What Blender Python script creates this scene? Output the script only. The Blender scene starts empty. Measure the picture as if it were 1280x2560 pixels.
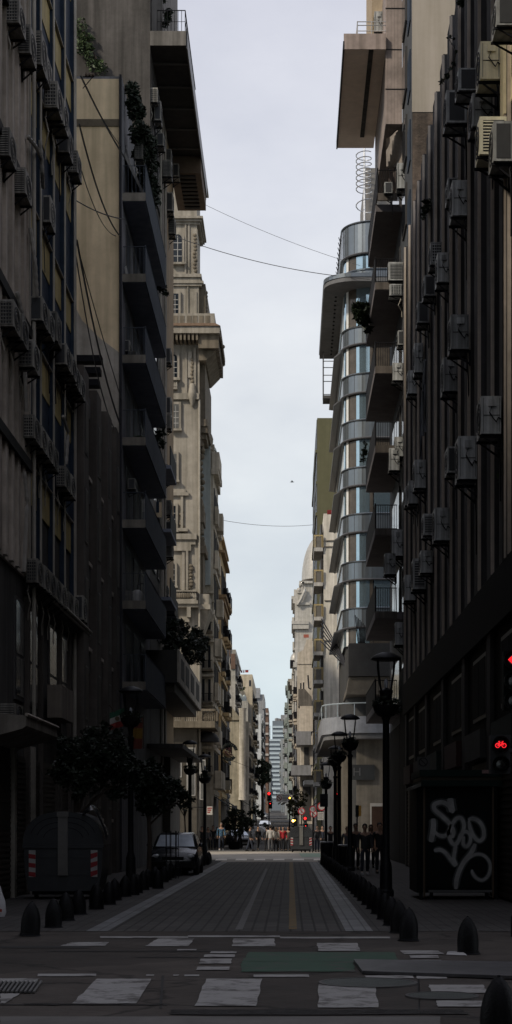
import bpy, math, random
from mathutils import Vector, Matrix
R = random.Random(11)
F = 4000.0; CX = 725.0; CY = 2065.0; EYE = 1.65      # focal length, vanishing point, eye height (1280x2560 frame)
def wx(px, Y): return (px-CX)*Y/F
def wz(py, Y): return EYE+(CY-py)*Y/F
def ygr(py): return EYE*F/(py-CY)                     # depth of a ground point
def yon(px, X): return X*F/(px-CX)                    # depth where a wall plane at X crosses column px
def gz(Y): return 0.0 if Y < 118 else (Y-118)*0.0145  # the street climbs past the avenue
scene = bpy.context.scene
COL = scene.collection
BASE = {}
# ---------------------------------------------------------------- materials
MATS = {}
def mat(name, c, rough=.8, var=.18, scale=2.2, streak=0., metal=0., bump=0., spec=.3, emis=None, es=1., rand=0., dirt=0.):
    if name in MATS: return MATS[name]
    m = bpy.data.materials.new(name); m.use_nodes = True
    nt = m.node_tree; N = nt.nodes; L = nt.links
    b = N['Principled BSDF']
    b.inputs['Roughness'].default_value = rough; b.inputs['Metallic'].default_value = metal
    b.inputs['Specular IOR Level'].default_value = spec
    c4 = (c[0], c[1], c[2], 1)
    if emis:
        b.inputs['Emission Color'].default_value = (*emis, 1); b.inputs['Emission Strength'].default_value = es
    tc = N.new('ShaderNodeTexCoord')
    no = N.new('ShaderNodeTexNoise'); no.inputs['Scale'].default_value = scale; no.inputs['Detail'].default_value = 7; no.inputs['Roughness'].default_value = .65
    L.new(tc.outputs['Object'], no.inputs['Vector'])
    rp = N.new('ShaderNodeValToRGB')
    rp.color_ramp.elements[0].position = .3; rp.color_ramp.elements[1].position = .72
    rp.color_ramp.elements[0].color = tuple(x*(1-var) for x in c)+(1,)
    rp.color_ramp.elements[1].color = tuple(min(1, x*(1+var)) for x in c)+(1,)
    L.new(no.outputs['Fac'], rp.inputs['Fac'])
    out = rp.outputs['Color']
    def mul(out, fac_socket, lo):
        mx = N.new('ShaderNodeMix'); mx.data_type = 'RGBA'; mx.blend_type = 'MULTIPLY'; mx.inputs[0].default_value = 1
        r2 = N.new('ShaderNodeValToRGB'); r2.color_ramp.elements[0].position = .35; r2.color_ramp.elements[1].position = .62
        r2.color_ramp.elements[0].color = (lo, lo, lo*.97, 1); r2.color_ramp.elements[1].color = (1, 1, 1, 1)
        L.new(fac_socket, r2.inputs['Fac']); L.new(out, mx.inputs[6]); L.new(r2.outputs['Color'], mx.inputs[7])
        return mx.outputs[2]
    if streak:
        mp = N.new('ShaderNodeMapping'); mp.inputs['Scale'].default_value = (2.2, 2.2, .12)
        n2 = N.new('ShaderNodeTexNoise'); n2.inputs['Scale'].default_value = 1.6; n2.inputs['Detail'].default_value = 6
        L.new(tc.outputs['Object'], mp.inputs['Vector']); L.new(mp.outputs['Vector'], n2.inputs['Vector'])
        out = mul(out, n2.outputs['Fac'], 1-streak)
    if dirt:
        n3 = N.new('ShaderNodeTexNoise'); n3.inputs['Scale'].default_value = .35; n3.inputs['Detail'].default_value = 9; n3.inputs['Roughness'].default_value = .75
        L.new(tc.outputs['Object'], n3.inputs['Vector'])
        out = mul(out, n3.outputs['Fac'], 1-dirt)
    if rand:
        oi = N.new('ShaderNodeObjectInfo'); mr = N.new('ShaderNodeMapRange')
        mr.inputs['To Min'].default_value = 1-rand; mr.inputs['To Max'].default_value = 1+rand*.5
        L.new(oi.outputs['Random'], mr.inputs['Value'])
        hs = N.new('ShaderNodeHueSaturation'); L.new(mr.outputs['Result'], hs.inputs['Value']); L.new(out, hs.inputs['Color'])
        out = hs.outputs['Color']
    L.new(out, b.inputs['Base Color'])
    if bump:
        bp = N.new('ShaderNodeBump'); bp.inputs['Strength'].default_value = bump; bp.inputs['Distance'].default_value = .03
        n4 = N.new('ShaderNodeTexNoise'); n4.inputs['Scale'].default_value = scale*9; n4.inputs['Detail'].default_value = 5
        L.new(tc.outputs['Object'], n4.inputs['Vector']); L.new(n4.outputs['Fac'], bp.inputs['Height']); L.new(bp.outputs['Normal'], b.inputs['Normal'])
    MATS[name] = m
    return m
def brick(name, c1, c2, mortar, bw, bh, ms, rough=.7, rot=0., bump=.5, offset=.5):
    m = mat(name, c1, rough=rough, var=.3, scale=1.3, dirt=.35)
    nt = m.node_tree; N = nt.nodes; L = nt.links; b = N['Principled BSDF']
    src = b.inputs['Base Color'].links[0].from_socket
    tc = N.new('ShaderNodeTexCoord'); mp = N.new('ShaderNodeMapping'); mp.inputs['Rotation'].default_value = (0, 0, rot)
    br = N.new('ShaderNodeTexBrick'); br.inputs['Scale'].default_value = 1; br.inputs['Brick Width'].default_value = bw; br.inputs['Row Height'].default_value = bh
    br.inputs['Mortar Size'].default_value = ms; br.inputs['Mortar Smooth'].default_value = .2; br.offset = offset
    br.inputs['Color1'].default_value = (1, 1, 1, 1); br.inputs['Color2'].default_value = (c2[0]/c1[0], c2[1]/c1[1], c2[2]/c1[2], 1)
    k = mortar/c1[0]; br.inputs['Mortar'].default_value = (k, k, k, 1)
    L.new(tc.outputs['Object'], mp.inputs['Vector']); L.new(mp.outputs['Vector'], br.inputs['Vector'])
    mx = N.new('ShaderNodeMix'); mx.data_type = 'RGBA'; mx.blend_type = 'MULTIPLY'; mx.inputs[0].default_value = 1
    L.new(src, mx.inputs[6]); L.new(br.outputs['Color'], mx.inputs[7]); L.new(mx.outputs[2], b.inputs['Base Color'])
    bp = N.new('ShaderNodeBump'); bp.inputs['Strength'].default_value = bump; bp.inputs['Distance'].default_value = .02; bp.invert = True
    L.new(br.outputs['Fac'], bp.inputs['Height']); L.new(bp.outputs['Normal'], b.inputs['Normal'])
    return m
# ---------------------------------------------------------------- mesh builder
class MB:
    def __init__(s): s.v = []; s.f = []
    def add(s, vs, fs):
        o = len(s.v); s.v += [tuple(p) for p in vs]; s.f += [tuple(i+o for i in f) for f in fs]; return s
    def hexa(s, p):   # 4 bottom (ccw from above), 4 top
        return s.add(p, [(3,2,1,0),(4,5,6,7),(0,1,5,4),(1,2,6,5),(2,3,7,6),(3,0,4,7)])
    def box(s, x0, x1, y0, y1, z0, z1):
        if x0 > x1: x0, x1 = x1, x0
        if y0 > y1: y0, y1 = y1, y0
        if z0 > z1: z0, z1 = z1, z0
        return s.hexa([(x0,y0,z0),(x1,y0,z0),(x1,y1,z0),(x0,y1,z0),(x0,y0,z1),(x1,y0,z1),(x1,y1,z1),(x0,y1,z1)])
    def poly(s, pts): return s.add(pts, [tuple(range(len(pts)))])
    def prism_y(s, poly, y0, y1):   # poly of (x,z), ccw seen from -y
        n = len(poly)
        vs = [(x,y0,z) for x,z in poly]+[(x,y1,z) for x,z in poly]
        fs = [tuple(range(n)), tuple(range(2*n-1, n-1, -1))]
        fs += [(i, i+n, (i+1)%n+n, (i+1)%n) for i in range(n)]
        return s.add(vs, fs)
    def prism_x(s, poly, x0, x1):   # poly of (y,z)
        n = len(poly)
        vs = [(x0,y,z) for y,z in poly]+[(x1,y,z) for y,z in poly]
        fs = [tuple(range(n)), tuple(range(2*n-1, n-1, -1))]
        fs += [(i, i+n, (i+1)%n+n, (i+1)%n) for i in range(n)]
        return s.add(vs, fs)
    def prism_z(s, poly, z0, z1):
        n = len(poly)
        vs = [(x,y,z0) for x,y in poly]+[(x,y,z1) for x,y in poly]
        fs = [tuple(range(n-1,-1,-1)), tuple(range(n, 2*n))]
        fs += [(i, (i+1)%n, (i+1)%n+n, i+n) for i in range(n)]
        return s.add(vs, fs)
    def lathe(s, prof, cx=0, cy=0, cz=0, n=16, a0=0, a1=2*math.pi):   # prof (r,z)
        vs = []; full = abs(a1-a0-2*math.pi) < 1e-4; m = n if full else n+1
        for r, z in prof:
            for i in range(m):
                a = a0+(a1-a0)*i/n; vs.append((cx+r*math.cos(a), cy+r*math.sin(a), cz+z))
        fs = []
        for k in range(len(prof)-1):
            for i in range(n):
                j = (i+1) % m
                fs.append((k*m+i, k*m+j, (k+1)*m+j, (k+1)*m+i))
        if full:
            if prof[0][0] > 1e-4: fs.append(tuple(range(m-1,-1,-1)))
            if prof[-1][0] > 1e-4: fs.append(tuple((len(prof)-1)*m+i for i in range(m)))
        return s.add(vs, fs)
    def tube(s, pts, r, n=6):
        pts = [Vector(p) for p in pts]; vs = []; k = len(pts)
        rs = r if isinstance(r, (list, tuple)) else [r]*k
        for i, p in enumerate(pts):
            t = (pts[min(i+1,k-1)]-pts[max(i-1,0)]).normalized()
            u = t.cross(Vector((0,0,1)));
            if u.length < .05: u = t.cross(Vector((0,1,0)))
            u.normalize(); w = t.cross(u)
            for j in range(n):
                a = 2*math.pi*j/n; q = p+(u*math.cos(a)+w*math.sin(a))*rs[i]; vs.append(q)
        fs = [(i*n+j, i*n+(j+1)%n, (i+1)*n+(j+1)%n, (i+1)*n+j) for i in range(k-1) for j in range(n)]
        fs += [tuple(range(n)), tuple((k-1)*n+n-1-j for j in range(n))]
        return s.add(vs, fs)
    def ball(s, c, r, n=8, m=6):
        rx, ry, rz = r if isinstance(r, tuple) else (r,r,r)
        o = len(s.v); vs = []; fs = []
        for i in range(m+1):
            t = math.pi*i/m
            for j in range(n):
                a = 2*math.pi*j/n; vs.append((c[0]+rx*math.sin(t)*math.cos(a), c[1]+ry*math.sin(t)*math.sin(a), c[2]-rz*math.cos(t)))
        for i in range(m):
            for j in range(n): fs.append((i*n+j, i*n+(j+1)%n, (i+1)*n+(j+1)%n, (i+1)*n+j))
        return s.add(vs, fs)
    def loft(s, secs, caps=True, closed=True):
        n = len(secs[0]); vs = [p for q in secs for p in q]
        fs = []
        for k in range(len(secs)-1):
            for i in range(n if closed else n-1):
                fs.append((k*n+i, k*n+(i+1)%n, (k+1)*n+(i+1)%n, (k+1)*n+i))
        if caps: fs += [tuple(range(n-1,-1,-1)), tuple((len(secs)-1)*n+i for i in range(n))]
        return s.add(vs, fs)
    def leaves(s, c, rad, n, size, rng, flat=.0):
        rx, ry, rz = rad if isinstance(rad, tuple) else (rad,)*3
        for _ in range(n):
            while True:
                p = Vector((rng.uniform(-1,1), rng.uniform(-1,1), rng.uniform(-1,1)))
                if p.length <= 1: break
            q = Vector((c[0]+p.x*rx, c[1]+p.y*ry, c[2]+p.z*rz))
            s.leaf(q, size*rng.uniform(.4, 1.5), rng)
        return s
    def leaf(s, q, sz, rng):
        d = Vector((rng.gauss(0,1), rng.gauss(0,1), rng.gauss(0,.7))).normalized()
        e = d.cross(Vector((rng.gauss(0,1), rng.gauss(0,1), rng.gauss(0,1)))).normalized()
        s.add([q-d*sz, q-e*sz*.42, q+d*sz, q+e*sz*.42], [(0,1,2,3)])
    def ribbon(s, pts, w, y):    # strokes on a wall facing -y; pts (x,z) or (x,z,width factor)
        L = []
        k = len(pts)
        for i, p in enumerate(pts):
            a = pts[max(i-1,0)]; b = pts[min(i+1,k-1)]
            t = Vector((b[0]-a[0], b[1]-a[1])); t = t.normalized() if t.length > 1e-6 else Vector((1,0))
            n = Vector((-t.y, t.x)); ww = w*(p[2] if len(p) > 2 else 1)/2
            L.append(((p[0]+n.x*ww, y, p[1]+n.y*ww), (p[0]-n.x*ww, y, p[1]-n.y*ww)))
        for i in range(k-1):
            s.add([L[i][0], L[i][1], L[i+1][1], L[i+1][0]], [(0,1,2,3)])
        return s
    def build(s, name, m, parent=None, smooth=False, label=None, base=None):
        me = bpy.data.meshes.new(name)
        b = base if base is not None else (BASE.get(parent.name, Vector((0,0,0))) if parent else Vector((0,0,0)))
        me.from_pydata([(v[0]-b[0], v[1]-b[1], v[2]-b[2]) for v in s.v], [], s.f); me.update()
        if smooth:
            for p in me.polygons: p.use_smooth = True
            try: me.set_sharp_from_angle(angle=math.radians(42))
            except Exception: pass
        o = bpy.data.objects.new(name, me); COL.objects.link(o); me.materials.append(m)
        if parent: o.parent = parent; BASE[o.name] = Vector(b)
        else:
            o.location = b; BASE[o.name] = Vector(b)
        if label: o['label'] = label
        return o
def thing(name, label, cat, loc=(0,0,0), group=None):
    o = bpy.data.objects.new(name, None); COL.objects.link(o); o.location = loc; o.empty_display_size = .3
    o['label'] = label; o['category'] = cat
    if group: o['group'] = group
    BASE[o.name] = Vector(loc); return o
def tag(o, label, cat, group=None):
    o['label'] = label; o['category'] = cat
    if group: o['group'] = group
    return o
def solo(mb, name, m, loc, label, cat, group=None, smooth=False):
    return tag(mb.build(name, m, None, smooth=smooth, base=loc), label, cat, group)
def struct(mb, name, m):
    o = mb.build(name, m); o['kind'] = 'structure'; return o
def dup(o, loc=None, label=None, group=None, rz=None, scale=None):
    def cp(a, par):
        c = a.copy(); COL.objects.link(c); c.parent = par
        for ch in a.children: cp(ch, c)
        return c
    c = cp(o, None)
    if loc is not None: c.location = loc
    if rz is not None: c.rotation_euler.z = rz
    if scale is not None: c.scale = scale if isinstance(scale, (tuple, list)) else (scale,)*3
    if label: c['label'] = label
    if group: c['group'] = group
    return c
def text_mb(txt, size, x, y, z, depth=.004, rot=0.):    # text facing -y, centred on (x,z)
    cu = bpy.data.curves.new('text_source', 'FONT'); cu.body = txt; cu.size = size; cu.align_x = 'CENTER'; cu.align_y = 'CENTER'; cu.extrude = depth
    cu.resolution_u = 3
    ob = bpy.data.objects.new('text_source', cu); COL.objects.link(ob)
    me = ob.to_mesh()
    vs = []; c, s = math.cos(rot), math.sin(rot)
    for v in me.vertices:
        a, b = v.co.x, v.co.y
        vs.append((x+a*c-b*s, y-v.co.z, z+a*s+b*c))
    fs = [tuple(p.vertices) for p in me.polygons]
    ob.to_mesh_clear(); bpy.data.objects.remove(ob); bpy.data.curves.remove(cu)
    mb = MB(); mb.add(vs, fs); return mb
ORD = ['topmost','second','third','fourth','fifth','sixth','seventh','eighth','ninth','tenth','eleventh','twelfth','thirteenth','fourteenth','fifteenth','sixteenth','seventeenth','eighteenth','nineteenth','twentieth','twenty-first','twenty-second','twenty-third','twenty-fourth','twenty-fifth','twenty-sixth','twenty-seventh','twenty-eighth','twenty-ninth','thirtieth','thirty-first','thirty-second','thirty-third','thirty-fourth','thirty-fifth','thirty-sixth']
# ---------------------------------------------------------------- palette
concrete = mat('weathered_concrete', (.56,.49,.42), streak=.4, dirt=.4, bump=.2)
dark_concrete = mat('sooty_concrete', (.085,.08,.075), streak=.55, dirt=.5, bump=.25, scale=1.2)
cream_wall = mat('cream_render', (.80,.63,.41), var=.1, streak=.28, dirt=.12, scale=.7)
grey_render = mat('grey_render_patch', (.48,.43,.37), var=.15, streak=.3, dirt=.3)
taupe = mat('taupe_stone', (.105,.09,.078), streak=.4, dirt=.35)
navy = mat('navy_panel', (.022,.034,.055), rough=.6, var=.3, spec=.12)
pale_metal = mat('pale_mullion', (.38,.35,.30), rough=.6, streak=.3, spec=.15)
ochre = mat('ochre_spandrel', (.42,.33,.14), streak=.3, rough=.6)
black_metal = mat('black_metal', (.009,.009,.011), rough=.6, spec=.12)
dark_metal = mat('dark_grey_metal', (.025,.025,.029), rough=.6, spec=.15)
ac_white = mat('air_conditioner_plastic', (.33,.31,.275), rough=.5, rand=.55, streak=.5, dirt=.35, scale=3)
ac_dark = mat('air_conditioner_coil', (.035,.036,.038), rough=.6)
glass = mat('window_glass', (.012,.016,.022), rough=.1, var=.4, spec=.35)
far_glass = mat('far_window_glass', (.02,.023,.028), rough=.6, var=.4, spec=.08)
glass_curtain = mat('window_curtain_glass', (.12,.12,.115), rough=.15, var=.3, spec=.5)
frame_w = mat('window_frame_paint', (.36,.35,.33), rough=.5)
frame_d = mat('dark_window_frame', (.05,.047,.045), rough=.5)
shutter_m = mat('roller_shutter_slats', (.055,.045,.036), rough=.6, streak=.3)
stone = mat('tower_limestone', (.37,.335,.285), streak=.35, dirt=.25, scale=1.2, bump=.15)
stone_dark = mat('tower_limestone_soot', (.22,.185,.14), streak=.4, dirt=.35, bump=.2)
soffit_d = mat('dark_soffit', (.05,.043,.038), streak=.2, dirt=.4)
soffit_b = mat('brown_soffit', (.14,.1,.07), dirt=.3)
leaf_d = mat('dark_leaves', (.016,.024,.013), rough=.5, var=.5, scale=3)
leaf_m = mat('mid_green_leaves', (.05,.075,.03), rough=.55, var=.45, scale=3)
bark = mat('bark', (.06,.045,.035), bump=.4)
# ================================================================ world, sun, camera
w = bpy.data.worlds.new('World'); scene.world = w; w.use_nodes = True
N = w.node_tree.nodes; L = w.node_tree.links; N.clear()
SUN_EL = math.radians(39); SUN_AZ = math.radians(50)     # azimuth: to the left of straight behind the camera
to_sun = Vector((-math.sin(SUN_AZ)*math.cos(SUN_EL), -math.cos(SUN_AZ)*math.cos(SUN_EL), math.sin(SUN_EL)))
wo = N.new('ShaderNodeOutputWorld'); bg1 = N.new('ShaderNodeBackground'); bg2 = N.new('ShaderNodeBackground'); mix = N.new('ShaderNodeMixShader')
sky = N.new('ShaderNodeTexSky'); sky.sky_type = 'NISHITA'; sky.sun_disc = False; sky.sun_elevation = SUN_EL
sky.sun_rotation = math.atan2(to_sun.x, to_sun.y); sky.air_density = 1.2; sky.dust_density = 2.5
bg1.inputs['Strength'].default_value = .08; L.new(sky.outputs['Color'], bg1.inputs['Color'])
tc = N.new('ShaderNodeTexCoord'); sx = N.new('ShaderNodeSeparateXYZ'); L.new(tc.outputs['Generated'], sx.inputs['Vector'])
mp = N.new('ShaderNodeMapping'); mp.inputs['Scale'].default_value = (3.2, 3.2, 6.5); mp.inputs['Rotation'].default_value = (.3, .2, .5); L.new(tc.outputs['Generated'], mp.inputs['Vector'])
cn = N.new('ShaderNodeTexNoise'); cn.inputs['Scale'].default_value = 1.7; cn.inputs['Detail'].default_value = 6; cn.inputs['Roughness'].default_value = .55; L.new(mp.outputs['Vector'], cn.inputs['Vector'])
gr = N.new('ShaderNodeValToRGB'); e = gr.color_ramp.elements     # the cloud deck by height above the horizon
e[0].position = 0; e[0].color = (.66,.80,.86,1); e[1].position = .52; e[1].color = (.60,.615,.72,1)
for p, c in ((.05,(.72,.84,.885)),(.14,(.765,.83,.87)),(.26,(.83,.865,.90)),(.37,(.76,.785,.86))):
    q = e.new(p); q.color = (*c, 1)
L.new(sx.outputs['Z'], gr.inputs['Fac'])
cr = N.new('ShaderNodeValToRGB'); cr.color_ramp.elements[0].position = .3; cr.color_ramp.elements[0].color = (.87,.88,.91,1); cr.color_ramp.elements[1].position = .7; cr.color_ramp.elements[1].color = (1.1,1.09,1.075,1)
L.new(cn.outputs['Fac'], cr.inputs['Fac'])
cm = N.new('ShaderNodeMix'); cm.data_type = 'RGBA'; cm.blend_type = 'MULTIPLY'; cm.inputs[0].default_value = 1
L.new(gr.outputs['Color'], cm.inputs[6]); L.new(cr.outputs['Color'], cm.inputs[7]); L.new(cm.outputs[2], bg2.inputs['Color'])
bg2.inputs['Strength'].default_value = 1.0
mix.inputs['Fac'].default_value = .93
L.new(bg1.outputs[0], mix.inputs[1]); L.new(bg2.outputs[0], mix.inputs[2]); L.new(mix.outputs[0], wo.inputs['Surface'])
sd = bpy.data.lights.new('sun', 'SUN'); sd.energy = 3.0; sd.angle = math.radians(6); sd.color = (1, .9, .74)
so = bpy.data.objects.new('sun', sd); COL.objects.link(so); so.rotation_euler = to_sun.to_track_quat('Z', 'Y').to_euler(); so.location = (-20, -10, 60)
cd = bpy.data.cameras.new('camera'); co = bpy.data.objects.new('camera', cd); COL.objects.link(co)
co.location = (0, 0, EYE); co.rotation_euler = (math.radians(90), 0, 0)
cd.sensor_fit = 'HORIZONTAL'; cd.sensor_width = 36; cd.lens = 36*F/1280
cd.shift_x = -(CX-640)/1280; cd.shift_y = (CY-1280)/1280
cd.clip_start = .5; cd.clip_end = 6000
scene.camera = co
scene.view_settings.view_transform = 'Standard'; scene.view_settings.look = 'None'; scene.view_settings.exposure = 0
scene.cycles.max_bounces = 8; scene.cycles.diffuse_bounces = 6; scene.cycles.use_denoising = True
# ================================================================ ground
asphalt = mat('asphalt', (.074,.061,.052), rough=.85, var=.28, scale=1.1, dirt=.3, bump=.4)
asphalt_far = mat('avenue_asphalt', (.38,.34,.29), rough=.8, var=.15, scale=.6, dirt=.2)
def cracks(m, sc, dark, patch=.35):
    nt = m.node_tree; N = nt.nodes; L = nt.links; b = N['Principled BSDF']; src = b.inputs['Base Color'].links[0].from_socket
    tc = N.new('ShaderNodeTexCoord'); nz = N.new('ShaderNodeTexNoise'); nz.inputs['Scale'].default_value = 2.5; nz.inputs['Detail'].default_value = 5
    L.new(tc.outputs['Object'], nz.inputs['Vector'])
    ad = N.new('ShaderNodeMix'); ad.data_type = 'VECTOR'; ad.inputs[0].default_value = .35
    L.new(tc.outputs['Object'], ad.inputs[4]); L.new(nz.outputs['Color'], ad.inputs[5])
    vo = N.new('ShaderNodeTexVoronoi'); vo.feature = 'DISTANCE_TO_EDGE'; vo.inputs['Scale'].default_value = sc; L.new(ad.outputs[1], vo.inputs['Vector'])
    r = N.new('ShaderNodeValToRGB'); r.color_ramp.elements[0].position = .004; r.color_ramp.elements[1].position = .016
    r.color_ramp.elements[0].color = (dark,dark,dark,1); r.color_ramp.elements[1].color = (1,1,1,1); L.new(vo.outputs['Distance'], r.inputs['Fac'])
    v2 = N.new('ShaderNodeTexVoronoi'); v2.inputs['Scale'].default_value = sc*.55; L.new(ad.outputs[1], v2.inputs['Vector'])
    hs = N.new('ShaderNodeSeparateColor'); L.new(v2.outputs['Color'], hs.inputs[0])
    mr = N.new('ShaderNodeMapRange'); mr.inputs['To Min'].default_value = 1-patch; mr.inputs['To Max'].default_value = 1+patch*.4; L.new(hs.outputs[0], mr.inputs['Value'])
    a = N.new('ShaderNodeMix'); a.data_type = 'RGBA'; a.blend_type = 'MULTIPLY'; a.inputs[0].default_value = 1; L.new(src, a.inputs[6]); L.new(r.outputs['Color'], a.inputs[7])
    c = N.new('ShaderNodeMix'); c.data_type = 'RGBA'; c.blend_type = 'MULTIPLY'; c.inputs[0].default_value = 1; L.new(a.outputs[2], c.inputs[6]); L.new(mr.outputs['Result'], c.inputs[7])
    L.new(c.outputs[2], b.inputs['Base Color'])
cracks(asphalt, .42, .45)
paver = brick('street_pavers', (.082,.074,.068), (.06,.055,.052), .022, .42, .2, .02, rot=math.radians(90), rough=.75)
walk_m = brick('pavement_tiles', (.075,.068,.064), (.062,.057,.054), .03, .2, .2, .012, offset=0, rough=.8)
gutter_m = brick('pale_gutter_stone', (.19,.19,.195), (.15,.15,.155), .07, 1.4, .2, .014, rot=math.radians(90), rough=.6)
def worn(name, c, wear):
    m = mat(name, c, rough=.7, var=.12, scale=5)
    nt = m.node_tree; N = nt.nodes; L = nt.links; b = N['Principled BSDF']
    tc = N.new('ShaderNodeTexCoord'); n = N.new('ShaderNodeTexNoise'); n.inputs['Scale'].default_value = 2.4; n.inputs['Detail'].default_value = 9; n.inputs['Roughness'].default_value = .72
    r = N.new('ShaderNodeValToRGB'); r.color_ramp.elements[0].position = wear-.06; r.color_ramp.elements[1].position = wear+.06
    r.color_ramp.elements[0].color = (.07,.062,.057,1); r.color_ramp.elements[1].color = (1,1,1,1)
    L.new(tc.outputs['Object'], n.inputs['Vector']); L.new(n.outputs['Fac'], r.inputs['Fac'])
    mx = N.new('ShaderNodeMix'); mx.data_type = 'RGBA'; mx.blend_type = 'MIX'
    src = b.inputs['Base Color'].links[0].from_socket
    L.new(r.outputs['Color'], mx.inputs[0]); mx.inputs[6].default_value = (.07,.062,.057,1); L.new(src, mx.inputs[7]); L.new(mx.outputs[2], b.inputs['Base Color'])
    return m
paint = worn('road_paint', (.31,.298,.285), .44)
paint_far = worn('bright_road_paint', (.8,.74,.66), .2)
paint_y = worn('yellow_paint', (.16,.10,.03), .42)
paint_g = worn('green_lane_paint', (.030,.072,.045), .42)
g = MB()
ys = [-60, 118, 260, 420, 700, 1200, 3500]
for i in range(len(ys)-1):
    a, b = ys[i], ys[i+1]
    g.add([(-400,a,gz(a)-.05), (400,a,gz(a)-.05), (400,b,gz(b)-.05), (-400,b,gz(b)-.05)], [(0,1,2,3)])
struct(g, 'ground', asphalt)
def sheet(name, m, pts, z):
    mb = MB(); mb.poly([(x, y, z) for x, y in pts]); return struct(mb, name, m)
def G(px, py):      # a ground point of the near street
    Y = ygr(py); return (wx(px, Y), Y)
sheet('crossing_road', asphalt, [(-60,5),(60,5),(60,25.2),(-60,25.2)], 0)
sheet('street_roadway', paver, [(-2.85,25),(.87,25),(.87,73.4),(-2.85,73.4)], .004)
sheet('kerb_strip', gutter_m, [(-3.2,25),(-2.853,25),(-2.853,73.4),(-3.2,73.4)], .008)
sheet('kerb_strip', gutter_m, [(.873,25),(1.3,25),(1.3,73.4),(.873,73.4)], .008)
sheet('pavement', walk_m, [(-6.6,25),(-3.203,25),(-3.203,78),(-6.6,78)], .006)
sheet('pavement', walk_m, [(1.303,25),(5.2,25),(5.2,77),(1.303,77)], .006)
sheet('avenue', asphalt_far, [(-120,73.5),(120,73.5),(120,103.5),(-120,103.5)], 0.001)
fr = MB()
fy = [103.6, 118, 260, 420, 700]
for a, b in zip(fy, fy[1:]):
    fr.add([(-2.9-.01*(a-100),a,gz(a)+.004),(1.4-.01*(a-100),a,gz(a)+.004),(1.4-.01*(b-100),b,gz(b)+.004),(-2.9-.01*(b-100),b,gz(b)+.004)], [(0,1,2,3)])
struct(fr, 'street_roadway', mat('far_asphalt', (.06,.056,.053), dirt=.3))
fw = MB()
for a, b in zip(fy, fy[1:]):
    for x0, x1 in ((-8,-2.91),(1.41,6)):
        fw.add([(x0-.01*(a-100),a,gz(a)+.012),(x1-.01*(a-100),a,gz(a)+.012),(x1-.01*(b-100),b,gz(b)+.012),(x0-.01*(b-100),b,gz(b)+.012)], [(0,1,2,3)])
struct(fw, 'pavement', mat('far_pavement', (.09,.085,.08), dirt=.3))
def jag(pts, n=7, amp=3.0, seed=1):   # pixel outline of a worn patch of paint, edges slightly ragged
    rr = random.Random(seed); out = []
    for i, p in enumerate(pts):
        q = pts[(i+1) % len(pts)]
        for k in range(n):
            t = k/n; out.append((p[0]+(q[0]-p[0])*t+(rr.uniform(-amp, amp) if k else 0), p[1]+(q[1]-p[1])*t+(rr.uniform(-amp, amp)*.16 if k else 0)))
    return out
def marks(name, m, polys, z, amp=3.):
    mb = MB()
    for k, p in enumerate(polys):
        mb.poly([(*G(*q), z) for q in reversed(jag(p, amp=amp, seed=k+3))])
    o = struct(mb, name, m); return o
B4 = lambda a,b,y0,c,d,y1: [(a,y0),(b,y0),(d,y1),(c,y1)]
marks('crosswalk_marking', paint, [B4(242,378,2449,180,340,2511), B4(516,656,2449,486,640,2517), B4(797,938,2462,795,946,2521), B4(1072,1208,2464,1078,1218,2484), B4(1090,1212,2504,1094,1222,2519),
      B4(0,100,2448,0,92,2457), B4(0,50,2486,0,12,2511)], .010)
marks('crosswalk_marking', paint, [B4(180,272,2357,150,262,2366), B4(395,487,2348,362,470,2367), B4(584,686,2348,580,688,2367), B4(792,893,2359,796,900,2379), B4(1000,1095,2378,1010,1110,2387)], .010, 2)
marks('stop_line_marking', paint, [B4(250,470,2342,250,470,2346), B4(470,700,2340,470,700,2344), B4(700,975,2343,700,975,2347)], .008, 2)
marks('lane_marking', paint, [B4(95,240,2436,93,240,2442), B4(366,386,2438,364,384,2441), B4(434,448,2438,432,446,2441), B4(462,498,2438,460,497,2442), B4(634,772,2438,634,772,2444), B4(912,1032,2440,915,1036,2447), B4(1040,1116,2440,1042,1118,2448)], .008, 1.5)
marks('cycle_crossing_marking', paint, [B4(528,592,2380,524,590,2385), B4(512,588,2388,508,586,2395), B4(502,580,2399,498,577,2411), B4(494,574,2419,490,572,2427), B4(444,492,2375,442,490,2378), B4(1024,1096,2390,1026,1098,2397), B4(1030,1102,2402,1032,1106,2410)], .012, 1.5)
marks('green_cycle_lane', paint_g, [B4(622,985,2382,604,996,2406), B4(604,884,2406,602,886,2431)], .009, 3)
marks('yellow_line', paint_y, [B4(724,732,2156,722,742,2324)], .010, .6)
marks('centre_joint_line', mat('pale_joint', (.12,.115,.11), rough=.7), [B4(664,669,2172,588,606,2325)], .009, 1)
marks('crossing_edge_line', mat('kerb_concrete', (.16,.15,.14), rough=.8, dirt=.3), [B4(0,1100,2543,0,1100,2566)], .007, 2)
rough_p = mat('broken_asphalt', (.035,.032,.03), rough=.95, var=.6, scale=7, bump=.8)
marks('asphalt_patch', rough_p, [B4(430,1150,2526,420,1170,2538), B4(60,300,2511,60,300,2514)], .009, 9)
seam = mat('tar_seam', (.03,.028,.027), rough=.8)
marks('tar_seam', seam, [B4(404,410,2440,398,404,2522), B4(0,420,2512,0,420,2514), B4(1044,1047,2450,1046,1049,2535), B4(0,220,2366,0,220,2371), B4(120,560,2378,120,560,2380), B4(340,500,2393,340,500,2395)], .006, 2)
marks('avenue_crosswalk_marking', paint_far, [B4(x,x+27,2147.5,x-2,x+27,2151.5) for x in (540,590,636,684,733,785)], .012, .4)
marks('green_cycle_lane', worn('far_green_paint', (.2,.27,.2), .3), [B4(747,806,2133.5,754,808,2143)], .011, .4)
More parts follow.
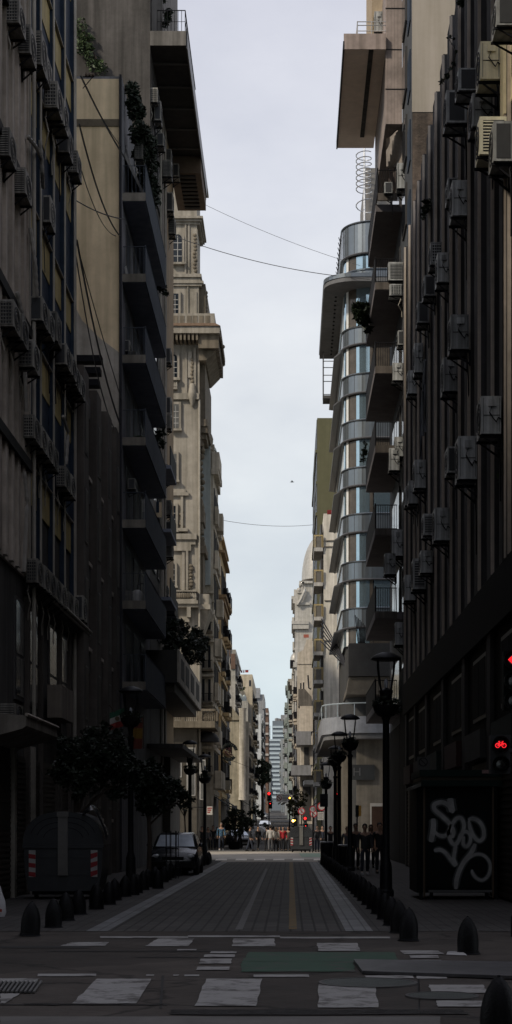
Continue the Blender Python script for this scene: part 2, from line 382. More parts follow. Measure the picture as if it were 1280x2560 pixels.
marks('avenue_stop_line', paint_far, [B4(545,800,2146,545,800,2146.6)], .012, .2)
# steel plate, drain grate, manholes
pl = MB(); z0, z1 = .012, .045
p = [G(905,2448),G(1340,2470),G(1340,2412),G(884,2407)]
p = [G(906,2437),G(1340,2452),G(1340,2414),G(884,2407)]
pl.hexa([(x,y,z0) for x,y in p]+[(x,y,z1) for x,y in p])
solo(pl, 'steel_plate', mat('road_steel_plate', (.115,.112,.115), rough=.5, metal=.3, var=.3, dirt=.45, scale=4), (*p[0],0), 'long grey steel plate laid over the road beside the green cycle lane', 'steel plate')
gt = thing('drain_grate', 'slotted drain grate in the road beside the left crosswalk stripe', 'drain grate', (*G(40,2472),0))
d = MB(); d.poly([(*G(*q), .011) for q in [(-30,2484),(84,2484),(104,2458),(-30,2458)]]); d.build('pit', mat('drain_pit', (.01,.01,.01)), gt)
d = MB()
for k in range(12):
    a = -30+k*11
    q = [G(a-9,2485), G(a-4,2485), G(a+15,2458), G(a+10,2458)]; d.hexa([(x,y,.013) for x,y in q]+[(x,y,.03) for x,y in q])
d.build('bars', mat('grate_iron', (.17,.165,.16), rough=.5, metal=.3), gt)
iron = mat('manhole_iron', (.045,.052,.046), rough=.55, var=.35, scale=6, bump=.4)
for (cx,cy,rx), lab in (((920,2459,124), 'large oval green stained manhole cover above the right crosswalk stripe'), ((1105,2492,92), 'round manhole cover crossing the striped crosswalk at the right')):
    x, y = G(cx, cy); r = rx*y/F
    t = thing('manhole_cover', lab, 'manhole cover', (x,y,0))
    m = MB(); m.lathe([(r*.93,0),(r*.93,.014),(0,.016)], x, y, 0, 32); m.build('lid', iron, t)
    m = MB(); m.lathe([(r*.93,0),(r*.93,.018),(r,.018),(r,0)], x, y, 0, 32); m.build('rim', mat('rim_iron', (.075,.07,.068), rough=.6), t)
# ================================================================ bollards
bol = mat('bollard_iron', (.008,.008,.009), rough=.55, spec=.16, var=.6, scale=5, bump=.25, dirt=.4)
prof = [(.150,0),(.150,.03),(.140,.035),(.142,.18),(.136,.25),(.118,.33),(.09,.40),(.055,.455),(.026,.482),(.014,.49),(.014,.5),(0,.503)]
proto_b = None; rbol = random.Random(8)
def bollard(x, y, lab, s=1.):
    global proto_b
    if proto_b is None:
        proto_b = thing('bollard', lab, 'bollard', (0,0,0), 'black bullet shaped bollards along the kerbs')
        m = MB(); m.lathe(prof, n=20); m.build('post', bol, proto_b, smooth=True)
        m = MB(); m.lathe([(.165,0),(.165,.012),(.152,.014)], n=20); m.build('base_ring', dark_metal, proto_b)
        proto_b.location = (x,y,.006); proto_b.scale = (s,s,s); return
    q = dup(proto_b, (x,y,.004), lab, scale=s*rbol.uniform(.95,1.04)); q.rotation_euler = (rbol.gauss(0,.022), rbol.gauss(0,.022), rbol.uniform(0,6))
nb = ['nearest','second','third','fourth','fifth','sixth','seventh','eighth','ninth','tenth','eleventh','twelfth','thirteenth','fourteenth','fifteenth','sixteenth','seventeenth','eighteenth','nineteenth','twentieth','twenty-first','twenty-second','twenty-third','twenty-fourth','twenty-fifth','twenty-sixth','twenty-seventh','twenty-eighth','twenty-ninth','thirtieth','thirty-first','thirty-second']
bollard(*G(1247,2608), 'large black bollard cut by the bottom right corner of the photo', 1.02)
bollard(*G(1170,2385), 'black bollard standing alone on the right corner pavement')
n = 27
for k in range(n):
    t = (k/(n-1))**1.0; y = 22.95+t*(68.5-22.95); x = 1.70-.27*t
    bollard(x, y, f'black bollard in the row along the right kerb, {nb[k]} from the camera')
n = 26
for k in range(n):
    t = k/(n-1); y = 24.0+t*(71.5-24.0); x = -3.9+.32*t+(.06*math.sin(k*1.7) if k else 0)
    bollard(x, y, f'black bollard in the row along the left kerb, {nb[k]} from the camera')
for k, (px, py) in enumerate(((240,2268),(333,2238),(395,2222))):
    bollard(*G(px, py), f'black bollard set back behind the left row, {nb[k]} of three')

# unseen blocks beside and behind the camera, added to shade the crossing and lower walls
m = MB(); m.box(-60, -7.2, -70, 9.5, 0, 42); struct(m, 'unseen_street_block', taupe)
m = MB(); m.box(6.2, 30, -70, 9.0, 0, 25); struct(m, 'unseen_street_block', taupe)
# ================================================================ air conditioners
def make_ac(name, label, side, group, near):
    # local frame: y=0 near end, +out toward the street, z=0 bottom; unit 1 deep(out) x 1 long(y) x 1 high, scaled per copy
    o = thing(name, label, 'air conditioner', (0,0,0), group)
    sg = 1 if side == 'left' else -1       # left facade: street is +x
    X = lambda v: sg*v
    m = MB(); m.box(X(.06), X(1), 0, 1, 0, 1); m.build('casing', ac_white, o)
    if near == 'grid':
        m = MB(); m.box(X(.12), X(.90), -.012, -.002, .07, .92); c = m.build('coil', ac_dark, o)
        m = MB()
        for k in range(7): m.box(X(.12), X(.90), -.03, -.014, .07+k*.132, .098+k*.132)
        for k in range(5): m.box(X(.12+k*.182), X(.155+k*.182), -.028, -.0145, .07, .915)
        m.build('coil_guard', ac_white, o)
    elif near == 'louvre':
        m = MB(); m.box(X(.14), X(.88), -.012, -.002, .08, .9); m.build('coil', ac_dark, o)
        m = MB()
        for k in range(10): m.box(X(.14), X(.88), -.03, -.014, .1+k*.082, .13+k*.082)
        m.build('louvres', ac_white, o)
    elif near == 'open':
        m = MB(); m.box(X(.16), X(.86), -.012, -.002, .07, .93); m.build('coil', ac_dark, o)
    else:   # plain end panel with valve cover and cable
        m = MB(); m.box(X(.30), X(.68), -.05, -.002, .72, .9); m.build('valve_cover', ac_white, o)
        m = MB(); m.tube([(X(.5),-.03,.72), (X(.62),-.06,.55), (X(.45),-.07,.4), (X(.3),-.05,.3), (X(.2),-.04,.42), (X(.08),-.03,.38)], .022, 5); m.build('cable', black_metal, o)
        m = MB(); m.box(X(.12), X(.9), -.012, -.002, .48, .5); m.box(X(.12), X(.14), -.012, -.002, .05, .95); m.box(X(.88), X(.9), -.012, -.002, .05, .95); m.build('panel_seam', frame_d, o)
    # fan side, toward the street
    m = MB()
    for rr in (.42, .3, .18):
        for i in range(20):
            a, b = 2*math.pi*i/20, 2*math.pi*(i+1)/20
            m.hexa([(X(1.002),.5+.42/.42*rr*.95*math.cos(a),.5+rr*math.sin(a)), (X(1.03),.5+rr*.95*math.cos(a),.5+rr*math.sin(a)), (X(1.03),.5+rr*.95*math.cos(b),.5+rr*math.sin(b)), (X(1.002),.5+rr*.95*math.cos(b),.5+rr*math.sin(b)),
                    (X(1.002),.5+(rr-.04)*.95*math.cos(a),.5+(rr-.04)*math.sin(a)), (X(1.03),.5+(rr-.04)*.95*math.cos(a),.5+(rr-.04)*math.sin(a)), (X(1.03),.5+(rr-.04)*.95*math.cos(b),.5+(rr-.04)*math.sin(b)), (X(1.002),.5+(rr-.04)*.95*math.cos(b),.5+(rr-.04)*math.sin(b))])
    m.build('fan_guard', ac_dark, o)
    if near in ('panel', 'grid', 'open'):
        m = MB(); m.tube([(X(.2),.15,0),(X(.12),.12,-.35),(X(.3 if near == 'grid' else .05),.2,-.8),(X(.0),.4,-1.25),(X(-.02),.5,-1.7)], .05 if near != 'panel' else .035, 5); m.build('hose', pale_metal if near == 'grid' else black_metal, o)
    for y in (.1, .84):
        m = MB(); m.box(X(-.05), X(1.06), y, y+.06, -.07, -.002); m.box(X(-.05), X(.03), y, y+.06, -.45, -.07)
        m.add([(X(.03),y+.01,-.43),(X(.03),y+.05,-.43),(X(.9),y+.05,-.07),(X(.9),y+.01,-.07),(X(.03),y+.01,-.36),(X(.03),y+.05,-.36),(X(.8),y+.05,-.07),(X(.8),y+.01,-.07)], [(0,1,2,3),(7,6,5,4),(0,4,5,1),(2,6,7,3),(0,3,7,4),(1,5,6,2)])
        m.build('bracket', black_metal, o)
    return o
AC_PROTO = {}
def ac(side, near, x, y, z, out, length, high, label, group):
    k = (side, near)
    if k not in AC_PROTO:
        o = make_ac('air_conditioner', label, side, group, near); AC_PROTO[k] = o
    else:
        o = dup(AC_PROTO[k], None, label, group)
    o.location = (x, y, z); o.scale = (out, length, high)
    return o
# ================================================================ L1: dark blue panelled block, left
XL = -6.4
t = thing('office_building', 'dark office block at the left edge with navy panels and pale mullions', 'building', (XL-5, 40, 0))
m = MB(); m.box(XL-17, XL, 25.4, 46.7, 0, 44); m.build('wall', dark_concrete, t)
floors = [10.5+3.2*k for k in range(11)]
m = MB()
m.box(XL, XL+.06, 30, 38.5, 7.6, 43.9)
for y in (30.5,32,33.4,34.5,35.3,36.1,36.9,37.7,38.3): m.box(XL+.06, XL+.14, y, y+.28, 7.65, 43.8)
m.build('concrete_pier', concrete, t)
for z in floors:
    m = MB(); m.box(XL+.06, XL+.2, 30, 38.55, z-.35, z-.1); m.build('pier_shadow_gap', black_metal, t)  # black strip standing in for the shadow gap at each floor
bays = [38.5, 40.2, 42.4, 44.5, 46.5]
for i in range(4):
    for z in floors:
        m = MB(); m.box(XL+.001, XL+.025, bays[i]+.07, bays[i+1]-.07, z-.02, z+2.55)
        wn = m.build('window', navy, t)
for i, y in enumerate(bays):
    m = MB(); m.box(XL+.001, XL+.13, y-.09, y+.09, 7.62, 43.9); mu = m.build('mullion', navy, t)
    m = MB(); m.box(XL+.131, XL+.155, y-.1, y+.1, 7.62, 43.9); m.build('mullion_edge', pale_metal, mu)
for z in floors:
    for i in range(4):
        a, b = bays[i]+.091, bays[i+1]-.091
        m = MB(); m.box(XL+.026, XL+.045, a, b, z-.95, z-.06); sp = m.build('spandrel', ochre, t)
        m = MB(); m.prism_y([(XL+.026,z-.059),(XL+.12,z-.059),(XL+.125,z-.03),(XL+.026,z+.02)], a, b); m.build('sill', pale_metal, sp)
m = MB(); m.tube([(XL+.1,46.78,4),(XL+.1,46.78,43)], .06, 8); m.build('drainpipe', pale_metal, t)
m = MB(); m.tube([(XL+.2,38.75,3.9),(XL+.2,38.75,43)], .05, 8); m.build('drainpipe', pale_metal, t)
# ledge above the mezzanine
m = MB(); m.prism_y([(XL+.001,7.2),(XL+.3,7.38),(XL+.34,7.5),(XL+.001,7.6)], 39.2, 48.6); lg = m.build('ledge', dark_concrete, t)
m = MB(); m.tube([(XL+.05,39.1,7.5),(XL+.36,39.3,7.52),(XL+.37,44,7.5),(XL+.36,48.6,7.52)], .05, 6); m.tube([(XL+.33,41,7.42),(XL+.34,45,7.40),(XL+.33,48.5,7.44)], .035, 6); m.build('pipe_run', pale_metal, lg)
# mezzanine windows
for a, b, mm in ((37.0,38.3,glass),(38.9,40.3,glass_curtain),(42.2,43.6,glass_curtain),(44.2,45.6,glass_curtain)):
    m = MB(); m.box(XL+.001, XL+.05, a, b, 4.6, 7.0); wf = m.build('mezzanine_window', frame_d, t)
    m = MB(); m.box(XL+.051, XL+.06, a+.08, b-.08, 4.7, 5.6); m.box(XL+.051, XL+.06, a+.08, b-.08, 5.68, 6.9); m.build('pane', mm, wf)
for a in (38.5, 40.6, 43.9, 45.8):
    m = MB(); m.box(XL+.001, XL+.12, a, a+.22, 0, 7.18); m.build('pilaster', taupe, t)
# canopy over the pavement
m = MB(); m.prism_y([(XL+.001,3.42),(-5.52,3.66),(-5.44,3.72),(-5.44,3.93),(-5.95,3.97),(XL+.001,3.9)], 33.0, 37.4)
cn_ = m.build('canopy', mat('canopy_concrete', (.3,.27,.23), streak=.4, dirt=.4), t)
m = MB(); m.tube([(-5.43,32.98,3.95),(-5.43,37.42,3.95)], .04, 6); m.build('canopy_trim', concrete, cn_)
m = MB(); m.box(XL+.13, XL+.5, 41.3, 43.6, 4.45, 5.3); m.build('sign_box', mat('sign_box_brown', (.2,.17,.14), streak=.3), t)
for a, b in ((33.2,36.4),(37.3,39.2),(40,43.2),(44.2,46.5)):
    m = MB(); m.box(XL+.001, XL+.03, a, b, .02, 3.3)
    for k in range(26): m.box(XL+.031, XL+.05, a, b, .1+k*.122, .16+k*.122)
    m.build('roller_shutter', shutter_m, t)
for y in (36.6, 39.35, 43.4, 46.35):
    m = MB(); m.box(XL+.001, XL+.1, y, y+.3, 0, 3.6); m.build('pillar', pale_metal if y < 40 else taupe, t)
# ribbed ducts on the facade
duct = mat('flexible_duct', (.3,.28,.25), rough=.5)
for pts in ([(100,350,.3),(106,430,.32),(108,470,.25)], [(68,340,.2),(92,370,.32),(104,400,.3)], [(75,570,.2),(88,660,.3),(92,740,.3)], [(42,730,.2),(60,800,.3),(66,850,.3)], [(60,1180,.25),(68,1250,.3),(60,1430,.25)], [(158,1040,.25),(170,1080,.3),(165,1160,.25)], [(62,930,.3),(66,1030,.3)]):
    m = MB(); pp = []
    for px, py, o_ in pts:
        X = XL+o_; Y = yon(px, X); pp.append((X, Y, wz(py, Y)))
    q = []
    for i in range(len(pp)-1):
        for k in range(8):
            q.append(tuple(pp[i][j]+(pp[i+1][j]-pp[i][j])*k/8 for j in range(3)))
    q.append(pp[-1]); m.tube(q, [.045+.012*(i % 2) for i in range(len(q))], 6); m.build('duct', duct, t)
GL = 'air conditioners on the left facades'
# (left px, right px, top, bottom, how many one behind another, kind)
LAC = [(12,48,-4,56,1,'grid','edge'),(42,76,60,132,1,'louvre','edge'),(76,104,76,160,1,'louvre','mid'),(99,117,132,196,1,'open','mid'),(108,144,202,268,2,'grid','mid'),(144,172,316,380,1,'open','end'),(168,194,376,430,1,'grid','end'),
 (-6,24,318,388,1,'louvre','edge'),(32,64,418,482,1,'louvre','edge'),(106,126,488,554,1,'open','mid'),(-4,34,748,815,2,'grid','edge'),(73,106,740,800,2,'open','mid'),(117,142,778,850,1,'open','mid'),(42,84,848,916,1,'grid','edge'),
 (134,166,858,910,2,'open','end'),(162,190,912,962,2,'open','end'),(56,86,1036,1094,4,'grid','mid'),(139,164,1164,1216,2,'grid','end'),(64,94,1396,1456,5,'grid','mid'),(149,172,1478,1528,2,'grid','end'),(184,208,1488,1548,1,'open','end'),(-8,40,1758,1812,1,'louvre','edge')]
where = {'edge':'nearest the left picture edge', 'mid':'among the left navy panels', 'end':'by the navy block\'s far drainpipe'}
cnt = {'edge':0,'mid':0,'end':0}
rows = ['front unit', 'second unit', 'third unit', 'fourth unit', 'rear unit']
for (a, b, y0, y1, n, kind, col) in LAC:
    Y = yon(a, XL+.1) if a < 700 else 40
    out = (b-a)*Y/F; hh = (y1-y0)*Y/F; z = wz(y1, Y); ln = .9
    w_ = ORD[cnt[col]]; cnt[col] += 1
    for k in range(n):
        lab = f'{w_} air conditioner {where[col]}' if n == 1 else f'{rows[k]} in the {w_} air conditioner row {where[col]}'
        o = ac('left', kind, XL+.1+(.02 if k else 0), Y+k*(ln+.08), z, out, ln, hh, lab, GL)
# ================================================================ L2: low taupe block
t = thing('low_building', 'low brown grey building with stepped stone pilasters and narrow windows between two taller blocks', 'building', (XL-4, 52, 0))
m = MB(); m.box(XL-10, XL, 46.9, 57.0, 0, 14.6); m.build('wall', taupe, t)
for i, y in enumerate((47.0, 50.2, 53.2, 55.8)):
    m = MB(); m.box(XL+.001, XL+.34, y, y+1.2, 0, 15.2+i*.12); m.build('pilaster', taupe, t)
for i, y in enumerate((48.4, 51.5, 54.42)):
    for k in range(5):
        z = 1.9+k*2.62
        m = MB(); m.box(XL+.001, XL+.2, y+.03, y+1.3, z+1.85, z+2.5); m.build('spandrel', dark_concrete, t)
        m = MB(); m.box(XL+.001, XL+.05, y+.08, y+1.26, z, z+1.83); f_ = m.build('window', frame_d, t)
        m = MB(); m.box(XL+.051, XL+.06, y+.14, y+.65, z+.06, z+1.76); m.box(XL+.051, XL+.06, y+.7, y+1.2, z+.06, z+1.76); m.build('pane', glass, f_)
        m = MB(); m.box(XL+.052, XL+.26, y+.05, y+1.3, z-.12, z-.01); m.build('sill', concrete, f_)
# windows on the pilaster faces seen from the street
for i, y in enumerate((47.0, 50.2, 53.2, 55.8)):
    for k in range(5):
        z = 2.2+k*2.62
        m = MB(); m.box(XL+.341, XL+.36, y+.25, y+.95, z, z+1.6); f_ = m.build('window', frame_d, t)
        m = MB(); m.box(XL+.361, XL+.368, y+.32, y+.88, z+.07, z+1.53); m.build('pane', shutter_m, f_)
# slatted screen on the roof beside the cream wall
m = MB()
for k in range(7):
    m.box(XL-1.3, XL-.5+k*.05, 56.0, 56.5, 15.4+k*.42, 15.62+k*.42)
m.build('roof_louvre', black_metal, t)
# ================================================================ L3: block with cream party wall and dark balconies
X3 = -6.0
t = thing('apartment_building', 'apartment block with tall cream side wall and black slab balconies at left', 'building', (X3-4, 62, 0))
m = MB(); m.box(X3-12, X3, 57.1, 68.5, 0, 28.4); m.build('wall', mat('hazy_render', (.2,.2,.215), streak=.4, dirt=.4), t)  # streaked render, base colour lifted bluish to suggest haze
m = MB(); m.box(X3-11.9, X3-.02, 57.07, 57.099, .1, 28.3); m.build('party_wall', cream_wall, t)
m = MB(); P_ = [(-18,wz(700,57)),(-18,.1),(X3-.02,.1),(X3-.02,wz(884,57)),(wx(250,57),wz(845,57)),(wx(205,57),wz(800,57)),(wx(190,57),wz(770,57))]; m.prism_y(P_[::1], 57.045, 57.069); m.build('party_wall_patch', grey_render, t)
m = MB(); m.box(X3-11.9, X3-.06, 57.03, 57.069, 26.6, 26.85); m.build('wall_band', mat('band_soot', (.16,.13,.09), dirt=.4), t)
m = MB(); m.tube([(X3-.04,56.98,.1),(X3-.04,56.98,28.4)], .05, 6); m.build('drainpipe', dark_metal, t)
bal = mat('hazy_balcony', (.25,.27,.32), dirt=.2, spec=.1)  # bluish haze put into the balcony colour
rail3 = mat('hazy_railing', (.075,.085,.10), rough=.8, spec=.06); slabm = mat('slab_edge_concrete', (.24,.215,.18), streak=.4, dirt=.3)  # railing colour raised and blued for the haze veil
for k, z in enumerate((24.3, 21.4, 18.5, 15.55, 12.6, 9.7, 6.8)):
    y0, y1 = 57.3, 66.6
    m = MB(); m.box(X3+.001, X3+.799, y0, y1, z-.28, z); b_ = m.build('balcony', bal, t)
    m = MB(); m.box(X3+.0012, X3+.83, y0-.03, y0-.001, z-.27, z+.02); m.build('slab_edge', slabm, b_)
    m = MB(); m.box(X3+.80, X3+.838, y0+.02, y1, z-.25, z+.98); m.tube([(X3+.82,y0,z+1.03),(X3+.82,y1,z+1.03)], .03, 5)
    m.tube([(X3+.02,y0+.02,z+1.0),(X3+.82,y0+.02,z+1.0)], .014, 4)
    for q in range(6): m.tube([(X3+.06+q*.14,y0+.02,z),(X3+.06+q*.14,y0+.02,z+1.0)], .008, 4)
    m.build('railing', rail3, b_)
    for yy in (58.4, 61.2, 64.0):
        m = MB(); m.box(X3+.001, X3+.03, yy, yy+1.5, z+.02, z+2.2); f_ = m.build('balcony_door', frame_d, t)
        m = MB(); m.box(X3+.031, X3+.038, yy+.1, yy+1.4, z+.1, z+2.1); m.build('pane', far_glass, f_)
m = MB(); m.prism_y([(X3+.0,25.9),(X3+.72,24.4),(X3+.76,24.5),(X3+.02,26.1)], 58.0, 61.0); m.build('sun_blind', mat('faded_blind', (.22,.21,.2), streak=.3), t)
for a,b,y0,y1,kind,lab in ((335,357,358,396,'grid','white air conditioner hanging in the ivy above the top left balcony'),(319,341,878,903,'grid','small boxy air conditioner behind the fourth dark balcony'),(308,324,850,877,'open','dark window air conditioner beside the fourth dark balcony'),(309,329,1477,1518,'louvre','louvred air conditioner standing on the lowest dark balcony'),(318,338,1196,1222,'open','grey air conditioner in the shade below the fifth dark balcony')):
    Y = 58.2; ac('left', kind, wx(a,Y), Y, wz(y1,Y), (b-a)*Y/F, .8, (y1-y0)*Y/F, lab, GL)
# ================================================================ L4: tall block with overhanging roof terrace
t = thing('corner_apartment_building', 'tall dark apartment block with deep overhanging roof terrace against the sky at left', 'building', (X3-4, 75, 0))
m = MB(); m.box(X3-12, X3-.001, 68.6, 81.8, 0, 46); m.build('wall', mat('dark_party_wall', (.105,.095,.088), streak=.55, dirt=.45, scale=.8, bump=.3), t)
m = MB(); m.box(X3, X3+.03, 77.3, 82.0, 4.5, 35); m.build('corner_pier', mat('peach_render', (.36,.26,.16), streak=.3, dirt=.2), t)
m = MB(); m.box(X3, X3+.05, 74.6, 77.29, 4.5, 35); m.build('pale_bay', mat('pale_bay_render', (.27,.235,.2), streak=.4, dirt=.3), t)
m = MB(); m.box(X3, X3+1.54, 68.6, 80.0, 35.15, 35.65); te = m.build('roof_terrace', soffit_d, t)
m = MB(); m.box(X3+.0, X3+1.54, 68.56, 68.599, 35.1, 35.72); m.build('terrace_edge', mat('terrace_edge', (.17,.155,.14), streak=.5), te)
m = MB(); m.box(X3+1.541, X3+1.6, 68.6, 84.9, 35.0, 35.75); m.build('gutter', mat('gutter_metal', (.04,.04,.043), rough=.4), te)
for k in range(5):
    m = MB(); m.box(X3+.01, X3+1.53, 70.2+k*2.2, 70.35+k*2.2, 35.09, 35.149); m.build('soffit_joint', mat('soffit_joint', (.1,.09,.08)), te)
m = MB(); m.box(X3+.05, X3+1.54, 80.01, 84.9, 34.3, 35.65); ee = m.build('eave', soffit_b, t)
m = MB()
for k in range(9): m.box(X3+.45, X3+1.25, 80.25+k*.5, 80.5+k*.5, 34.22, 34.299)
m.build('eave_rib', soffit_d, ee)
m = MB()
zt = 35.66
m.tube([(X3+.3,68.65,zt+.98),(X3+1.5,68.65,zt+.98),(X3+1.5,76,zt+.98)], .025, 5); m.tube([(X3+.3,68.65,zt+.5),(X3+1.5,68.65,zt+.5),(X3+1.5,76,zt+.5)], .012, 4)
for q in range(9): m.tube([(X3+.3+q*.15,68.65,zt),(X3+.3+q*.15,68.65,zt+.98)], .012, 4)
for q in range(14): m.tube([(X3+1.5,69.2+q*.5,zt),(X3+1.5,69.2+q*.5,zt+.98)], .012, 4)
m.build('railing', black_metal, te)
m = MB(); m.box(X3-.6, X3+.45, 69.5, 79, 35.66, 46); m.build('penthouse', mat('penthouse_render', (.19,.175,.165), streak=.4), t)
for k in range(10):
    z = 7.2+k*2.8
    for yy in (69.6, 72.2):
        m = MB(); m.box(X3+.0, X3+.06, yy, yy+1.5, z, z+1.7); f_ = m.build('window', frame_d, t)
        m = MB(); m.box(X3+.061, X3+.068, yy+.1, yy+1.4, z+.1, z+1.6); m.build('pane', glass, f_)
for px in (402, 413): 
    m = MB(); Y = yon(px, X3+.1); m.tube([(X3+.1,Y,5),(X3+.1,Y,34.5)], .05, 6); m.build('drainpipe', pale_metal, t)
for (z0_, yy) in ((11.6,70.5),(14.6,70.5),(17.4,70.5)):
    m = MB(); m.box(X3+.061, X3+.75, yy, yy+3.5, z0_, z0_+.15); b_ = m.build('balcony', bal, t)
    m = MB(); m.box(X3+.7, X3+.74, yy, yy+3.5, z0_+.151, z0_+1.0); m.build('railing', black_metal, b_)
# low concrete planter balcony
zt, zb = wz(1625, 66.0), wz(1706, 66.0); xo = -4.65
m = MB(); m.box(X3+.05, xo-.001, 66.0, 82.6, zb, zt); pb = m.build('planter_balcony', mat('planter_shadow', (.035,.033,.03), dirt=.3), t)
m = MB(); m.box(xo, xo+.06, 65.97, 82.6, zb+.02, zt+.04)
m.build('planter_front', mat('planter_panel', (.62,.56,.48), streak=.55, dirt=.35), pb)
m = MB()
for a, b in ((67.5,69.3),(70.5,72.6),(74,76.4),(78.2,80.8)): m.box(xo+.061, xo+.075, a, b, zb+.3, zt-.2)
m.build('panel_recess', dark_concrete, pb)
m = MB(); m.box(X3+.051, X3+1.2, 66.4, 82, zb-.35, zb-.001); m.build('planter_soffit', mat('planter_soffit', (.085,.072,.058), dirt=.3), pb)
# lower facade with the shop front
m = MB(); m.box(X3+.0, X3+.35, 75.5, 82.2, 0, 4.9); m.build('shop_front', mat('shop_stone', (.11,.1,.088), streak=.3), t)
m = MB(); m.box(X3+.0, X3+1.5, 67, 82.4, 4.91, 5.1); m.build('shop_canopy', dark_concrete, t)
L4AC = [(374,394,219,254,68.7,'grid','grey air conditioner under the roof terrace, nearest the ivy'),(385,402,252,300,69.2,'open','air conditioner pair below the roof terrace on black brackets'),(391,409,332,363,71.4,'open','square air conditioner left of the brown eave'),(413,428,372,400,76.0,'grid','pale air conditioner just left of the brown eave soffit'),(431,447,409,440,79.5,'open','air conditioner hanging in front of the ribbed brown eave'),(405,428,400,440,74.5,'louvre','dark louvred air conditioner on a bracket beside the ribbed eave'),
 (415,432,480,526,77.6,'open','tall air conditioner below the brown eave beside the tower top'),(418,437,544,583,78.6,'grid','cream air conditioner beside the tower\'s upper arched window'),(408,427,870,905,76.6,'open','air conditioner on a bracket beside the tower\'s lower arched window'),(411,427,992,1034,77.4,'open','dark air conditioner on the peach strip, upper of a close pair'),(409,427,1035,1070,77.4,'louvre','louvred air conditioner on the peach strip, lower of a close pair'),(400,420,1160,1204,74.6,'open','dark air conditioner beside the tower\'s shuttered window'),(407,428,1250,1286,76.5,'louvre','louvred air conditioner left of the tower\'s pedimented window'),(405,433,1302,1349,76.0,'open','big black boxed air conditioner on the peach strip'),(407,431,1352,1392,76.6,'louvre','dark louvred air conditioner under the big black box'),(405,420,1464,1489,77.0,'grid','small pale air conditioner just above the black box awning')]
for a,b,y0,y1,Y,kind,lab in L4AC:
    ac('left', kind, wx(a,Y), Y, wz(y1,Y), (b-a)*Y/F, .85, (y1-y0)*Y/F, lab, GL)
Y = 76.0
ab = thing('box_awning', 'black box awning jutting from the peach strip above the planter balcony', 'awning', (X3+.1, Y, wz(1551,Y)))
m = MB(); m.box(X3+.05, wx(437,Y), Y, Y+2.2, wz(1536,Y), wz(1492,Y)); m.build('hood', black_metal, ab)
m = MB(); m.hexa([(X3+.05,Y,wz(1560,Y)),(wx(441,Y),Y,wz(1545,Y)),(wx(441,Y),Y+2.3,wz(1545,Y)),(X3+.05,Y+2.3,wz(1560,Y)),(X3+.05,Y,wz(1540,Y)),(wx(441,Y),Y,wz(1540,Y)),(wx(441,Y),Y+2.3,wz(1540,Y)),(X3+.05,Y+2.3,wz(1540,Y))]); m.build('tray', dark_metal, ab)
# climbing ivy and planted shrubs
rg = random.Random(5)
def ivy(name, spots, m_, lab, cat, size=.09, n=420, y=58):
    mb = MB()
    rq = random.Random(len(spots)); more = []
    for a_, b_ in zip(spots, spots[1:]):
        for k_ in range(3):
            u_ = rq.random(); r_ = min(a_[2], b_[2]); more.append((a_[0]+(b_[0]-a_[0])*u_+rq.uniform(-r_, r_)*.6, a_[1]+(b_[1]-a_[1])*u_+rq.uniform(-r_, r_)*.6, r_*rq.uniform(.25,.6), a_[3]+(b_[3]-a_[3])*u_))
    spots = [(p_, q_, r_*.86, Y_) for p_, q_, r_, Y_ in spots]; base_n = len(spots); spots = spots+more
    for px, py, r, Y in spots:
        c = (wx(px,Y), Y, wz(py,Y)); rr = r*Y/F
        mb.leaves(c, (rr, rr*.8, rr), int(n*(r/25)**1.6), size, rg)
    px, py, r, Y = spots[0]; L0 = (wx(px,Y), Y, wz(py,Y))
    tt = thing(name, lab, cat, L0)
    mb.build('foliage', m_, tt)
    st = MB()
    for (a, b) in zip(spots[:base_n], spots[1:base_n]):
        st.tube([(wx(a[0],a[3]), a[3]+.05, wz(a[1],a[3])), (wx(b[0],b[3]), b[3]+.05, wz(b[1],b[3]))], .015, 4)
    st.build('stem', bark, tt); return tt
ivy('ivy_plant', [(330,222,22,58),(342,280,28,58),(336,250,22,58),(350,330,32,58),(368,360,30,59),(370,410,32,59.5),(364,450,30,60),(382,470,24,62),(386,505,20,64),(352,385,26,58.5)], leaf_d, 'dark ivy trailing down the edge of the block beside the cream wall', 'ivy', n=330)
ivy('ivy_plant', [(235,160,24,68.4),(208,120,24,68.4),(204,60,20,68.4),(252,170,22,68.4),(214,90,16,68.4)], leaf_m, 'dark creeper on the high grey wall above the cream wall', 'ivy', n=140, size=.08)
ivy('balcony_plant', [(404,720,16,66.8),(398,690,12,66.8),(392,715,12,66.4),(416,735,8,67)], leaf_d, 'leafy shrub poking out past the dark balcony edge in front of the peach strip', 'plant', n=260)
ivy('balcony_plant', [(396,1085,10,66.4),(404,1110,12,66.5),(409,1070,8,66.6)], leaf_d, 'small plant on the end of the middle dark balcony', 'plant', n=240)
ivy('terrace_plant', [(418,45,13,69.4),(424,28,9,69.4),(414,62,9,69.4),(405,0,12,70)], leaf_d, 'shrub behind the railing of the high roof terrace', 'plant', n=300)
ivy('planter_shrub', [(440,1602,30,70),(418,1592,26,68),(466,1606,32,74),(484,1622,28,77),(506,1612,19,80),(430,1562,20,69),(460,1570,18,73),(498,1648,18,80),(514,1602,14,81),(490,1578,16,79),(470,1645,22,75),(425,1625,22,68),(452,1555,10,72)], leaf_d, 'bushy green shrubs spilling over the low concrete planter balcony', 'shrub', n=330, size=.1)

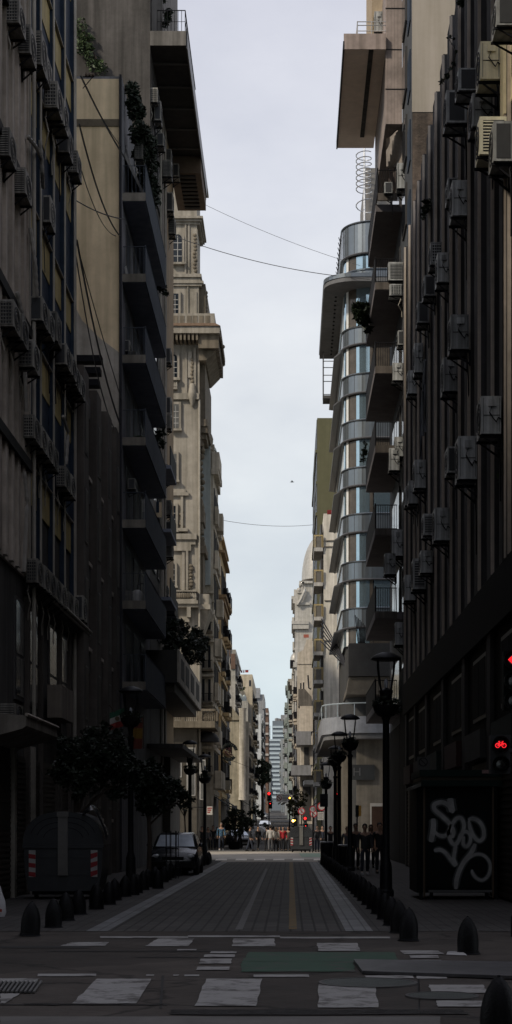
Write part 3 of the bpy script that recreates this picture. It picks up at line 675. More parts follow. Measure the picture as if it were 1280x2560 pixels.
# things kept on the dark balconies
def at3(px, py, Y): return (wx(px,Y), Y, wz(py,Y))
m = MB(); m.hexa([(wx(318,57.8),57.8,wz(704,57.8)),(wx(324,57.8),57.8,wz(704,57.8)),(wx(324,58.0),58.0,wz(704,57.8)),(wx(318,58.0),58.0,wz(704,57.8)),(wx(311,57.8),57.8,wz(668,57.8)),(wx(316,57.8),57.8,wz(664,57.8)),(wx(316,58.0),58.0,wz(664,57.8)),(wx(311,58.0),58.0,wz(668,57.8))])
solo(m, 'leaning_board', frame_w, at3(318,704,57.8), 'pale board leaning at the near end of the second dark balcony', 'board')
m = MB(); m.box(wx(339,58),wx(357,58),58,58.4,wz(703,58),wz(690,58)); solo(m, 'storage_box', concrete, at3(348,703,58), 'pale box on the floor of the second dark balcony', 'box')
ivy('balcony_plant', [(345,1098,7,58.5),(350,1092,6,58.5),(340,1094,5,58.5)], leaf_m, 'potted plant at the near end of the fifth dark balcony', 'plant', n=420, size=.06)
ivy('balcony_plant', [(386,1300,9,64),(392,1285,8,64.5),(380,1310,7,63.5)], leaf_d, 'plant trailing over the rail of the sixth dark balcony', 'plant', n=300, size=.08)
t = thing('clothes_airer', 'clothes hanging to dry above the rail of the sixth dark balcony', 'laundry', at3(378,1255,62))
m = MB(); m.tube([at3(366,1246,61), at3(398,1258,65)], .012, 4); m.build('line', wire0 if 'wire0' in globals() else black_metal, t)
for k, (u, h_, mm) in enumerate(((.1,.5,frame_w),(.35,.65,grey_render),(.6,.45,navy),(.82,.6,cream_wall))):
    a = at3(366+32*u,1246+12*u,61+4*u); m = MB(); m.box(a[0]-.2,a[0]+.2,a[1],a[1]+.02,a[2]-h_,a[2]); m.build('garment', mm, t)
t = thing('water_heater', 'pale domed water tank beside the louvred air conditioner on the lowest dark balcony', 'tank', at3(343,1520,58.6))
m = MB(); Y=58.6; m.lathe([(.2,0),(.22,.06),(.22,.5),(.18,.6),(.08,.66),(0,.67)], wx(343,Y), Y, wz(1520,Y), 14); m.build('tank', frame_w, t, smooth=True)
m = MB(); m.tube([(wx(343,Y),Y,wz(1476,Y)),(wx(345,Y),Y,wz(1462,Y)),(wx(360,Y),Y,wz(1458,Y))], .02, 5); m.build('pipe', dark_metal, t)
# ================================================================ right side, near
XR = 5.0
brown = mat('brown_fin', (.085,.082,.085), streak=.4, dirt=.25, spec=.1)
beige = mat('beige_fin_face', (.52,.445,.38), streak=.3, dirt=.15)
soot = mat('black_cladding', (.006,.006,.0065), rough=.8, spec=.05)
t = thing('fin_office_building', 'brown office block at right with tall beige edged vertical fins', 'building', (XR+4, 50, 0))
m = MB(); m.box(XR, XR+12, 25.4, 65.5, 0, 24.6); m.build('wall', mat('brown_wall', (.04,.034,.03), dirt=.3), t)
pxs = [1013,1024,1036,1046,1059,1073.5,1090,1108.5,1128,1149,1173,1199,1232,1265]
fy_ = [yon(p, XR-.28) for p in pxs] + [34.4, 32.0, 29.6]
for i, y in enumerate(fy_):
    top = 25.4
    zb_ = 7.5 if y < 60 else 6.6
    m = MB(); m.box(XR-.28, XR-.001, y, y+1.15, zb_, top); f_ = m.build('fin', brown, t)
    m = MB(); m.box(XR-.33, XR-.25, y-.04, y-.001, zb_, top-.05); m.build('fin_edge', beige, f_)
    for k in range(6):
        m = MB(); z = 8.2+k*2.9; m.box(XR-.04, XR-.001, y+1.2, y+2.3, z, z+1.9); f2 = m.build('window', frame_d, t)
        m = MB(); m.box(XR-.05, XR-.041, y+1.27, y+2.22, z+.08, z+1.8); m.build('pane', glass, f2)
m = MB(); m.box(XR-.34, XR-.001, 25.4, 66.0, 6.2, 7.45) ; m.build('ground_floor_band', soot, t)
m = MB(); m.box(XR-.2, XR-.001, 25.4, 66.0, .01, 6.19); m.build('ground_floor', soot, t)
for a in (28, 33, 38.5, 44, 50, 56, 61):
    m = MB(); m.box(XR-.26, XR-.201, a, a+3.2, .05, 3.2)
    for k in range(20): m.box(XR-.28, XR-.261, a, a+3.2, .1+k*.15, .17+k*.15)
    m.build('roller_shutter', shutter_m, t)
m = MB(); m.box(4.66, XR-.001, 34.9, 35.5, 17.2, 26); m.box(4.74, XR-.001, 33.5, 34.899, 17.2, 26); m.build('cream_pier', mat('cream_pier', (.8,.7,.46), streak=.2), t)
for k, a in enumerate((27.1, 32.1, 37.6, 43.1, 49.1, 55.1, 60.1, 64.6)):
    m = MB(); m.box(XR-.30, XR-.201, a, a+.7, .02, 6.19); m.build('pilaster', mat('dark_pilaster', (.03,.027,.026), dirt=.4), t)
for k, a in enumerate((28.2, 33.2, 38.7, 44.2, 50.2, 56.2, 61.2)):
    m = MB(); m.box(XR-.42, XR-.201, a-.1, a+3.3, 3.3, 4.0); m.build('shop_fascia', mat(('fascia_dark_red','fascia_dark_green','fascia_grey')[k % 3], ((.035,.012,.01),(.01,.02,.016),(.035,.034,.033))[k % 3], dirt=.4), t)
    m = MB(); m.box(XR-.24, XR-.201, a+.2, a+2.9, 4.3, 5.9); f_ = m.build('upper_window', frame_d, t)
    m = MB(); m.box(XR-.25, XR-.241, a+.3, a+1.5, 4.4, 5.8); m.box(XR-.25, XR-.241, a+1.6, a+2.8, 4.4, 5.8); m.build('pane', soot, f_)
GR = 'air conditioners on the right facades'
sunny = mat('sunlit_air_conditioner', (.86,.8,.6), rough=.5, streak=.2)  # sunlight put into the casing colour of two units
RAC = [(1201,1254,103,197,'panel'),(1181,1236,232,315,'panel'),(1146,1197,170,225,'open'),(1116,1170,225,306,'open'),(1199,1271,291,385,'louvre'),(1234,1284,302,402,'open'),(1131,1170,450,538,'panel'),(1120,1146,444,495,'open'),(1247,1300,-12,62,'open'),
 (1077,1107,605,660,'grid'),(1094,1125,631,704,'panel'),(1061,1090,688,738,'open'),(1044,1074,754,806,'open'),(1127,1175,786,872,'panel'),(1109,1146,893,977,'panel'),(1037,1059,857,930,'panel'),(1020,1044,926,983,'panel'),
 (1203,1256,990,1084,'panel'),(1146,1195,1090,1197,'panel'),(1119,1144,1116,1181,'open'),(1087,1127,1269,1350,'panel'),(1059,1087,1284,1337,'louvre'),(1022,1046,1201,1258,'panel'),(1037,1066,1149,1219,'panel'),(1052,1083,1376,1431,'panel'),(1033,1066,1396,1472,'louvre'),(1012,1040,1437,1500,'panel'),
 (1014,1036,1215,1262,'panel')]
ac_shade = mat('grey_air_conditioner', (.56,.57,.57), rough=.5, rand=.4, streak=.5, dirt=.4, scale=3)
def rcol(p): return 0 if p > 1180 else 1 if p > 1105 else 2 if p > 1055 else 3
rn = ['at the right picture edge', 'on the nearer brown fins', 'on the middle brown fins', 'on the farthest brown fins']
rc = [0]*4; SUNNY = []
kn = {'panel':'pale air conditioner with cable', 'open':'dark fronted air conditioner', 'louvre':'louvred air conditioner', 'grid':'air conditioner with square grille'}
for a,b,y0,y1,kind in sorted(RAC, key=lambda r: (rcol(r[1]), r[2])):
    Y = yon(b, XR-.30) if b < 1290 else 33
    c = rcol(b); w_ = ORD[rc[c]]+(' from the top' if rc[c] else ''); rc[c] += 1
    RACO = ac('right', kind, XR-.30, Y, wz(y1,Y), (b-a)*Y/F, .85, (y1-y0)*Y/F, f'{kn[kind]}, {w_} {rn[c]}', GR)
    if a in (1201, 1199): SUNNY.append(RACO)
t = thing('floodlight', 'small pale floodlight on the black street wall below the brown fins', 'floodlight', (XR-.34,48.5,wz(1625,48.5)))
Y = 48.5; m = MB(); m.box(wx(1127,Y), wx(1137,Y), Y, Y+.12, wz(1634,Y), wz(1606,Y)); m.build('lamp_head', frame_w, t)
m = MB(); m.box(wx(1131,Y), XR-.35, Y+.04, Y+.08, wz(1636,Y), wz(1633,Y)); m.build('arm', dark_metal, t)
# cables hanging between the fins
for k, (pts) in enumerate(([(1075,1160),(1073,1060),(1082,1010),(1098,925)], [(1068,1180),(1066,1050),(1090,975)], [(1085,1090),(1084,1000),(1100,900)], [(1105,1080),(1100,960),(1108,900)])):
    m = MB(); q = []
    for px, py in pts:
        X = XR-.45; Y = yon(px, X); q.append((X, 57+(Y-57)*.35, wz(py, 57+(Y-57)*.35)))
    m.tube(q, .045, 6); solo(m, 'cable_bundle', mat('cable_grey', (.1,.105,.115), rough=.5), q[0], ['grey cable loop hanging left of the bundles on the brown fins','outermost grey cable bundle looping down beside the fins','thick grey cable bundle hanging between two brown fins','rightmost grey cable hanging below the stacked air conditioners'][k], 'cable', smooth=True)
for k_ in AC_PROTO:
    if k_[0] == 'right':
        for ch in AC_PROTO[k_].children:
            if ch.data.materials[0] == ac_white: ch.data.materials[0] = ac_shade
# R2a: cream party wall tower behind the fins
t = thing('tower_block', 'tall block with smooth cream side wall rising behind the brown fins at right', 'building', (XR+4, 68, 0))
m = MB(); m.box(XR, XR+14, 65.6, 71.2, 0, 46); m.build('wall', mat('blue_grey_facade', (.07,.075,.085), dirt=.3), t)
m = MB(); m.box(XR+.0, XR+13.9, 65.56, 65.599, wz(281,65.6), 45.9); m.build('party_wall', mat('pinkish_cream_render', (.36,.315,.265), var=.07, streak=.15, dirt=.1, scale=.5), t)
m = MB(); m.box(XR+.02, XR+13.9, 65.54, 65.599, 18.0, wz(284,65.6)); m.build('rough_party_wall', mat('rough_stained_brickwork', (.14,.105,.082), var=.55, streak=.5, dirt=.5, scale=1.6, bump=.9), t)
for k in range(13):
    z = 6+k*2.9
    m = MB(); m.box(XR-.05, XR-.001, 66.2, 67.6, z, z+1.7); m.build('window', navy, t)
for k in range(12):
    z = 7+k*2.9
    m = MB(); m.box(XR-.08, XR-.001, 68.2, 70.2, z, z+1.8); f_ = m.build('window', frame_d, t)
    m = MB(); m.box(XR-.095, XR-.081, 68.35, 70.05, z+.1, z+1.7); m.build('pane', glass, f_)
m = MB(); m.box(XR-.12, XR-.001, 66.01, 71.2, .01, 8.5); m.build('ground_floor', soot, t)
for k, a in enumerate((26.5, 31.4, 36.9, 42.6, 48.4, 54.2, 60.0)):
    pass
# R2b: corner block with stacked balconies and overhanging roof slab
t = thing('balcony_building', 'corner apartment block at right with dark stacked balconies and a thick overhanging roof slab', 'building', (XR+4, 75, 0))
m = MB(); m.box(XR, XR+12, 71.3, 80, 0, 33); m.build('wall', mat('blue_grey_facade_two', (.055,.058,.066), dirt=.3), t)
m = MB(); m.box(XR-.12, XR-.001, 71.31, 79.9, .01, 6.2); m.build('ground_floor', soot, t)
Y1 = 71.2; xw = wx(964, Y1)
m = MB(); m.box(xw, XR-.01, Y1, 80, wz(310,Y1), 39.5); m.build('tiled_bay', brick('pink_tile_bay', (.33,.27,.24), (.30,.245,.22), .2, .15, .15, .01, rough=.6, bump=.2, offset=0), t)
m = MB()
for py in (20,123,222): m.box(xw-.01, XR-.012, Y1-.02, Y1-.001, wz(py+2,Y1), wz(py,Y1))
m.build('tile_joint', black_metal, t)
x0 = wx(861,71); 
m = MB(); m.box(x0, xw-.001, 71.0, 81.4, wz(122,71), wz(86,71)+.0); sl = m.build('roof_slab', mat('roof_slab_soffit', (.8,.68,.58), dirt=.1, var=.1), t)
m = MB(); m.box(x0-.03, xw-.001, 70.96, 70.999, wz(124,71), wz(85,71)); m.build('slab_edge', mat('slab_edge_pink', (.36,.29,.26), streak=.4), sl)
m = MB(); m.box(x0-.06, x0-.001, 70.95, 81.4, wz(122,71)-.06, wz(104,71)); m.build('gutter', dark_metal, sl)
m = MB(); m.box(xw-.75, xw-.55, 71.1, 80, wz(122,71)-.06, wz(122,71)-.001); m.build('soffit_strip', dark_concrete, sl)
zt = wz(86,71)
m = MB()
xa = wx(894,71)
for z in (zt+.25, zt+.5, zt+.66): m.tube([(xa,71.2,z),(xw,71.2,z)], .022, 5); m.tube([(xa,71.2,z),(xa,79,z)], .022, 5)
for x in (xa, wx(930,71)): m.tube([(x,71.2,zt),(x,71.2,zt+.68)], .025, 5)
m.build('terrace_railing', mat('galvanised_rail', (.4,.4,.4), rough=.4), sl)
m = MB(); m.box(wx(930,74), xw+.3, 74, 79.5, zt+.001, 43); m.build('penthouse', mat('penthouse_cream', (.42,.33,.23), streak=.2), t)
m = MB()
fzs = [wz(p,70) for p in (480,703,913,1112,1320,1528,1760)]
shop = mat('balcony_dark_front', (.013,.013,.015), rough=.7, spec=.08)
for k, z in enumerate(fzs):
    xo = wx(938,70)+(.0 if k else .1); y0, y1 = 70.2, 78.5
    m = MB(); m.box(xo, XR-.001, y0 if k > 0 else 71.4, y1, z-.32, z); b_ = m.build('balcony', mat('balcony_soffit_right', (.15,.135,.14), dirt=.3), t)
    m = MB(); m.box(xo+.02, XR-.3, y0-.035, y0-.001, z-.3, z+.02); m.build('slab_edge', mat('slab_edge_right', (.13,.11,.095), streak=.5, dirt=.4), b_)
    m = MB(); m.box(xo, xo+.04, y0, y1, z+.001, z+1.05); m.tube([(xo+.02,y0,z+1.1),(xo+.02,y1,z+1.1)], .03, 5); m.tube([(xo,y0+.03,z+1.05),(XR-.3,y0+.03,z+1.05)], .02, 5)
    for q in range(12): m.tube([(xo+.05+q*.1,y0+.03,z),(xo+.05+q*.1,y0+.03,z+1.05)], .01, 4)
    m.build('railing', shop, b_)
    m = MB(); m.box(XR-.06, XR-.001, 72.2, 77.6, z+.02, z+2.3); f_ = m.build('balcony_door', frame_d, t)
    m = MB(); m.box(XR-.075, XR-.061, 72.35, 77.45, z+.1, z+2.2); m.build('pane', glass, f_)
# cloth screen on the top balcony
Y = 70.6
cl = MB(); NU, NV = 10, 8; vs = []
for j in range(NV+1):
    for i in range(NU+1):
        u, v = i/NU, j/NV
        px = 966+u*46; py = 345+v*70-22*math.sin(u*3.0)*(1-v)+8*math.sin(v*9+u*4)
        vs.append((wx(px,Y), Y+.18*math.sin(u*7+v*5)+.3*v, wz(py,Y)))
cl.add(vs, [(j*(NU+1)+i, j*(NU+1)+i+1, (j+1)*(NU+1)+i+1, (j+1)*(NU+1)+i) for j in range(NV) for i in range(NU)])
solo(cl, 'hanging_tarpaulin', mat('tarpaulin', (.22,.19,.165), var=.35, scale=3), (wx(990,Y),Y,wz(415,Y)), 'crumpled beige tarpaulin hanging over the top right balcony', 'tarpaulin', smooth=True)
tarp = MB(); vs = []
for j in range(7):
    for i in range(7):
        u, v = i/6, j/6
        vs.append((wx(972+u*34,Y), Y+.15+.15*math.sin(u*6-v*4), wz(415+v*60+10*math.sin(u*4),Y)))
tarp.add(vs, [(j*7+i, j*7+i+1, (j+1)*7+i+1, (j+1)*7+i) for j in range(6) for i in range(6)])
solo(tarp, 'hanging_tarpaulin', mat('dark_tarpaulin', (.07,.055,.05), var=.35, scale=3), (wx(990,Y),Y,wz(475,Y)), 'dark brown cloth bunched below the beige tarpaulin at the top right balcony', 'tarpaulin', smooth=True)
BAC = [(993,1018,407,470,'panel','pale air conditioner hung right of the dark bunched cloth'),(961,982,455,482,'open','small window air conditioner under the bunched cloth'),(971,1010,655,700,'louvre','dark air conditioner behind the second balcony rail'),(974,1006,710,738,'grid','air conditioner hung just under the second balcony slab'),(995,1012,826,861,'open','pale window air conditioner between the second and third balconies'),(982,1009,907,950,'panel','air conditioner with cable behind the third balcony'),(987,1011,1092,1140,'panel','upper air conditioner beside the fourth balcony'),(973,1000,1120,1175,'panel','lower air conditioner beside the fourth balcony'),(980,1009,1324,1389,'panel','tall air conditioner beside the fifth balcony'),(962,991,1383,1435,'panel','pale air conditioner below the fifth balcony'),(988,1011,1555,1611,'panel','pale air conditioner below the sixth balcony at the dark street wall'),(936,958,28,78,'panel','white air conditioner on the roof terrace behind the pale railing')]
for a,b,y0,y1,kind,lab in BAC:
    Y = 69.9 if y0 > 100 else 73.5
    ac('right', kind, wx(b,Y), Y, wz(y1,Y), (b-a)*Y/F, .8, (y1-y0)*Y/F, lab, GR)
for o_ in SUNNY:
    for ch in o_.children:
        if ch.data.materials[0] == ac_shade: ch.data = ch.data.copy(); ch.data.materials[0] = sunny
ivy('balcony_palm', [(905,775,16,74),(900,790,16,74),(912,800,15,74.5),(895,768,12,74),(918,825,10,75),(920,770,14,75),(890,772,9,74)], leaf_d, 'dark spiky plant leaning out from the third right balcony before the glass tower', 'plant', n=200, size=.2)
ivy('balcony_plant', [(912,1130,9,77),(908,1150,8,77),(914,1110,7,77)], leaf_d, 'small plant hanging at the rail of the fourth right balcony', 'plant', n=200)
ivy('roof_weed', [(1118,190,10,46),(1104,205,8,47),(1135,160,8,45.5),(1140,130,5,45),(1122,92,6,46),(1135,95,4,46)], leaf_d, 'straggly weed growing on top of the brown fins before the cream wall', 'plant', n=130, size=.06)
ivy('roof_weed', [(1065,520,12,54),(1072,505,10,54),(1058,540,9,55)], leaf_d, 'spiky weed tuft at the foot of the stained wall above the fins', 'plant', n=150, size=.1)
ivy('roof_weed', [(1160,2,9,44),(1150,8,6,44),(1168,-4,7,44)], leaf_d, 'tuft of palm leaves at the top edge above the fins', 'plant', n=180, size=.12)
ivy('hanging_weed', [(1258,1200,12,37),(1270,1215,12,37),(1250,1190,8,37),(1275,1188,9,37)], leaf_m, 'small green plant at the right picture edge among the fins', 'plant', n=140, size=.06)
# ================================================================ kiosk
KY = 35.7
def kx(px): return wx(px, KY)
def kz(py): return max(.02, wz(py, KY))
kg = mat('kiosk_green', (.008,.018,.015), rough=.6, var=.3, spec=.12)
kbl = mat('kiosk_black', (.005,.0065,.0065), rough=.6, var=.4, spec=.1)
t = thing('newsstand_kiosk', 'closed dark green pavement kiosk with white graffiti across its doors', 'kiosk', (kx(1140), KY, .006))
m = MB(); m.box(kx(1042), kx(1244), KY+.06, KY+2.2, .16, kz(1962)); m.build('body', kbl, t)
m = MB(); m.box(kx(1066), kx(1142.5), KY+.03, KY+.059, .28, kz(1985)); d1 = m.build('door', kbl, t)
m = MB(); m.box(kx(1143.5), kx(1232), KY+.03, KY+.059, .28, kz(1985)); m.build('door', kbl, t)
bf = mat('kiosk_brass_edge', (.06,.04,.022), rough=.5)
for a in (1058, 1230):
    m = MB(); m.box(kx(a), kx(a+5), KY-.01, KY+.0295, .05, kz(1962)); m.build('edge_post', bf, t)
m = MB(); m.box(kx(1072), kx(1232), KY+.0, KY+.058, .17, .22); m.build('threshold', mat('kiosk_threshold', (.1,.1,.1)), t)
for a in (1050,1076,1215,1238):
    m = MB(); m.box(kx(a), kx(a+8), KY+.1, KY+.25, .006, .158); m.build('foot', black_metal, t)
m = MB(); m.box(kx(1052), 5.55, KY-.12, KY+2.4, kz(1966), kz(1951)); r_ = m.build('roof', kg, t)
m = MB(); m.box(kx(1052), 5.55, KY-.06, KY+2.2, kz(1950.5), kz(1942)); m.build('fascia_strip', mat('kiosk_ochre', (.05,.035,.016), rough=.5), r_)
m = MB(); m.box(kx(1048), 5.55, KY-.14, KY+2.4, kz(1941.5), kz(1925)); m.build('top_fascia', kg, r_)
m = MB(); m.hexa([(kx(1027),KY-.1,kz(1975)),(kx(1051.5),KY-.1,kz(1966)),(kx(1051.5),KY+1.5,kz(1966)),(kx(1027),KY+1.5,kz(1975)),(kx(1027),KY-.1,kz(1968)),(kx(1051.5),KY-.1,kz(1958)),(kx(1051.5),KY+1.5,kz(1958)),(kx(1027),KY+1.5,kz(1968))]); m.build('side_eave', mat('kiosk_pale_eave', (.12,.115,.10)), r_)
m = MB(); m.box(kx(1203), kx(1223), KY-.16, KY-.141, kz(1934), kz(1925)); m.build('sticker', mat('red_white_sticker', (.25,.16,.15)), r_)
# graffiti strokes traced on the doors (crop pixel / 4.923 + origin)
def kp(x, y): return (kx(1020+x/4.923), wz(1900+y/4.923, KY))
def smooth_pts(P, n=8):
    out = []
    for i in range(len(P)-1):
        p0 = P[max(i-1,0)]; p1 = P[i]; p2 = P[i+1]; p3 = P[min(i+2,len(P)-1)]
        for k in range(n):
            u = k/n
            out.append(tuple(.5*((2*p1[j])+(-p0[j]+p2[j])*u+(2*p0[j]-5*p1[j]+4*p2[j]-p3[j])*u*u+(-p0[j]+3*p1[j]-3*p2[j]+p3[j])*u**3) for j in range(2)))
    out.append(tuple(P[-1][:2])); return out
strokes = [([(520,470),(530,560),(548,640)],95),([(560,650),(500,560),(420,520),(330,545),(330,610),(420,690),(510,780),(560,880),(545,960)],66),
 ([(310,720),(315,810),(300,920),(282,1010)],80),([(320,860),(370,920),(450,935),(510,880),(545,790),(600,720),(660,720),(690,800),(670,900),(620,1000),(570,1040),(520,980),(500,880),(530,790)],58),
 ([(610,1040),(650,920),(710,880),(765,920),(765,1010),(720,1065),(680,1030),(690,940)],52),([(740,740),(800,720),(880,760),(930,850),(930,950),(880,995),(820,950),(770,850),(750,750)],58),
 ([(320,1115),(400,1105),(470,1150),(530,1230),(590,1310)],58),([(590,1040),(575,1130),(565,1220),(600,1300)],55),([(830,1030),(780,1140),(700,1240),(640,1350),(600,1470),(590,1590)],68),
 ([(680,1290),(760,1200),(850,1160),(940,1180),(1005,1260),(1010,1360),(975,1440),(910,1480),(840,1450),(795,1390),(790,1350)],44)]
gm = mat('spray_paint', (.30,.30,.29), rough=.8, var=.35, scale=4)
halo = mat('spray_overspray', (.06,.063,.062), rough=.8, var=.4, scale=5)
for nm, mm, wf, yy in (('graffiti_overspray', halo, 1.45, .026), ('graffiti', gm, .82, .022)):
    m = MB()
    for j, (P, w_) in enumerate(strokes):
        q = [kp(*p) for p in smooth_pts(P)]
        k = len(q); q = [(x, z, min(1, .55+4*min(i, k-1-i)/k)) for i, (x, z) in enumerate(q)]
        m.ribbon(q, w_/4.923*KY/F*wf, KY+yy-j*.0003)
    m.build(nm, mm, d1)
# ================================================================ no parking plate by the kiosk
t = thing('wall_sign', 'small square no entry style plate on the dark wall above the kiosk', 'sign', (wx(1058,39),39,wz(1916,39)))
Y = 39.0
m = MB(); m.box(wx(1043,Y), wx(1075,Y), Y, Y+.02, wz(1925,Y), wz(1892,Y)); m.build('plate', mat('sign_grey', (.075,.072,.07)), t)
m = MB(); c = (wx(1058,Y), wz(1905,Y))
ring = [(c[0]+.1*math.cos(a*math.pi/12), c[1]+.1*math.sin(a*math.pi/12)) for a in range(25)]
m.ribbon(ring, .025, Y-.004); m.ribbon([(c[0]-.07,c[1]+.07),(c[0]+.07,c[1]-.07)], .022, Y-.006); m.build('symbol', mat('sign_dark', (.02,.02,.02)), t)
# ================================================================ street lamps
lamp_m = mat('lamp_iron', (.0085,.009,.010), rough=.5, var=.3, spec=.2)
def make_lamp(label):
    t = thing('street_lamp', label, 'street lamp', (0,0,0), 'black urn shaped street lamps')
    m = MB(); m.lathe([(.19,0),(.19,.12),(.15,.16),(.14,.7),(.11,.8),(.085,.9),(.078,4.1),(.1,4.14),(.1,4.2),(.06,4.24)], n=14); m.build('pole', lamp_m, t, smooth=True)
    m = MB(); m.lathe([(.06,4.241),(.07,4.4),(.16,4.75),(.17,4.8),(.1,4.82),(.05,4.86)], n=14); m.build('cup', lamp_m, t, smooth=True)
    for k in range(4):
        a = math.pi/4+k*math.pi/2; c, s = math.cos(a), math.sin(a)
        m = MB(); m.tube([(c*r, s*r, z) for r, z in ((.15,4.78),(.2,4.95),(.24,5.15),(.27,5.38),(.275,5.52))], .018, 5); m.build('arm', lamp_m, t)
    m = MB(); m.lathe([(.35,5.52),(.36,5.54),(.33,5.58),(.24,5.64),(.1,5.69),(0,5.7)], n=20); m.lathe([(0,5.5),(.3,5.5),(.35,5.519)], n=20); m.build('cap', lamp_m, t, smooth=True)
    m = MB(); m.lathe([(.028,4.861),(.045,4.92),(.05,5.0),(.02,5.07),(0,5.08)], n=10); m.build('bulb', mat('lamp_bulb', (.4,.42,.45), rough=.25), t, smooth=True)
    return t
def make_basket(label):
    t = thing('flower_basket', label, 'flower basket', (0,0,0), 'planted bowls on the lamp posts')
    m = MB(); m.lathe([(.10,-.22),(.2,-.18),(.29,-.05),(.31,.06),(.28,.06),(.26,-.02),(.10,-.12)], n=16); m.build('bowl', lamp_m, t, smooth=True)
    m = MB(); m.leaves((0,0,.12), (.34,.34,.16), 260, .055, rg); m.leaves((.22,0,.02), (.18,.2,.2), 90, .05, rg); m.build('foliage', leaf_d, t)
    return t
LAMPS = [(965,1630,37.7,'large street lamp on the right pavement, closest to the kiosk',1770),(875,1785,58.6,'second street lamp on the right, carrying a leafy flower bowl',1862),(848,1828,66,'third street lamp on the right, half hidden behind the second',1893),(838,1864,71.5,'fourth street lamp on the right, shorter one left of the third',1905),(815,1905,77.5,'farthest street lamp on the right, seen whole against the pale wall',1962),
 (327,1715,47,'street lamp on the left above the two trees beside the flags',1800),(475,1850,75.5,'street lamp on the left, left one of the pair at the corner',1926),(512,1885,76.8,'street lamp on the left, right one of the pair at the corner',1948)]
lp = None
for k, (px, py, Y, lab, bpy_) in enumerate(LAMPS):
    x = wx(px,Y); s = (wz(py,Y)-.006)/5.7
    if lp is None: lp = make_lamp(lab); lp.location = (x,Y,.006); lp.scale = (1,1,s)
    else: dup(lp, (x,Y,.006), lab, scale=(min(1,s+.05),min(1,s+.05),s))
    blab = 'planted bowl on the ' + lab.split(',')[0].replace('a ','') + ('' if ',' not in lab else ','+lab.split(',',1)[1])
    blab = ' '.join(blab.split()[:15])
    z = wz(bpy_, Y)
    if k == 0: bk = make_basket(blab); bk.location = (x,Y,z)
    else: dup(bk, (x,Y,z), blab, rz=k*1.1)
# ================================================================ traffic lights at the right edge
def emit(name, c, s): return mat(name, (c[0]*.3,c[1]*.3,c[2]*.3), emis=c, es=s, rough=.4)
red_e = emit('red_signal', (1,.02,.03), 1.1); amber_e = emit('amber_signal', (1,.45,.05), 6); red_far = emit('far_red_signal', (1,.02,.02), 2.2)
off_lens = mat('unlit_lens', (.012,.014,.014), rough=.2, spec=.5)
Y = 23.7; xp = wx(1296, Y)
t = thing('traffic_light', 'black traffic light post at the right edge with red arrow above a red bicycle signal', 'traffic light', (xp, Y, 0))
m = MB(); m.lathe([(.09,0),(.09,.3),(.06,.34),(.06,4.6)], xp, Y+.16, 0, 12); m.build('pole', lamp_m, t, smooth=True)
x0, x1 = wx(1259,Y), wx(1312,Y)
m = MB(); m.box(x0, x1, Y, Y+.2, wz(1775,Y), wz(1628,Y)); hd = m.build('vehicle_signal_head', kbl, t)
for k, py in enumerate((1650,1703,1752)):
    c = (wx(1283,Y), wz(py,Y)); r = 24*Y/F
    m = MB(); m.lathe([(r,0),(r*1.05,.12),(r*.98,.12),(r*.93,0)], 0,0,0, 18); m.v = [(c[0]+v[0], Y-v[2], c[1]+v[1]) for v in m.v]; m.build('hood', kbl, hd)
    m = MB(); m.lathe([(r*.92,.0),(r*.5,.02),(0,.025)], 0,0,0, 18); m.v = [(c[0]+v[0], Y-v[2]-.002, c[1]+v[1]) for v in m.v]; m.build('lens', off_lens, hd)
    if k == 0:
        m = MB(); yy = Y-.045
        m.add([(wx(1269,Y),yy,wz(1650,Y)),(wx(1284,Y),yy,wz(1665,Y)),(wx(1284,Y),yy,wz(1657,Y)),(wx(1298,Y),yy,wz(1657,Y)),(wx(1298,Y),yy,wz(1643,Y)),(wx(1284,Y),yy,wz(1643,Y)),(wx(1284,Y),yy,wz(1635,Y))], [(0,1,2,5,6),(2,3,4,5)]); m.build('arrow', red_e, hd)
Y2 = Y
x0, x1 = wx(1226,Y), wx(1276,Y)
m = MB(); m.box(x0, x1, Y, Y+.2, wz(1934,Y), wz(1838,Y)); m.box(x1, xp-.05, Y+.08, Y+.14, wz(1880,Y), wz(1870,Y)); hd = m.build('bicycle_signal_head', mat('signal_grey', (.022,.022,.024), rough=.5), t)
for k, py in enumerate((1862,1911)):
    c = (wx(1251,Y), wz(py,Y)); r = 21*Y/F
    m = MB(); m.lathe([(r,0),(r*1.05,.1),(r*.98,.1),(r*.93,0)], 0,0,0, 18); m.v = [(c[0]+v[0], Y-v[2], c[1]+v[1]) for v in m.v]; m.build('hood', kbl, hd)
    m = MB(); m.lathe([(r*.92,.0),(r*.5,.02),(0,.025)], 0,0,0, 18); m.v = [(c[0]+v[0], Y-v[2]-.002, c[1]+v[1]) for v in m.v]; m.build('lens', off_lens, hd)
m = MB(); cx_, cz_ = wx(1251,Y), wz(1862,Y); u = Y/F; yy = Y-.045
for ox in (-8.0, 8.0):
    m.ribbon([(cx_+(ox+5.2*math.cos(a*math.pi/8))*u, cz_+(-2+5.2*math.sin(a*math.pi/8))*u) for a in range(17)], 2.3*u, yy)
for P in ([(-8,-2),(-4,5),(4,5),(0,-2),(-4,5)], [(0,-2),(-8,-2)], [(8,-2),(4,5),(3,8),(7,8)], [(-6,8),(-2,8)], [(-4,5),(-4.5,8)], [(4,5),(0,-2)]):
    m.ribbon([(cx_+a*u, cz_+b*u) for a, b in P], 2.0*u, yy-.002)
m.build('bicycle_symbol', red_e, hd)
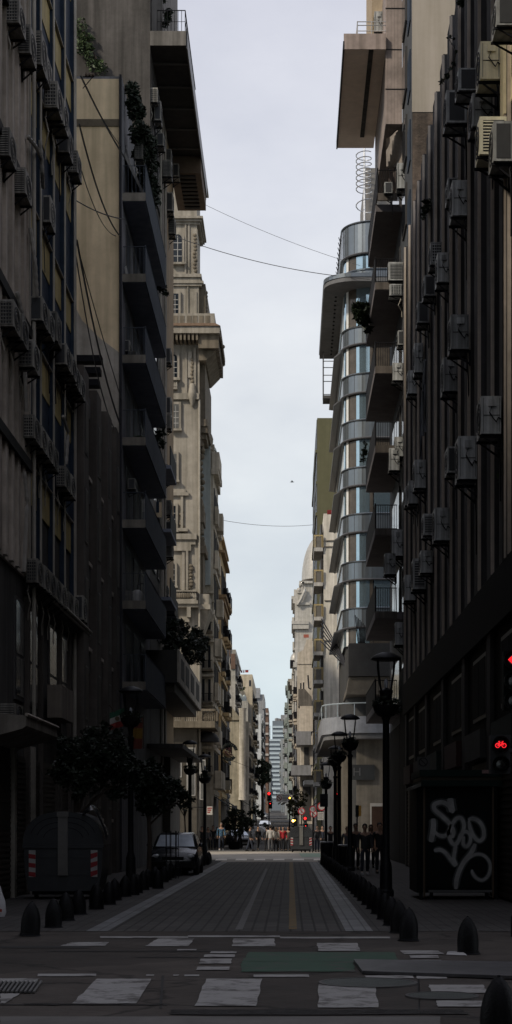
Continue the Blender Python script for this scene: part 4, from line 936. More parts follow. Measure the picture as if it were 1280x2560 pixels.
# ================================================================ L5: ornate corner tower across the avenue
TY = 108.0
def tx(px, Y=TY): return wx(px, Y)
def tz(py, Y=TY): return wz(py, Y)
t = thing('ornate_tower', 'pale stone corner tower with arched windows, carved bays and wide bracketed eaves at left', 'building', (-10, TY+5, 0))
X5 = tx(497)
m = MB(); m.box(-20, X5, TY, TY+3.6, 0, 29.2); m.box(-20, X5, TY+.0, TY+9, 29.2, tz(700)); m.box(-20, tx(492), TY+.0, TY+4, tz(700), tz(395)); m.build('wall', stone, t)
def band(y0, y1, px, proud, name='cornice', mm=stone, depth=9.6, steps=2):
    m = MB(); xr = tx(px)
    for k in range(steps):
        a = y0+(y1-y0)*k/steps; b = y0+(y1-y0)*(k+1)/steps; f = 1-k*.38
        m.box(-20, X5+(xr-X5)*f, TY-proud*f, TY+depth-.2*(1-f), tz(b)+.0, tz(a))
    return m.build(name, mm, t)
band(428, 440, 514, .5, depth=4.2); band(545, 562, 508, .4, depth=4.2, steps=3); band(688, 704, 504, .3, depth=4.3); band(704, 716, 509, .2, depth=9.3)
band(794, 826, 538, .9, 'parapet', steps=1, depth=8.5)
m = MB()
for a in (436, 452, 470, 484, 500, 515): m.box(tx(a), tx(a+11), TY-.93, TY-.901, tz(822), tz(800))
m.build('parapet_panel', stone_dark, t)
# roof tiles and eaves
m = MB(); m.hexa([(-20,TY-1.3,tz(829)),(tx(553),TY-1.3,tz(829)),(tx(553),TY+7,tz(829)),(-20,TY+7,tz(829)),(-20,TY-.9,tz(818)),(tx(540),TY-.9,tz(818)),(tx(540),TY+7,tz(818)),(-20,TY+7,tz(818))]); m.build('tiled_eave_top', mat('clay_tiles', (.13,.085,.055), var=.5, scale=9), t)
m = MB(); m.box(-20, tx(551), TY-1.2, TY+6.6, tz(846), tz(829)-.001); ev = m.build('eave', stone, t)
m = MB()
for k in range(13): m.box(X5+.02, tx(548), TY-.9+k*.58, TY-.6+k*.58, tz(880), tz(846)-.001)
for k in range(7): m.box(tx(432+k*10), tx(437+k*10), TY-1.1, TY-.001, tz(862), tz(846)-.001)
m.build('bracket', stone_dark, ev)
m = MB(); m.hexa([(X5+.021,TY-.4,tz(905)),(X5+.5,TY-.4,tz(905)),(X5+.5,TY+6.5,tz(905)),(X5+.021,TY+6.5,tz(905)),(X5+.021,TY-.4,tz(880)-.001),(tx(540),TY-.4,tz(880)-.001),(tx(540),TY+6.5,tz(880)-.001),(X5+.021,TY+6.5,tz(880)-.001)]); m.build('eave_cove', stone_dark, ev)
m = MB(); m.ball((tx(556),TY+1,tz(856)), .14); m.box(tx(550),tx(554),TY-.6,TY+6,tz(850),tz(833)); m.build('gutter_finial', stone_dark, ev)
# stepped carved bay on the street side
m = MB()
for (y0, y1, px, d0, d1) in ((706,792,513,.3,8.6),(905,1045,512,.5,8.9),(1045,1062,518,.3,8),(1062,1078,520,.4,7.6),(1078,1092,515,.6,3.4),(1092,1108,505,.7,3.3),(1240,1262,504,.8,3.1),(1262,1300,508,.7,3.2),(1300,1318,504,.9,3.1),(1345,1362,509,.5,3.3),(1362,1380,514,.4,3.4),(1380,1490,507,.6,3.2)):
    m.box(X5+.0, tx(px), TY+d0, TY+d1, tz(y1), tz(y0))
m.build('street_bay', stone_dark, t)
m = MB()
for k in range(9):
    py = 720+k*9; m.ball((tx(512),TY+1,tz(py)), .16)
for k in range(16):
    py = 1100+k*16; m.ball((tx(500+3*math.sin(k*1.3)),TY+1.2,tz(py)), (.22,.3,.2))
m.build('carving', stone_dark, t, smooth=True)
bb = MB(); bb.box(X5+.0, tx(523), TY-.0, TY+3.4, tz(1512), tz(1485)); bb.box(X5+.0, tx(526), TY-.2, TY+3.5, tz(1524), tz(1512)-.001)
bb.hexa([(X5,TY+.5,tz(1586)),(tx(503),TY+.5,tz(1586)),(tx(503),TY+3,tz(1586)),(X5,TY+3,tz(1586)),(X5,TY,tz(1524)),(tx(525),TY,tz(1524)),(tx(525),TY+3.4,tz(1524)),(X5,TY+3.4,tz(1524))])
bb.build('corner_balcony', stone, t)
# plane facing the camera
def nbox(m, a, b, y0, y1, p0, p1): m.box(tx(a), tx(b), TY-p1, TY-p0, tz(y1), tz(y0))
def arch(m, a, b, y0, y1, p0, p1, n=10):
    xa, xb = tx(a), tx(b); r = (xb-xa)/2; zc = tz(y0)-r; c = (xa+xb)/2
    P = [(xa,tz(y1)),(xb,tz(y1))]+[(c+r*math.cos(math.pi*i/n), zc+r*math.sin(math.pi*i/n)) for i in range(n+1)]
    m.prism_y(P, TY-p1, TY-p0)
def win(a, b, y0, y1, arched, mm=glass, label=None):
    m = MB()
    (arch if arched else nbox)(m, a-4, b+6, y0-6, y1+2, .001, .16); f_ = m.build('window', stone, t)
    m = MB(); (arch if arched else nbox)(m, a, b, y0, y1, .161, .18); m.build('pane', mm, f_)
    m = MB(); w_ = b-a
    nbox(m, a+w_*.46, a+w_*.54, y0+4, y1, .181, .2)
    for k in (.3,.55,.78): nbox(m, a, b, y0+(y1-y0)*k, y0+(y1-y0)*k+1.6, .181, .195)
    m.build('glazing_bars', frame_w, f_)
    m = MB(); nbox(m, a-6, b+8, y1+2.2, y1+7, .001, .34); m.build('sill', stone, f_)
win(434,455,588,657,True); win(430,446,736,785,False); win(428,443,888,946,True); win(432,447,1012,1072,False,glass_curtain); win(426,441,1136,1200,False,glass_curtain); win(426,439,1266,1325,False); win(420,437,1406,1464,True); win(424,436,1535,1590,False,glass_curtain)
for (a,b,y0,y1,p) in ((462,466,560,700,.1),(470,474,560,700,.08),(482,494,575,690,.16),(476,492,730,790,.06),(468,471,710,792,.08),(470,480,880,945,.12),(462,468,880,985,.1),(484,490,870,985,.1),(495,499,880,1000,.06)): 
    m = MB(); nbox(m, a, b, y0, y1, .001, p); m.build('pilaster', stone, t)
rr2 = random.Random(3)
for n_, x_, y_, st_, pr_, jit, r_ in ((11,488,590,9,.17,.05,(.13,.06,.12)),(9,480,900,9,.1,.05,(.12,.06,.13)),(10,455,1280,6,.05,.1,(.12,.06,.1)),(8,474,1415,8,.1,.1,(.2,.08,.13))):
    m = MB()
    for k in range(n_): m.ball((tx(x_)+rr2.uniform(-jit,jit),TY-pr_,tz(y_+k*st_)), r_)
    m.build('carving', stone_dark, t, smooth=True)
m = MB()
for k in range(9): m.ball((tx(438+k*4.6),TY-.6,tz(1492)), (.09,.04,.18))
m.build('carving', stone_dark, t, smooth=True)
def rail(a, b, y0, y1, p, nm='balustrade', mm=stone):
    m = MB(); nbox(m, a, b, y0, y0+3.5, .001, p); nbox(m, a, b, y1-4, y1, .001, p+.06)
    n_ = max(3, int((b-a)/4))
    for k in range(n_):
        x = tx(a+(b-a)*(k+.5)/n_); m.lathe([(.04,0),(.075,.15),(.03,.45),(.055,.6)], x, TY-p+.1, tz(y1-4), 6)
    return m.build(nm, mm, t)
rail(424, 444, 946, 976, .3); rail(420, 492, 1478, 1504, .5)
for (y0, y1, b_, p) in ((985,1000,498,.22),(1232,1240,472,.2),(1225,1232,465,.1),(1322,1330,470,.3),(1336,1350,492,.3),(1350,1362,489,.16),(1362,1378,478,.2),(1504,1512,496,.6),(1512,1520,497,.45)):
    m = MB(); nbox(m, 415, b_, y0, y1, .001, p); m.build('string_course', stone, t)
for (a,b,y0,y1,p) in ((452,458,1240,1325,.14),(465,471,1378,1476,.2),(455,462,1378,1476,.12),(468,478,1520,1545,.5),(464,474,1545,1556,.3)):
    m = MB(); nbox(m, a, b, y0, y1, .001, p); m.build('column', stone, t)
m = MB(); m.lathe([(0,0),(.12,.2),(.25,.6),(.32,.8),(.28,1.0),(.2,1.5),(.15,1.6)], tx(481), TY-.1, tz(1020), 10); m.build('turret_corbel', stone, t, smooth=True)
m = MB(); m.tube([(X5+.05,TY-.1,4),(X5+.05,TY-.1,tz(1000))], .07, 6); m.build('drainpipe', pale_metal, t)
# first-floor balcony with stone balusters and the dark shop front below
m = MB(); zf = tz(1806)
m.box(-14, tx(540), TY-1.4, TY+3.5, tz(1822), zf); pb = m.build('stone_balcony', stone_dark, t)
m = MB(); m.box(-14, tx(541), TY-1.42, TY-1.2, tz(1781), tz(1776)); m.box(tx(540)-.22, tx(541), TY-1.2, TY+3.5, tz(1781), tz(1776))
for k in range(26):
    x = tx(424)+k*.13
    if k % 9 in (7, 8): m.box(x-.065, x+.065, TY-1.4, TY-1.24, zf+.001, tz(1781)-.001)
    else: m.lathe([(.03,.001),(.055,.2),(.025,.5),(.04,.66)], x, TY-1.3, zf, 6)
m.build('balustrade', stone_dark, pb)
m = MB(); m.box(-14, X5-.1, TY-.6, TY-.001, .02, tz(1823)); m.build('shop_wall', mat('shop_wall_stone', (.10,.088,.072), streak=.3, dirt=.3), t)
for a, b, y0, y1 in ((432,456,1868,1944),(468,490,1870,1990),(500,515,1900,2000)):
    m = MB(); m.box(tx(a), tx(b), TY-.64, TY-.601, tz(y1), tz(y0)); f_ = m.build('shop_window', frame_w, t)
    m = MB(); m.box(tx(a+3), tx(b-3), TY-.66, TY-.641, tz(y1-3), tz(y0+34)); m.box(tx(a+3), tx(b-3), TY-.66, TY-.641, tz(y0+31), tz(y0+3)); m.build('pane', glass_curtain, f_)
m = MB(); m.lathe([(.95,0),(.92,.25),(.75,.5),(.42,.68),(0,.75)], tx(512), TY+1.0, tz(1853), 14); m.build('domed_awning', mat('black_awning', (.02,.02,.022), rough=.6), t, smooth=True)
# ================================================================ R4: curved glass tower across the avenue
GY = 101.0
t = thing('glass_tower', 'curved glass office tower with silver bands and a broad cantilevered eave at right', 'building', (8, GY+5, 0))
silver = mat('silver_cladding', (.20,.225,.25), rough=.28, metal=.75, var=.08, streak=.1)
mirror = mat('blue_mirror_glass', (.42,.56,.64), rough=.07, metal=.85, var=.08)
brown_glass = mat('brown_glass', (.10,.085,.07), rough=.12, metal=.3, var=.3)
white_alu = mat('white_aluminium', (.7,.7,.68), rough=.35, var=.06)
dark_soff = mat('tower_soffit', (.15,.15,.155), dirt=.2)
cxg, cyg, rg4 = 5.25, GY+1.9, 1.9
def outline(off, yend=117.5, n=12, xe=15, corner=True):
    P = [(cxg-rg4-off, yend)]
    for i in range(n+1):
        a = math.pi+math.pi/2*i/n; P.append((cxg+(rg4+off)*math.cos(a), cyg+(rg4+off)*math.sin(a)))
    P.append((xe, GY-off)); return P
def slab(off, z0, z1, name, mm, par=t, yend=117.5):
    P = outline(off, yend); m = MB(); m.prism_z(P+[(15, yend)], z0, z1); return m.build(name, mm, par)
gtop = wz(556, GY)
slab(-.25, .01, gtop-.1, 'core', mat('tower_core', (.05,.05,.05)))
bands_ = [(575-22,632),(672,702),(814,858),(932,980),(1048,1094),(1166,1212),(1283,1329),(1402,1448),(1519,1567)]
for k, (a, b) in enumerate(bands_):
    z1, z0 = wz(a,GY), wz(b,GY)
    bd = slab(0, z0, z1, 'spandrel_band', silver)
    for a_ in (196, 214, 232, 250, 268):
        q_ = math.radians(a_); m = MB(); xx, yy = cxg+(rg4+.004)*math.cos(q_), cyg+(rg4+.004)*math.sin(q_)
        m.tube([(xx,yy,z0+.05),(xx,yy,z1-.05)], .012, 4); m.build('panel_joint', frame_d, bd)
    m = MB(); P = outline(.05); m.tube([(x,y,z1) for x,y in P], .05, 5); m.build('rim', silver, bd)
    m = MB(); m.tube([(x,y,z0) for x,y in outline(.06)], .07, 5)
    if k > 1: m.add([(cxg-rg4-.05,cyg,z0-.02),(cxg-rg4-.5,cyg+1.2,z0-.06),(cxg-rg4-.5,117,z0-.06),(cxg-rg4-.05,117.4,z0-.02),(cxg-rg4-.05,cyg,z0+.1),(cxg-rg4-.5,cyg+1.2,z0+.02),(cxg-rg4-.5,117,z0+.02),(cxg-rg4-.05,117.4,z0+.1)], [(3,2,1,0),(4,5,6,7),(0,1,5,4),(1,2,6,5),(2,3,7,6)])
    m.build('sun_shelf', mat('shelf_metal', (.08,.08,.085), rough=.4), bd)
zs = [wz(b,GY) for a, b in bands_]; tops = [wz(a,GY) for a, b in bands_][1:]+[wz(1612,GY)]
for k in range(len(zs)):
    zt_, zb_ = zs[k]-.02, tops[k]+.02
    if zt_-zb_ < .3: continue
    def arcp(a0, a1, n=4, off=-.1):
        P = [(cxg+(rg4+off)*math.cos(a0+(a1-a0)*i/n), cyg+(rg4+off)*math.sin(a0+(a1-a0)*i/n)) for i in range(n+1)]
        m = MB()
        for i in range(n): m.add([(*P[i],zb_),(*P[i+1],zb_),(*P[i+1],zt_),(*P[i],zt_)], [(0,1,2,3)])
        return m
    d2 = math.radians
    arcp(d2(180), d2(203)).build('window', mirror, t)
    arcp(d2(203.3), d2(212)).build('window', white_alu, t)
    arcp(d2(212.3), d2(234)).build('window', brown_glass, t)
    arcp(d2(234.4), d2(263)).build('window', mirror, t)
    arcp(d2(263.4), d2(270), 2).build('window', brown_glass, t)
    m = MB()
    for i in range(6): m.box(5.3+i*1.5, 6.72+i*1.5, GY+.08, GY+.1, zb_, zt_)
    m.build('window', mirror if k % 2 else brown_glass, t)
    m = MB()
    for i in range(9): m.box(3.44, 3.46, cyg+.1+i*1.55, cyg+1.55+i*1.55, zb_, zt_)
    m.build('window', mat('pale_street_glass', (.62,.64,.62), rough=.3, metal=.2), t)
# cantilevered eave
ze = wz(716, GY)
P = [(2.15,116.6),(2.15,103.3)]+[(4.2+2.05*math.cos(math.pi+math.pi/2*i/8), 101.6+1.7*math.sin(math.pi+math.pi/2*i/8)) for i in range(9)]+[(15,99.9),(15,GY-.001),(5.25,GY-.001)]+[(cxg+(rg4+.01)*math.cos(math.pi*1.5-math.pi/2*i/8), cyg+(rg4+.01)*math.sin(math.pi*1.5-math.pi/2*i/8)) for i in range(9)]+[(cxg-rg4-.01,116.6)]
P = P[:10]+[(15,99.9),(15,104),(6,104),(6,116.6)]
m = MB(); m.prism_z(P, ze-.02, ze+.25); el = m.build('cantilevered_eave', dark_soff, t)
m = MB(); m.prism_z([(x-(.04 if x < 3 else 0), y-(.04 if y < 102 else 0)) for x, y in P[:12]]+[(5.9,104),(5.9,116.5)], ze+.251, ze+.5); m.build('eave_fascia', silver, el)
m = MB()
for k in range(16): m.lathe([(.07,0),(.07,.06)], 2.95+.02*k/16, 102.9+k*.83, ze-.09, 8)
m.build('downlight', black_metal, el)
m = MB()
for z in (wz(905,115), wz(940,115), wz(988,115)): m.tube([(2.4,114.8,z),(3.3,114.8,z),(3.3,116.4,z),(2.4,116.4,z),(2.4,114.8,z)], .03, 4)
for x, y in ((2.4,114.8),(3.3,114.8),(2.4,116.4)): m.tube([(x,y,wz(988,115)),(x,y,ze)], .03, 4)
m.box(2.38, 3.34, 114.8, 116.4, wz(994,115)-.1, wz(990,115)); m.build('service_cage', mat('cage_steel', (.1,.1,.1)), t)
# roof edge ladder and coil mast
m = MB()
P_ = [(3.30,102.5+k*.9) for k in range(15)]
m.tube([(x-.05,y,gtop-.3) for x,y in P_], .03, 4)
for x, y in P_: m.tube([(x-.05,y,gtop-.8),(x-.18,y,gtop-.4)], .025, 4)
m.build('roof_rail', dark_metal, t)
sp_ = thing('coil_mast', 'shiny metal coil sculpture winding up a mast on the glass tower roof', 'mast', (wx(911,103),103,gtop-.1))
cxm = wx(911,103); m = MB(); m.tube([(cxm,103,gtop-.1),(cxm,103,wz(370,103))], .07, 8); m.build('pole', mat('mast_steel', (.6,.6,.6), rough=.25, metal=.9), sp_)
m = MB(); q = []
for k in range(13*7):
    a = 2*math.pi*k/13; q.append((cxm-.04+.5*math.cos(a), 103+.5*math.sin(a), wz(480,103)+k/13*.36+(.0)))
m.tube(q, .035, 5)
q = []
for k in range(14):
    a = 2*math.pi*k/13; q.append((cxm-.04+.5*math.cos(a), 103+.5*math.sin(a), wz(530,103)+k/13*.8))
m.tube(q, .035, 5); m.build('coil', mat('mast_steel', (.6,.6,.6), rough=.25, metal=.9), sp_)
m = MB(); m.box(wx(914,104), 12, 104, 112, gtop-.1, wz(420,104)); m.build('roof_plant_room', mat('plant_room', (.2,.19,.18), dirt=.2), t)
# first-floor band, planter box and ground floor
slab(1.35, wz(1832,GY-1.3), wz(1790,GY-1.3), 'street_balcony', mat('grey_band', (.27,.28,.31), rough=.45, streak=.15), yend=128)
m = MB(); m.tube([(x,y,wz(1757,GY-1.3)) for x,y in outline(1.3,128)], .045, 5)
for x, y in outline(1.3, 128, 4): m.tube([(x,y,wz(1790,GY-1.3)),(x,y,wz(1757,GY-1.3))], .03, 4)
m.build('street_balcony_rail', mat('rail_steel', (.35,.4,.43), rough=.35), t)
m = MB(); m.prism_z(outline(1.2,127)+[(15,127)], wz(1846,GY-1.2), wz(1832,GY-1.2)-.001); m.build('balcony_soffit', dark_soff, t)
m = MB(); m.box(wx(872,99.4), 9, 99.4, GY-.1, wz(1690,99.4), wz(1608,99.4)); m.build('terrace_box', mat('terrace_box_grey', (.045,.044,.043), dirt=.3), t)
m = MB(); m.hexa([(wx(866,99.6),99.6,wz(1736,99.6)),(9,99.6,wz(1736,99.6)),(9,106,wz(1736,99.6)),(wx(866,99.6),106,wz(1736,99.6)),(wx(873,99.6),99.6,wz(1692,99.6)),(9,99.6,wz(1692,99.6)),(9,106,wz(1692,99.6)),(wx(873,99.6),106,wz(1692,99.6))]); m.build('terrace_soffit', mat('terrace_soffit', (.12,.105,.085), dirt=.3), t)
m = MB()
for k in range(6):
    zz = wz(1545+k*10, 118); m.tube([(wx(804-k*.5,121),121,wz(1548+k*11,121)),(wx(862+k*1.5,104.6),104.6,wz(1648+k*5,104.6))], .05, 5)
m.build('slanted_rods', dark_metal, t)
m = MB()
for k in range(8): m.tube([(wx(895+k*2.4,100.3),100.3,wz(1608,100.3)),(wx(888+k*4,99.6),99.6,wz(1538+4*k,99.6))], .03, 4)
m.build('terrace_spikes', dark_metal, t)
m = MB(); m.box(4.2, 15, GY+.001, GY+.3, 0.02, wz(1846,GY)-.01); m.box(3.4, 4.19, GY+1, GY+16, .02, wz(1846,GY)-.01); m.build('ground_floor', mat('ground_floor_beige', (.17,.15,.125), streak=.3, dirt=.3), t)
m = MB(); m.box(wx(872,GY), wx(936,GY), GY-.25, GY-.001, wz(1950,GY), wz(1912,GY)); sg = m.build('shop_sign', mat('hotel_sign_dark', (.03,.032,.034)), t)
text_mb('H', .75, wx(892,GY), GY-.27, wz(1931,GY)).build('lettering', mat('sign_letter_grey', (.1,.1,.105)), sg)
m = MB(); m.box(wx(925,GY), wx(962,GY), GY-.06, GY-.001, .05, wz(2008,GY)); dr = m.build('doorway', mat('door_frame_pale', (.34,.32,.29)), t)
m = MB(); m.box(wx(929,GY), wx(958,GY), GY-.08, GY-.061, .06, wz(2016,GY)); m.build('pane', mat('warm_shop_glass', (.05,.03,.022), rough=.2), dr)
# ================================================================ other buildings beyond the avenue, farthest walls coloured paler and bluer as haze
grey_blue = mat('pale_blue_render', (.45,.5,.51), var=.08, streak=.25, dirt=.15)
ochre_w = mat('ochre_wall', (.58,.44,.26), streak=.3, dirt=.2)
cream2 = mat('pale_stone_wall', (.62,.56,.47), streak=.4, dirt=.3)
white_w = mat('stained_white_wall', (.8,.75,.67), streak=.35, dirt=.2, var=.1)
olive = mat('olive_wall', (.105,.1,.055), var=.08, streak=.1)
grey_w = mat('grey_block', (.25,.25,.26), streak=.3, dirt=.2)
brick_b = mat('brown_brick', (.16,.10,.075), streak=.2, dirt=.2)
concrete2 = mat('far_concrete', (.42,.4,.36), streak=.35, dirt=.3)
hazy = mat('hazy_blue_block', (.34,.39,.42), var=.08)
def far(name, label, s, px, py, Y, Lg, mm, pitch=3.1, proud=.5, bal='iron', cornice=.5, bays=3, lit=(), zlow=4.2, wdt=14, seed=0, awn=True, cm=None):
    rr = random.Random(seed+int(px)); X = wx(px, Y); z0 = gz(Y); zt = wz(py, Y)
    o = lambda v: X-s*v
    t = thing(name, label, 'building', (X+s*3, Y+Lg/2, z0))
    m = MB(); m.box(X, X+s*wdt, Y, Y+Lg, z0-.3, zt); m.build('wall', mm, t)
    if cornice:
        m = MB(); m.box(o(cornice), X+s*1, Y+.1, Y+Lg+.1, zt-.9, zt-.45); m.box(o(cornice*.6), X+s*.9, Y+.05, Y+Lg, zt-1.5, zt-.901); m.box(o(cornice*.25), X+s*1, Y+.06, Y+Lg-.06, zt-.45, zt+.5); m.build('cornice', cm or mm, t)
    z = z0+zlow+.4; k = 0
    seg = Lg/bays
    while z < zt-2.6:
        for i in range(bays):
            a = Y+seg*(i+.18); b = Y+seg*(i+.82)
            m = MB(); m.box(o(.001), o(.06), a+.2, b-.2, z+.05, z+2.3); f_ = m.build('window', frame_d, t)
            m = MB(); m.box(o(.061), o(.07), a+.3, b-.3, z+.15, z+2.2); m.build('pane', far_glass, f_)
            if bal and rr.random() < .8:
                m = MB(); pr = proud*rr.choice((.6,.8,1,1)); m.box(o(.071), o(pr), a, b, z-.3, z); b_ = m.build('balcony', mm, t)
                m = MB()
                if bal == 'iron':
                    m.box(o(pr-.04), o(pr), a, b, z+.85, z+.92)
                    for q in range(7): y = a+(b-a)*q/6; m.box(o(pr-.03), o(pr-.005), y-.03, y+.03, z+.001, z+.85)
                    m.box(o(.08), o(pr-.041), a, a+.04, z+.3, z+.9)
                else: m.box(o(pr-.1), o(pr), a, b, z+.001, z+.95); m.box(o(.08), o(pr-.101), a, a+.08, z+.001, z+.95)
                m.build('railing', black_metal if bal == 'iron' else mm, b_)
        m = MB(); m.box(o(.001), o(.1+.08*(k % 2)), Y+.02, Y+Lg-.02, z-.75, z-.45); m.build('string_course', cm or mm, t)
        z += pitch; k += 1
    m = MB(); m.box(o(.001), o(.05), Y+.3, Y+Lg-.3, z0+.1, z0+zlow-.6); m.build('shop_front', frame_d, t)
    if awn:
        m = MB(); zz = z0+zlow-.5; m.add([(o(.051),Y+.5,zz),(o(.051),Y+Lg*.6,zz),(o(1.1),Y+Lg*.6,zz-.7),(o(1.1),Y+.5,zz-.7),(o(.051),Y+.5,zz+.05),(o(.051),Y+Lg*.6,zz+.05),(o(1.1),Y+Lg*.6,zz-.62),(o(1.1),Y+.5,zz-.62)], [(0,1,2,3),(7,6,5,4),(0,3,7,4),(1,5,6,2),(3,2,6,7)])
        m.build('awning', rr.choice((mat('awning_dark', (.04,.045,.05)), mat('awning_grey', (.16,.16,.15)))), t)
    for (a, b, y0, y1) in lit:
        m = MB(); m.box(wx(a,Y), wx(b,Y), Y-.05, Y-.001, wz(y1,Y), wz(y0,Y)); f_ = m.build('window', frame_w, t)
        u = .12*(wx(b,Y)-wx(a,Y)); m = MB(); m.box(wx(a,Y)+u, wx(b,Y)-u, Y-.06, Y-.051, wz(y1,Y)+u, wz(y0,Y)-u); m.build('pane', glass, f_)
    return t
def extra(t, name, mm, boxes):   # boxes in pixels at a depth: a, b, y0, y1, Y0, Y1
    m = MB()
    for a, b, y0, y1, Y0, Y1 in boxes: m.box(wx(a,Y0), wx(b,Y0), Y0, Y1, wz(y1,Y0), wz(y0,Y0))
    return m.build(name, mm, t)
# left
t = far('pale_blue_building', 'narrow building with blank pale blue side wall and stone finial beside the tower', -1, 533, 1128, 112.2, 7.6, cream2, proud=.55, bal='stone', cornice=.3)
extra(t, 'blue_party_wall', grey_blue, [(480,526,1114,1462,111.9,112.19)])
extra(t, 'attic_box', cream2, [(530,548,1130,1172,112.1,116),(528,546,1172,1185,112.05,116)])
m = MB(); m.lathe([(.22,0),(.3,.15),(.2,.35),(.28,.6),(.3,.9),(.2,1.2),(.08,1.35),(0,1.4)], wx(522,112), 112.3, wz(1127,112), 10); m.build('finial', stone, t, smooth=True)
m = MB(); m.lathe([(.9,0),(.8,.25),(.4,.55),(0,.65)], wx(509,112.2), 113, wz(1122,112.2), 12); m.build('small_dome', grey_blue, t, smooth=True)
for k, y in enumerate((1478,1500,1585,1600,1672,1686,1760,1776,1850,1866,1930)):
    m = MB(); m.box(wx(496,112), wx(534+(k % 2),112), 111.75-.1*(k % 2), 112.19, wz(y+6,112), wz(y,112)); m.build('string_course', cream2, t)
for y in (1520,1615,1698,1790,1880):
    for a in (504,519):
        m = MB(); m.box(wx(a,112), wx(a+9,112), 112.02, 112.19, wz(y+56,112), wz(y-2,112)); f_ = m.build('window', cream2, t)
        m = MB(); m.box(wx(a+1.5,112), wx(a+7.5,112), 111.99, 112.019, wz(y+54,112), wz(y,112)); m.build('pane', far_glass, f_)
    m = MB(); m.box(wx(502,111.5), wx(531,111.5), 111.5, 112.18, wz(y+62,111.5), wz(y+57,111.5)); b_ = m.build('balcony', stone_dark, t)
    m = MB()
    for q in range(9): m.box(wx(503+q*3.3,111.5), wx(504+q*3.3,111.5), 111.5, 111.53, wz(y+56.9,111.5), wz(y+36,111.5))
    m.box(wx(502,111.5), wx(531,111.5), 111.49, 111.54, wz(y+36,111.5), wz(y+34.5,111.5)); m.build('railing', black_metal, b_)
t = far('ornate_building', 'ochre belle epoque building with rounded gable, blue awnings and heavy cornice at left', -1, 552, 1318, 128, 10.4, ochre_w, proud=.55, bal='iron', cornice=.0, bays=4, lit=((541,548,1395,1420),(541,548,1440,1475),(541,548,1560,1600),(541,548,1680,1720),(541,548,1770,1800)))
m = MB(); m.prism_y([(wx(a,128),wz(b,128)) for a,b in ((528,1345),(557,1345),(556,1328),(551,1315),(543,1308),(534,1305),(528,1305))], 127.9, 138.4); m.build('rounded_gable', mat('gable_lead', (.26,.2,.13), streak=.4), t)
m = MB(); m.prism_y([(wx(a,128),wz(b,128)) for a,b in ((528,1350),(560,1350),(560,1344),(528,1344))], 127.8, 138.5); m.build('gable_ledge', ochre_w, t)
extra(t, 'cornice', mat('ochre_cornice', (.3,.21,.12), streak=.4), [(530,566,1486,1494,127.6,138.5),(530,562,1494,1506,127.7,138.5),(530,558,1506,1530,127.8,138.5),(536,562,1375,1381,127.8,138.5)])
extra(t, 'corner_pilaster', mat('bright_ochre_pilaster', (.5,.36,.19), streak=.2), [(542,551,1580,2040,127.7,127.99)])
for a,b,y0,Y in ((533,547,1366,127.6),(549,563,1385,132)):
    m = MB(); X0,X1 = wx(a,Y),wx(b,Y); z1 = wz(y0-8,Y); z0_ = wz(y0+10,Y)
    m.add([(X0,Y,z1),(X1-.2,Y,z1),(X1,Y,z0_),(X0,Y,z0_),(X0,Y+2,z1),(X1-.2,Y+2,z1),(X1,Y+2,z0_),(X0,Y+2,z0_)], [(0,1,2,3),(1,5,6,2),(3,2,6,7),(0,4,5,1),(7,6,5,4)])
    m.build('blue_awning', mat('navy_awning', (.05,.065,.1)), t)
t = far('grey_slab_building', 'plain grey slab of a building just past the ochre facade', -1, 568, 1594, 145, 5, grey_w, bal=None, cornice=0, awn=False)
t = far('pediment_building', 'small yellow building with a triangular pediment at left', -1, 601, 1800, 190, 12, mat('pediment_cream', (.38,.335,.25), streak=.35, dirt=.3), proud=.5, cornice=.3)
m = MB(); m.prism_y([(wx(575,190),wz(1800,190)),(wx(604,190),wz(1800,190)),(wx(577,190),wz(1764,190))], 189.8, 192); m.build('pediment', mat('pediment_cream', (.38,.335,.25), streak=.35, dirt=.3), t)
t = far('brick_top_building', 'brownish building with stepped rooftop rooms behind the grey slab', -1, 588, 1633, 215, 16, concrete2, bal='iron', proud=.6, cornice=.3, lit=((574,580,1645,1660),))
extra(t, 'roof_room', brick_b, [(570,575,1612,1640,214.8,220),(577,588,1634,1672,214.8,222)])
extra(t, 'water_tank', grey_w, [(588,594,1658,1690,216,220)])
t = far('terrace_building', 'beige building with roof terrace, washing and round white awnings at left', -1, 631, 1686, 268, 26, mat('beige_block', (.55,.48,.37), streak=.3, dirt=.15), bal='iron', proud=.7, cornice=0, lit=((622,628,1700,1716),))
for a, y0, rx in ((580,1705,7),(600,1742,7),(610,1745,7)):
    m = MB(); Y = 266; m.lathe([(rx*Y/F,0),(rx*Y/F*.95,.3),(rx*Y/F*.7,.8),(0,1.1)], wx(a,Y), Y+.6, wz(y0+7,Y), 10); m.build('round_awning', mat('pale_awning', (.42,.46,.44)), t, smooth=True)
extra(t, 'lower_terrace', concrete2, [(586,620,1752,1950,264,267.9),(600,628,1770,1990,266,267.95)])
t2 = far('concrete_block_building', 'dull grey flat block with rooftop box beyond the beige terrace building', -1, 660, 1736, 380, 20, mat('hazed_grey_brown', (.27,.275,.285), streak=.2), bal=None, cornice=0, awn=False)  # wall colour lightened toward blue, haze painted in
extra(t2, 'roof_room', mat('hazed_grey_brown', (.27,.275,.285)), [(632,650,1720,1745,379.5,386),(655,662,1750,1772,379.6,384)])
t = far('banded_brick_building', 'brown brick block with pale floor bands near the end of the street', -1, 671, 1770, 520, 24, brick_b, bal=None, cornice=0, awn=False)
extra(t, 'floor_band', mat('pale_floor_band', (.4,.37,.34)), [(635,671.5,y,y+5,519.5,519.99) for y in (1782,1806,1832,1858,1884,1910)])
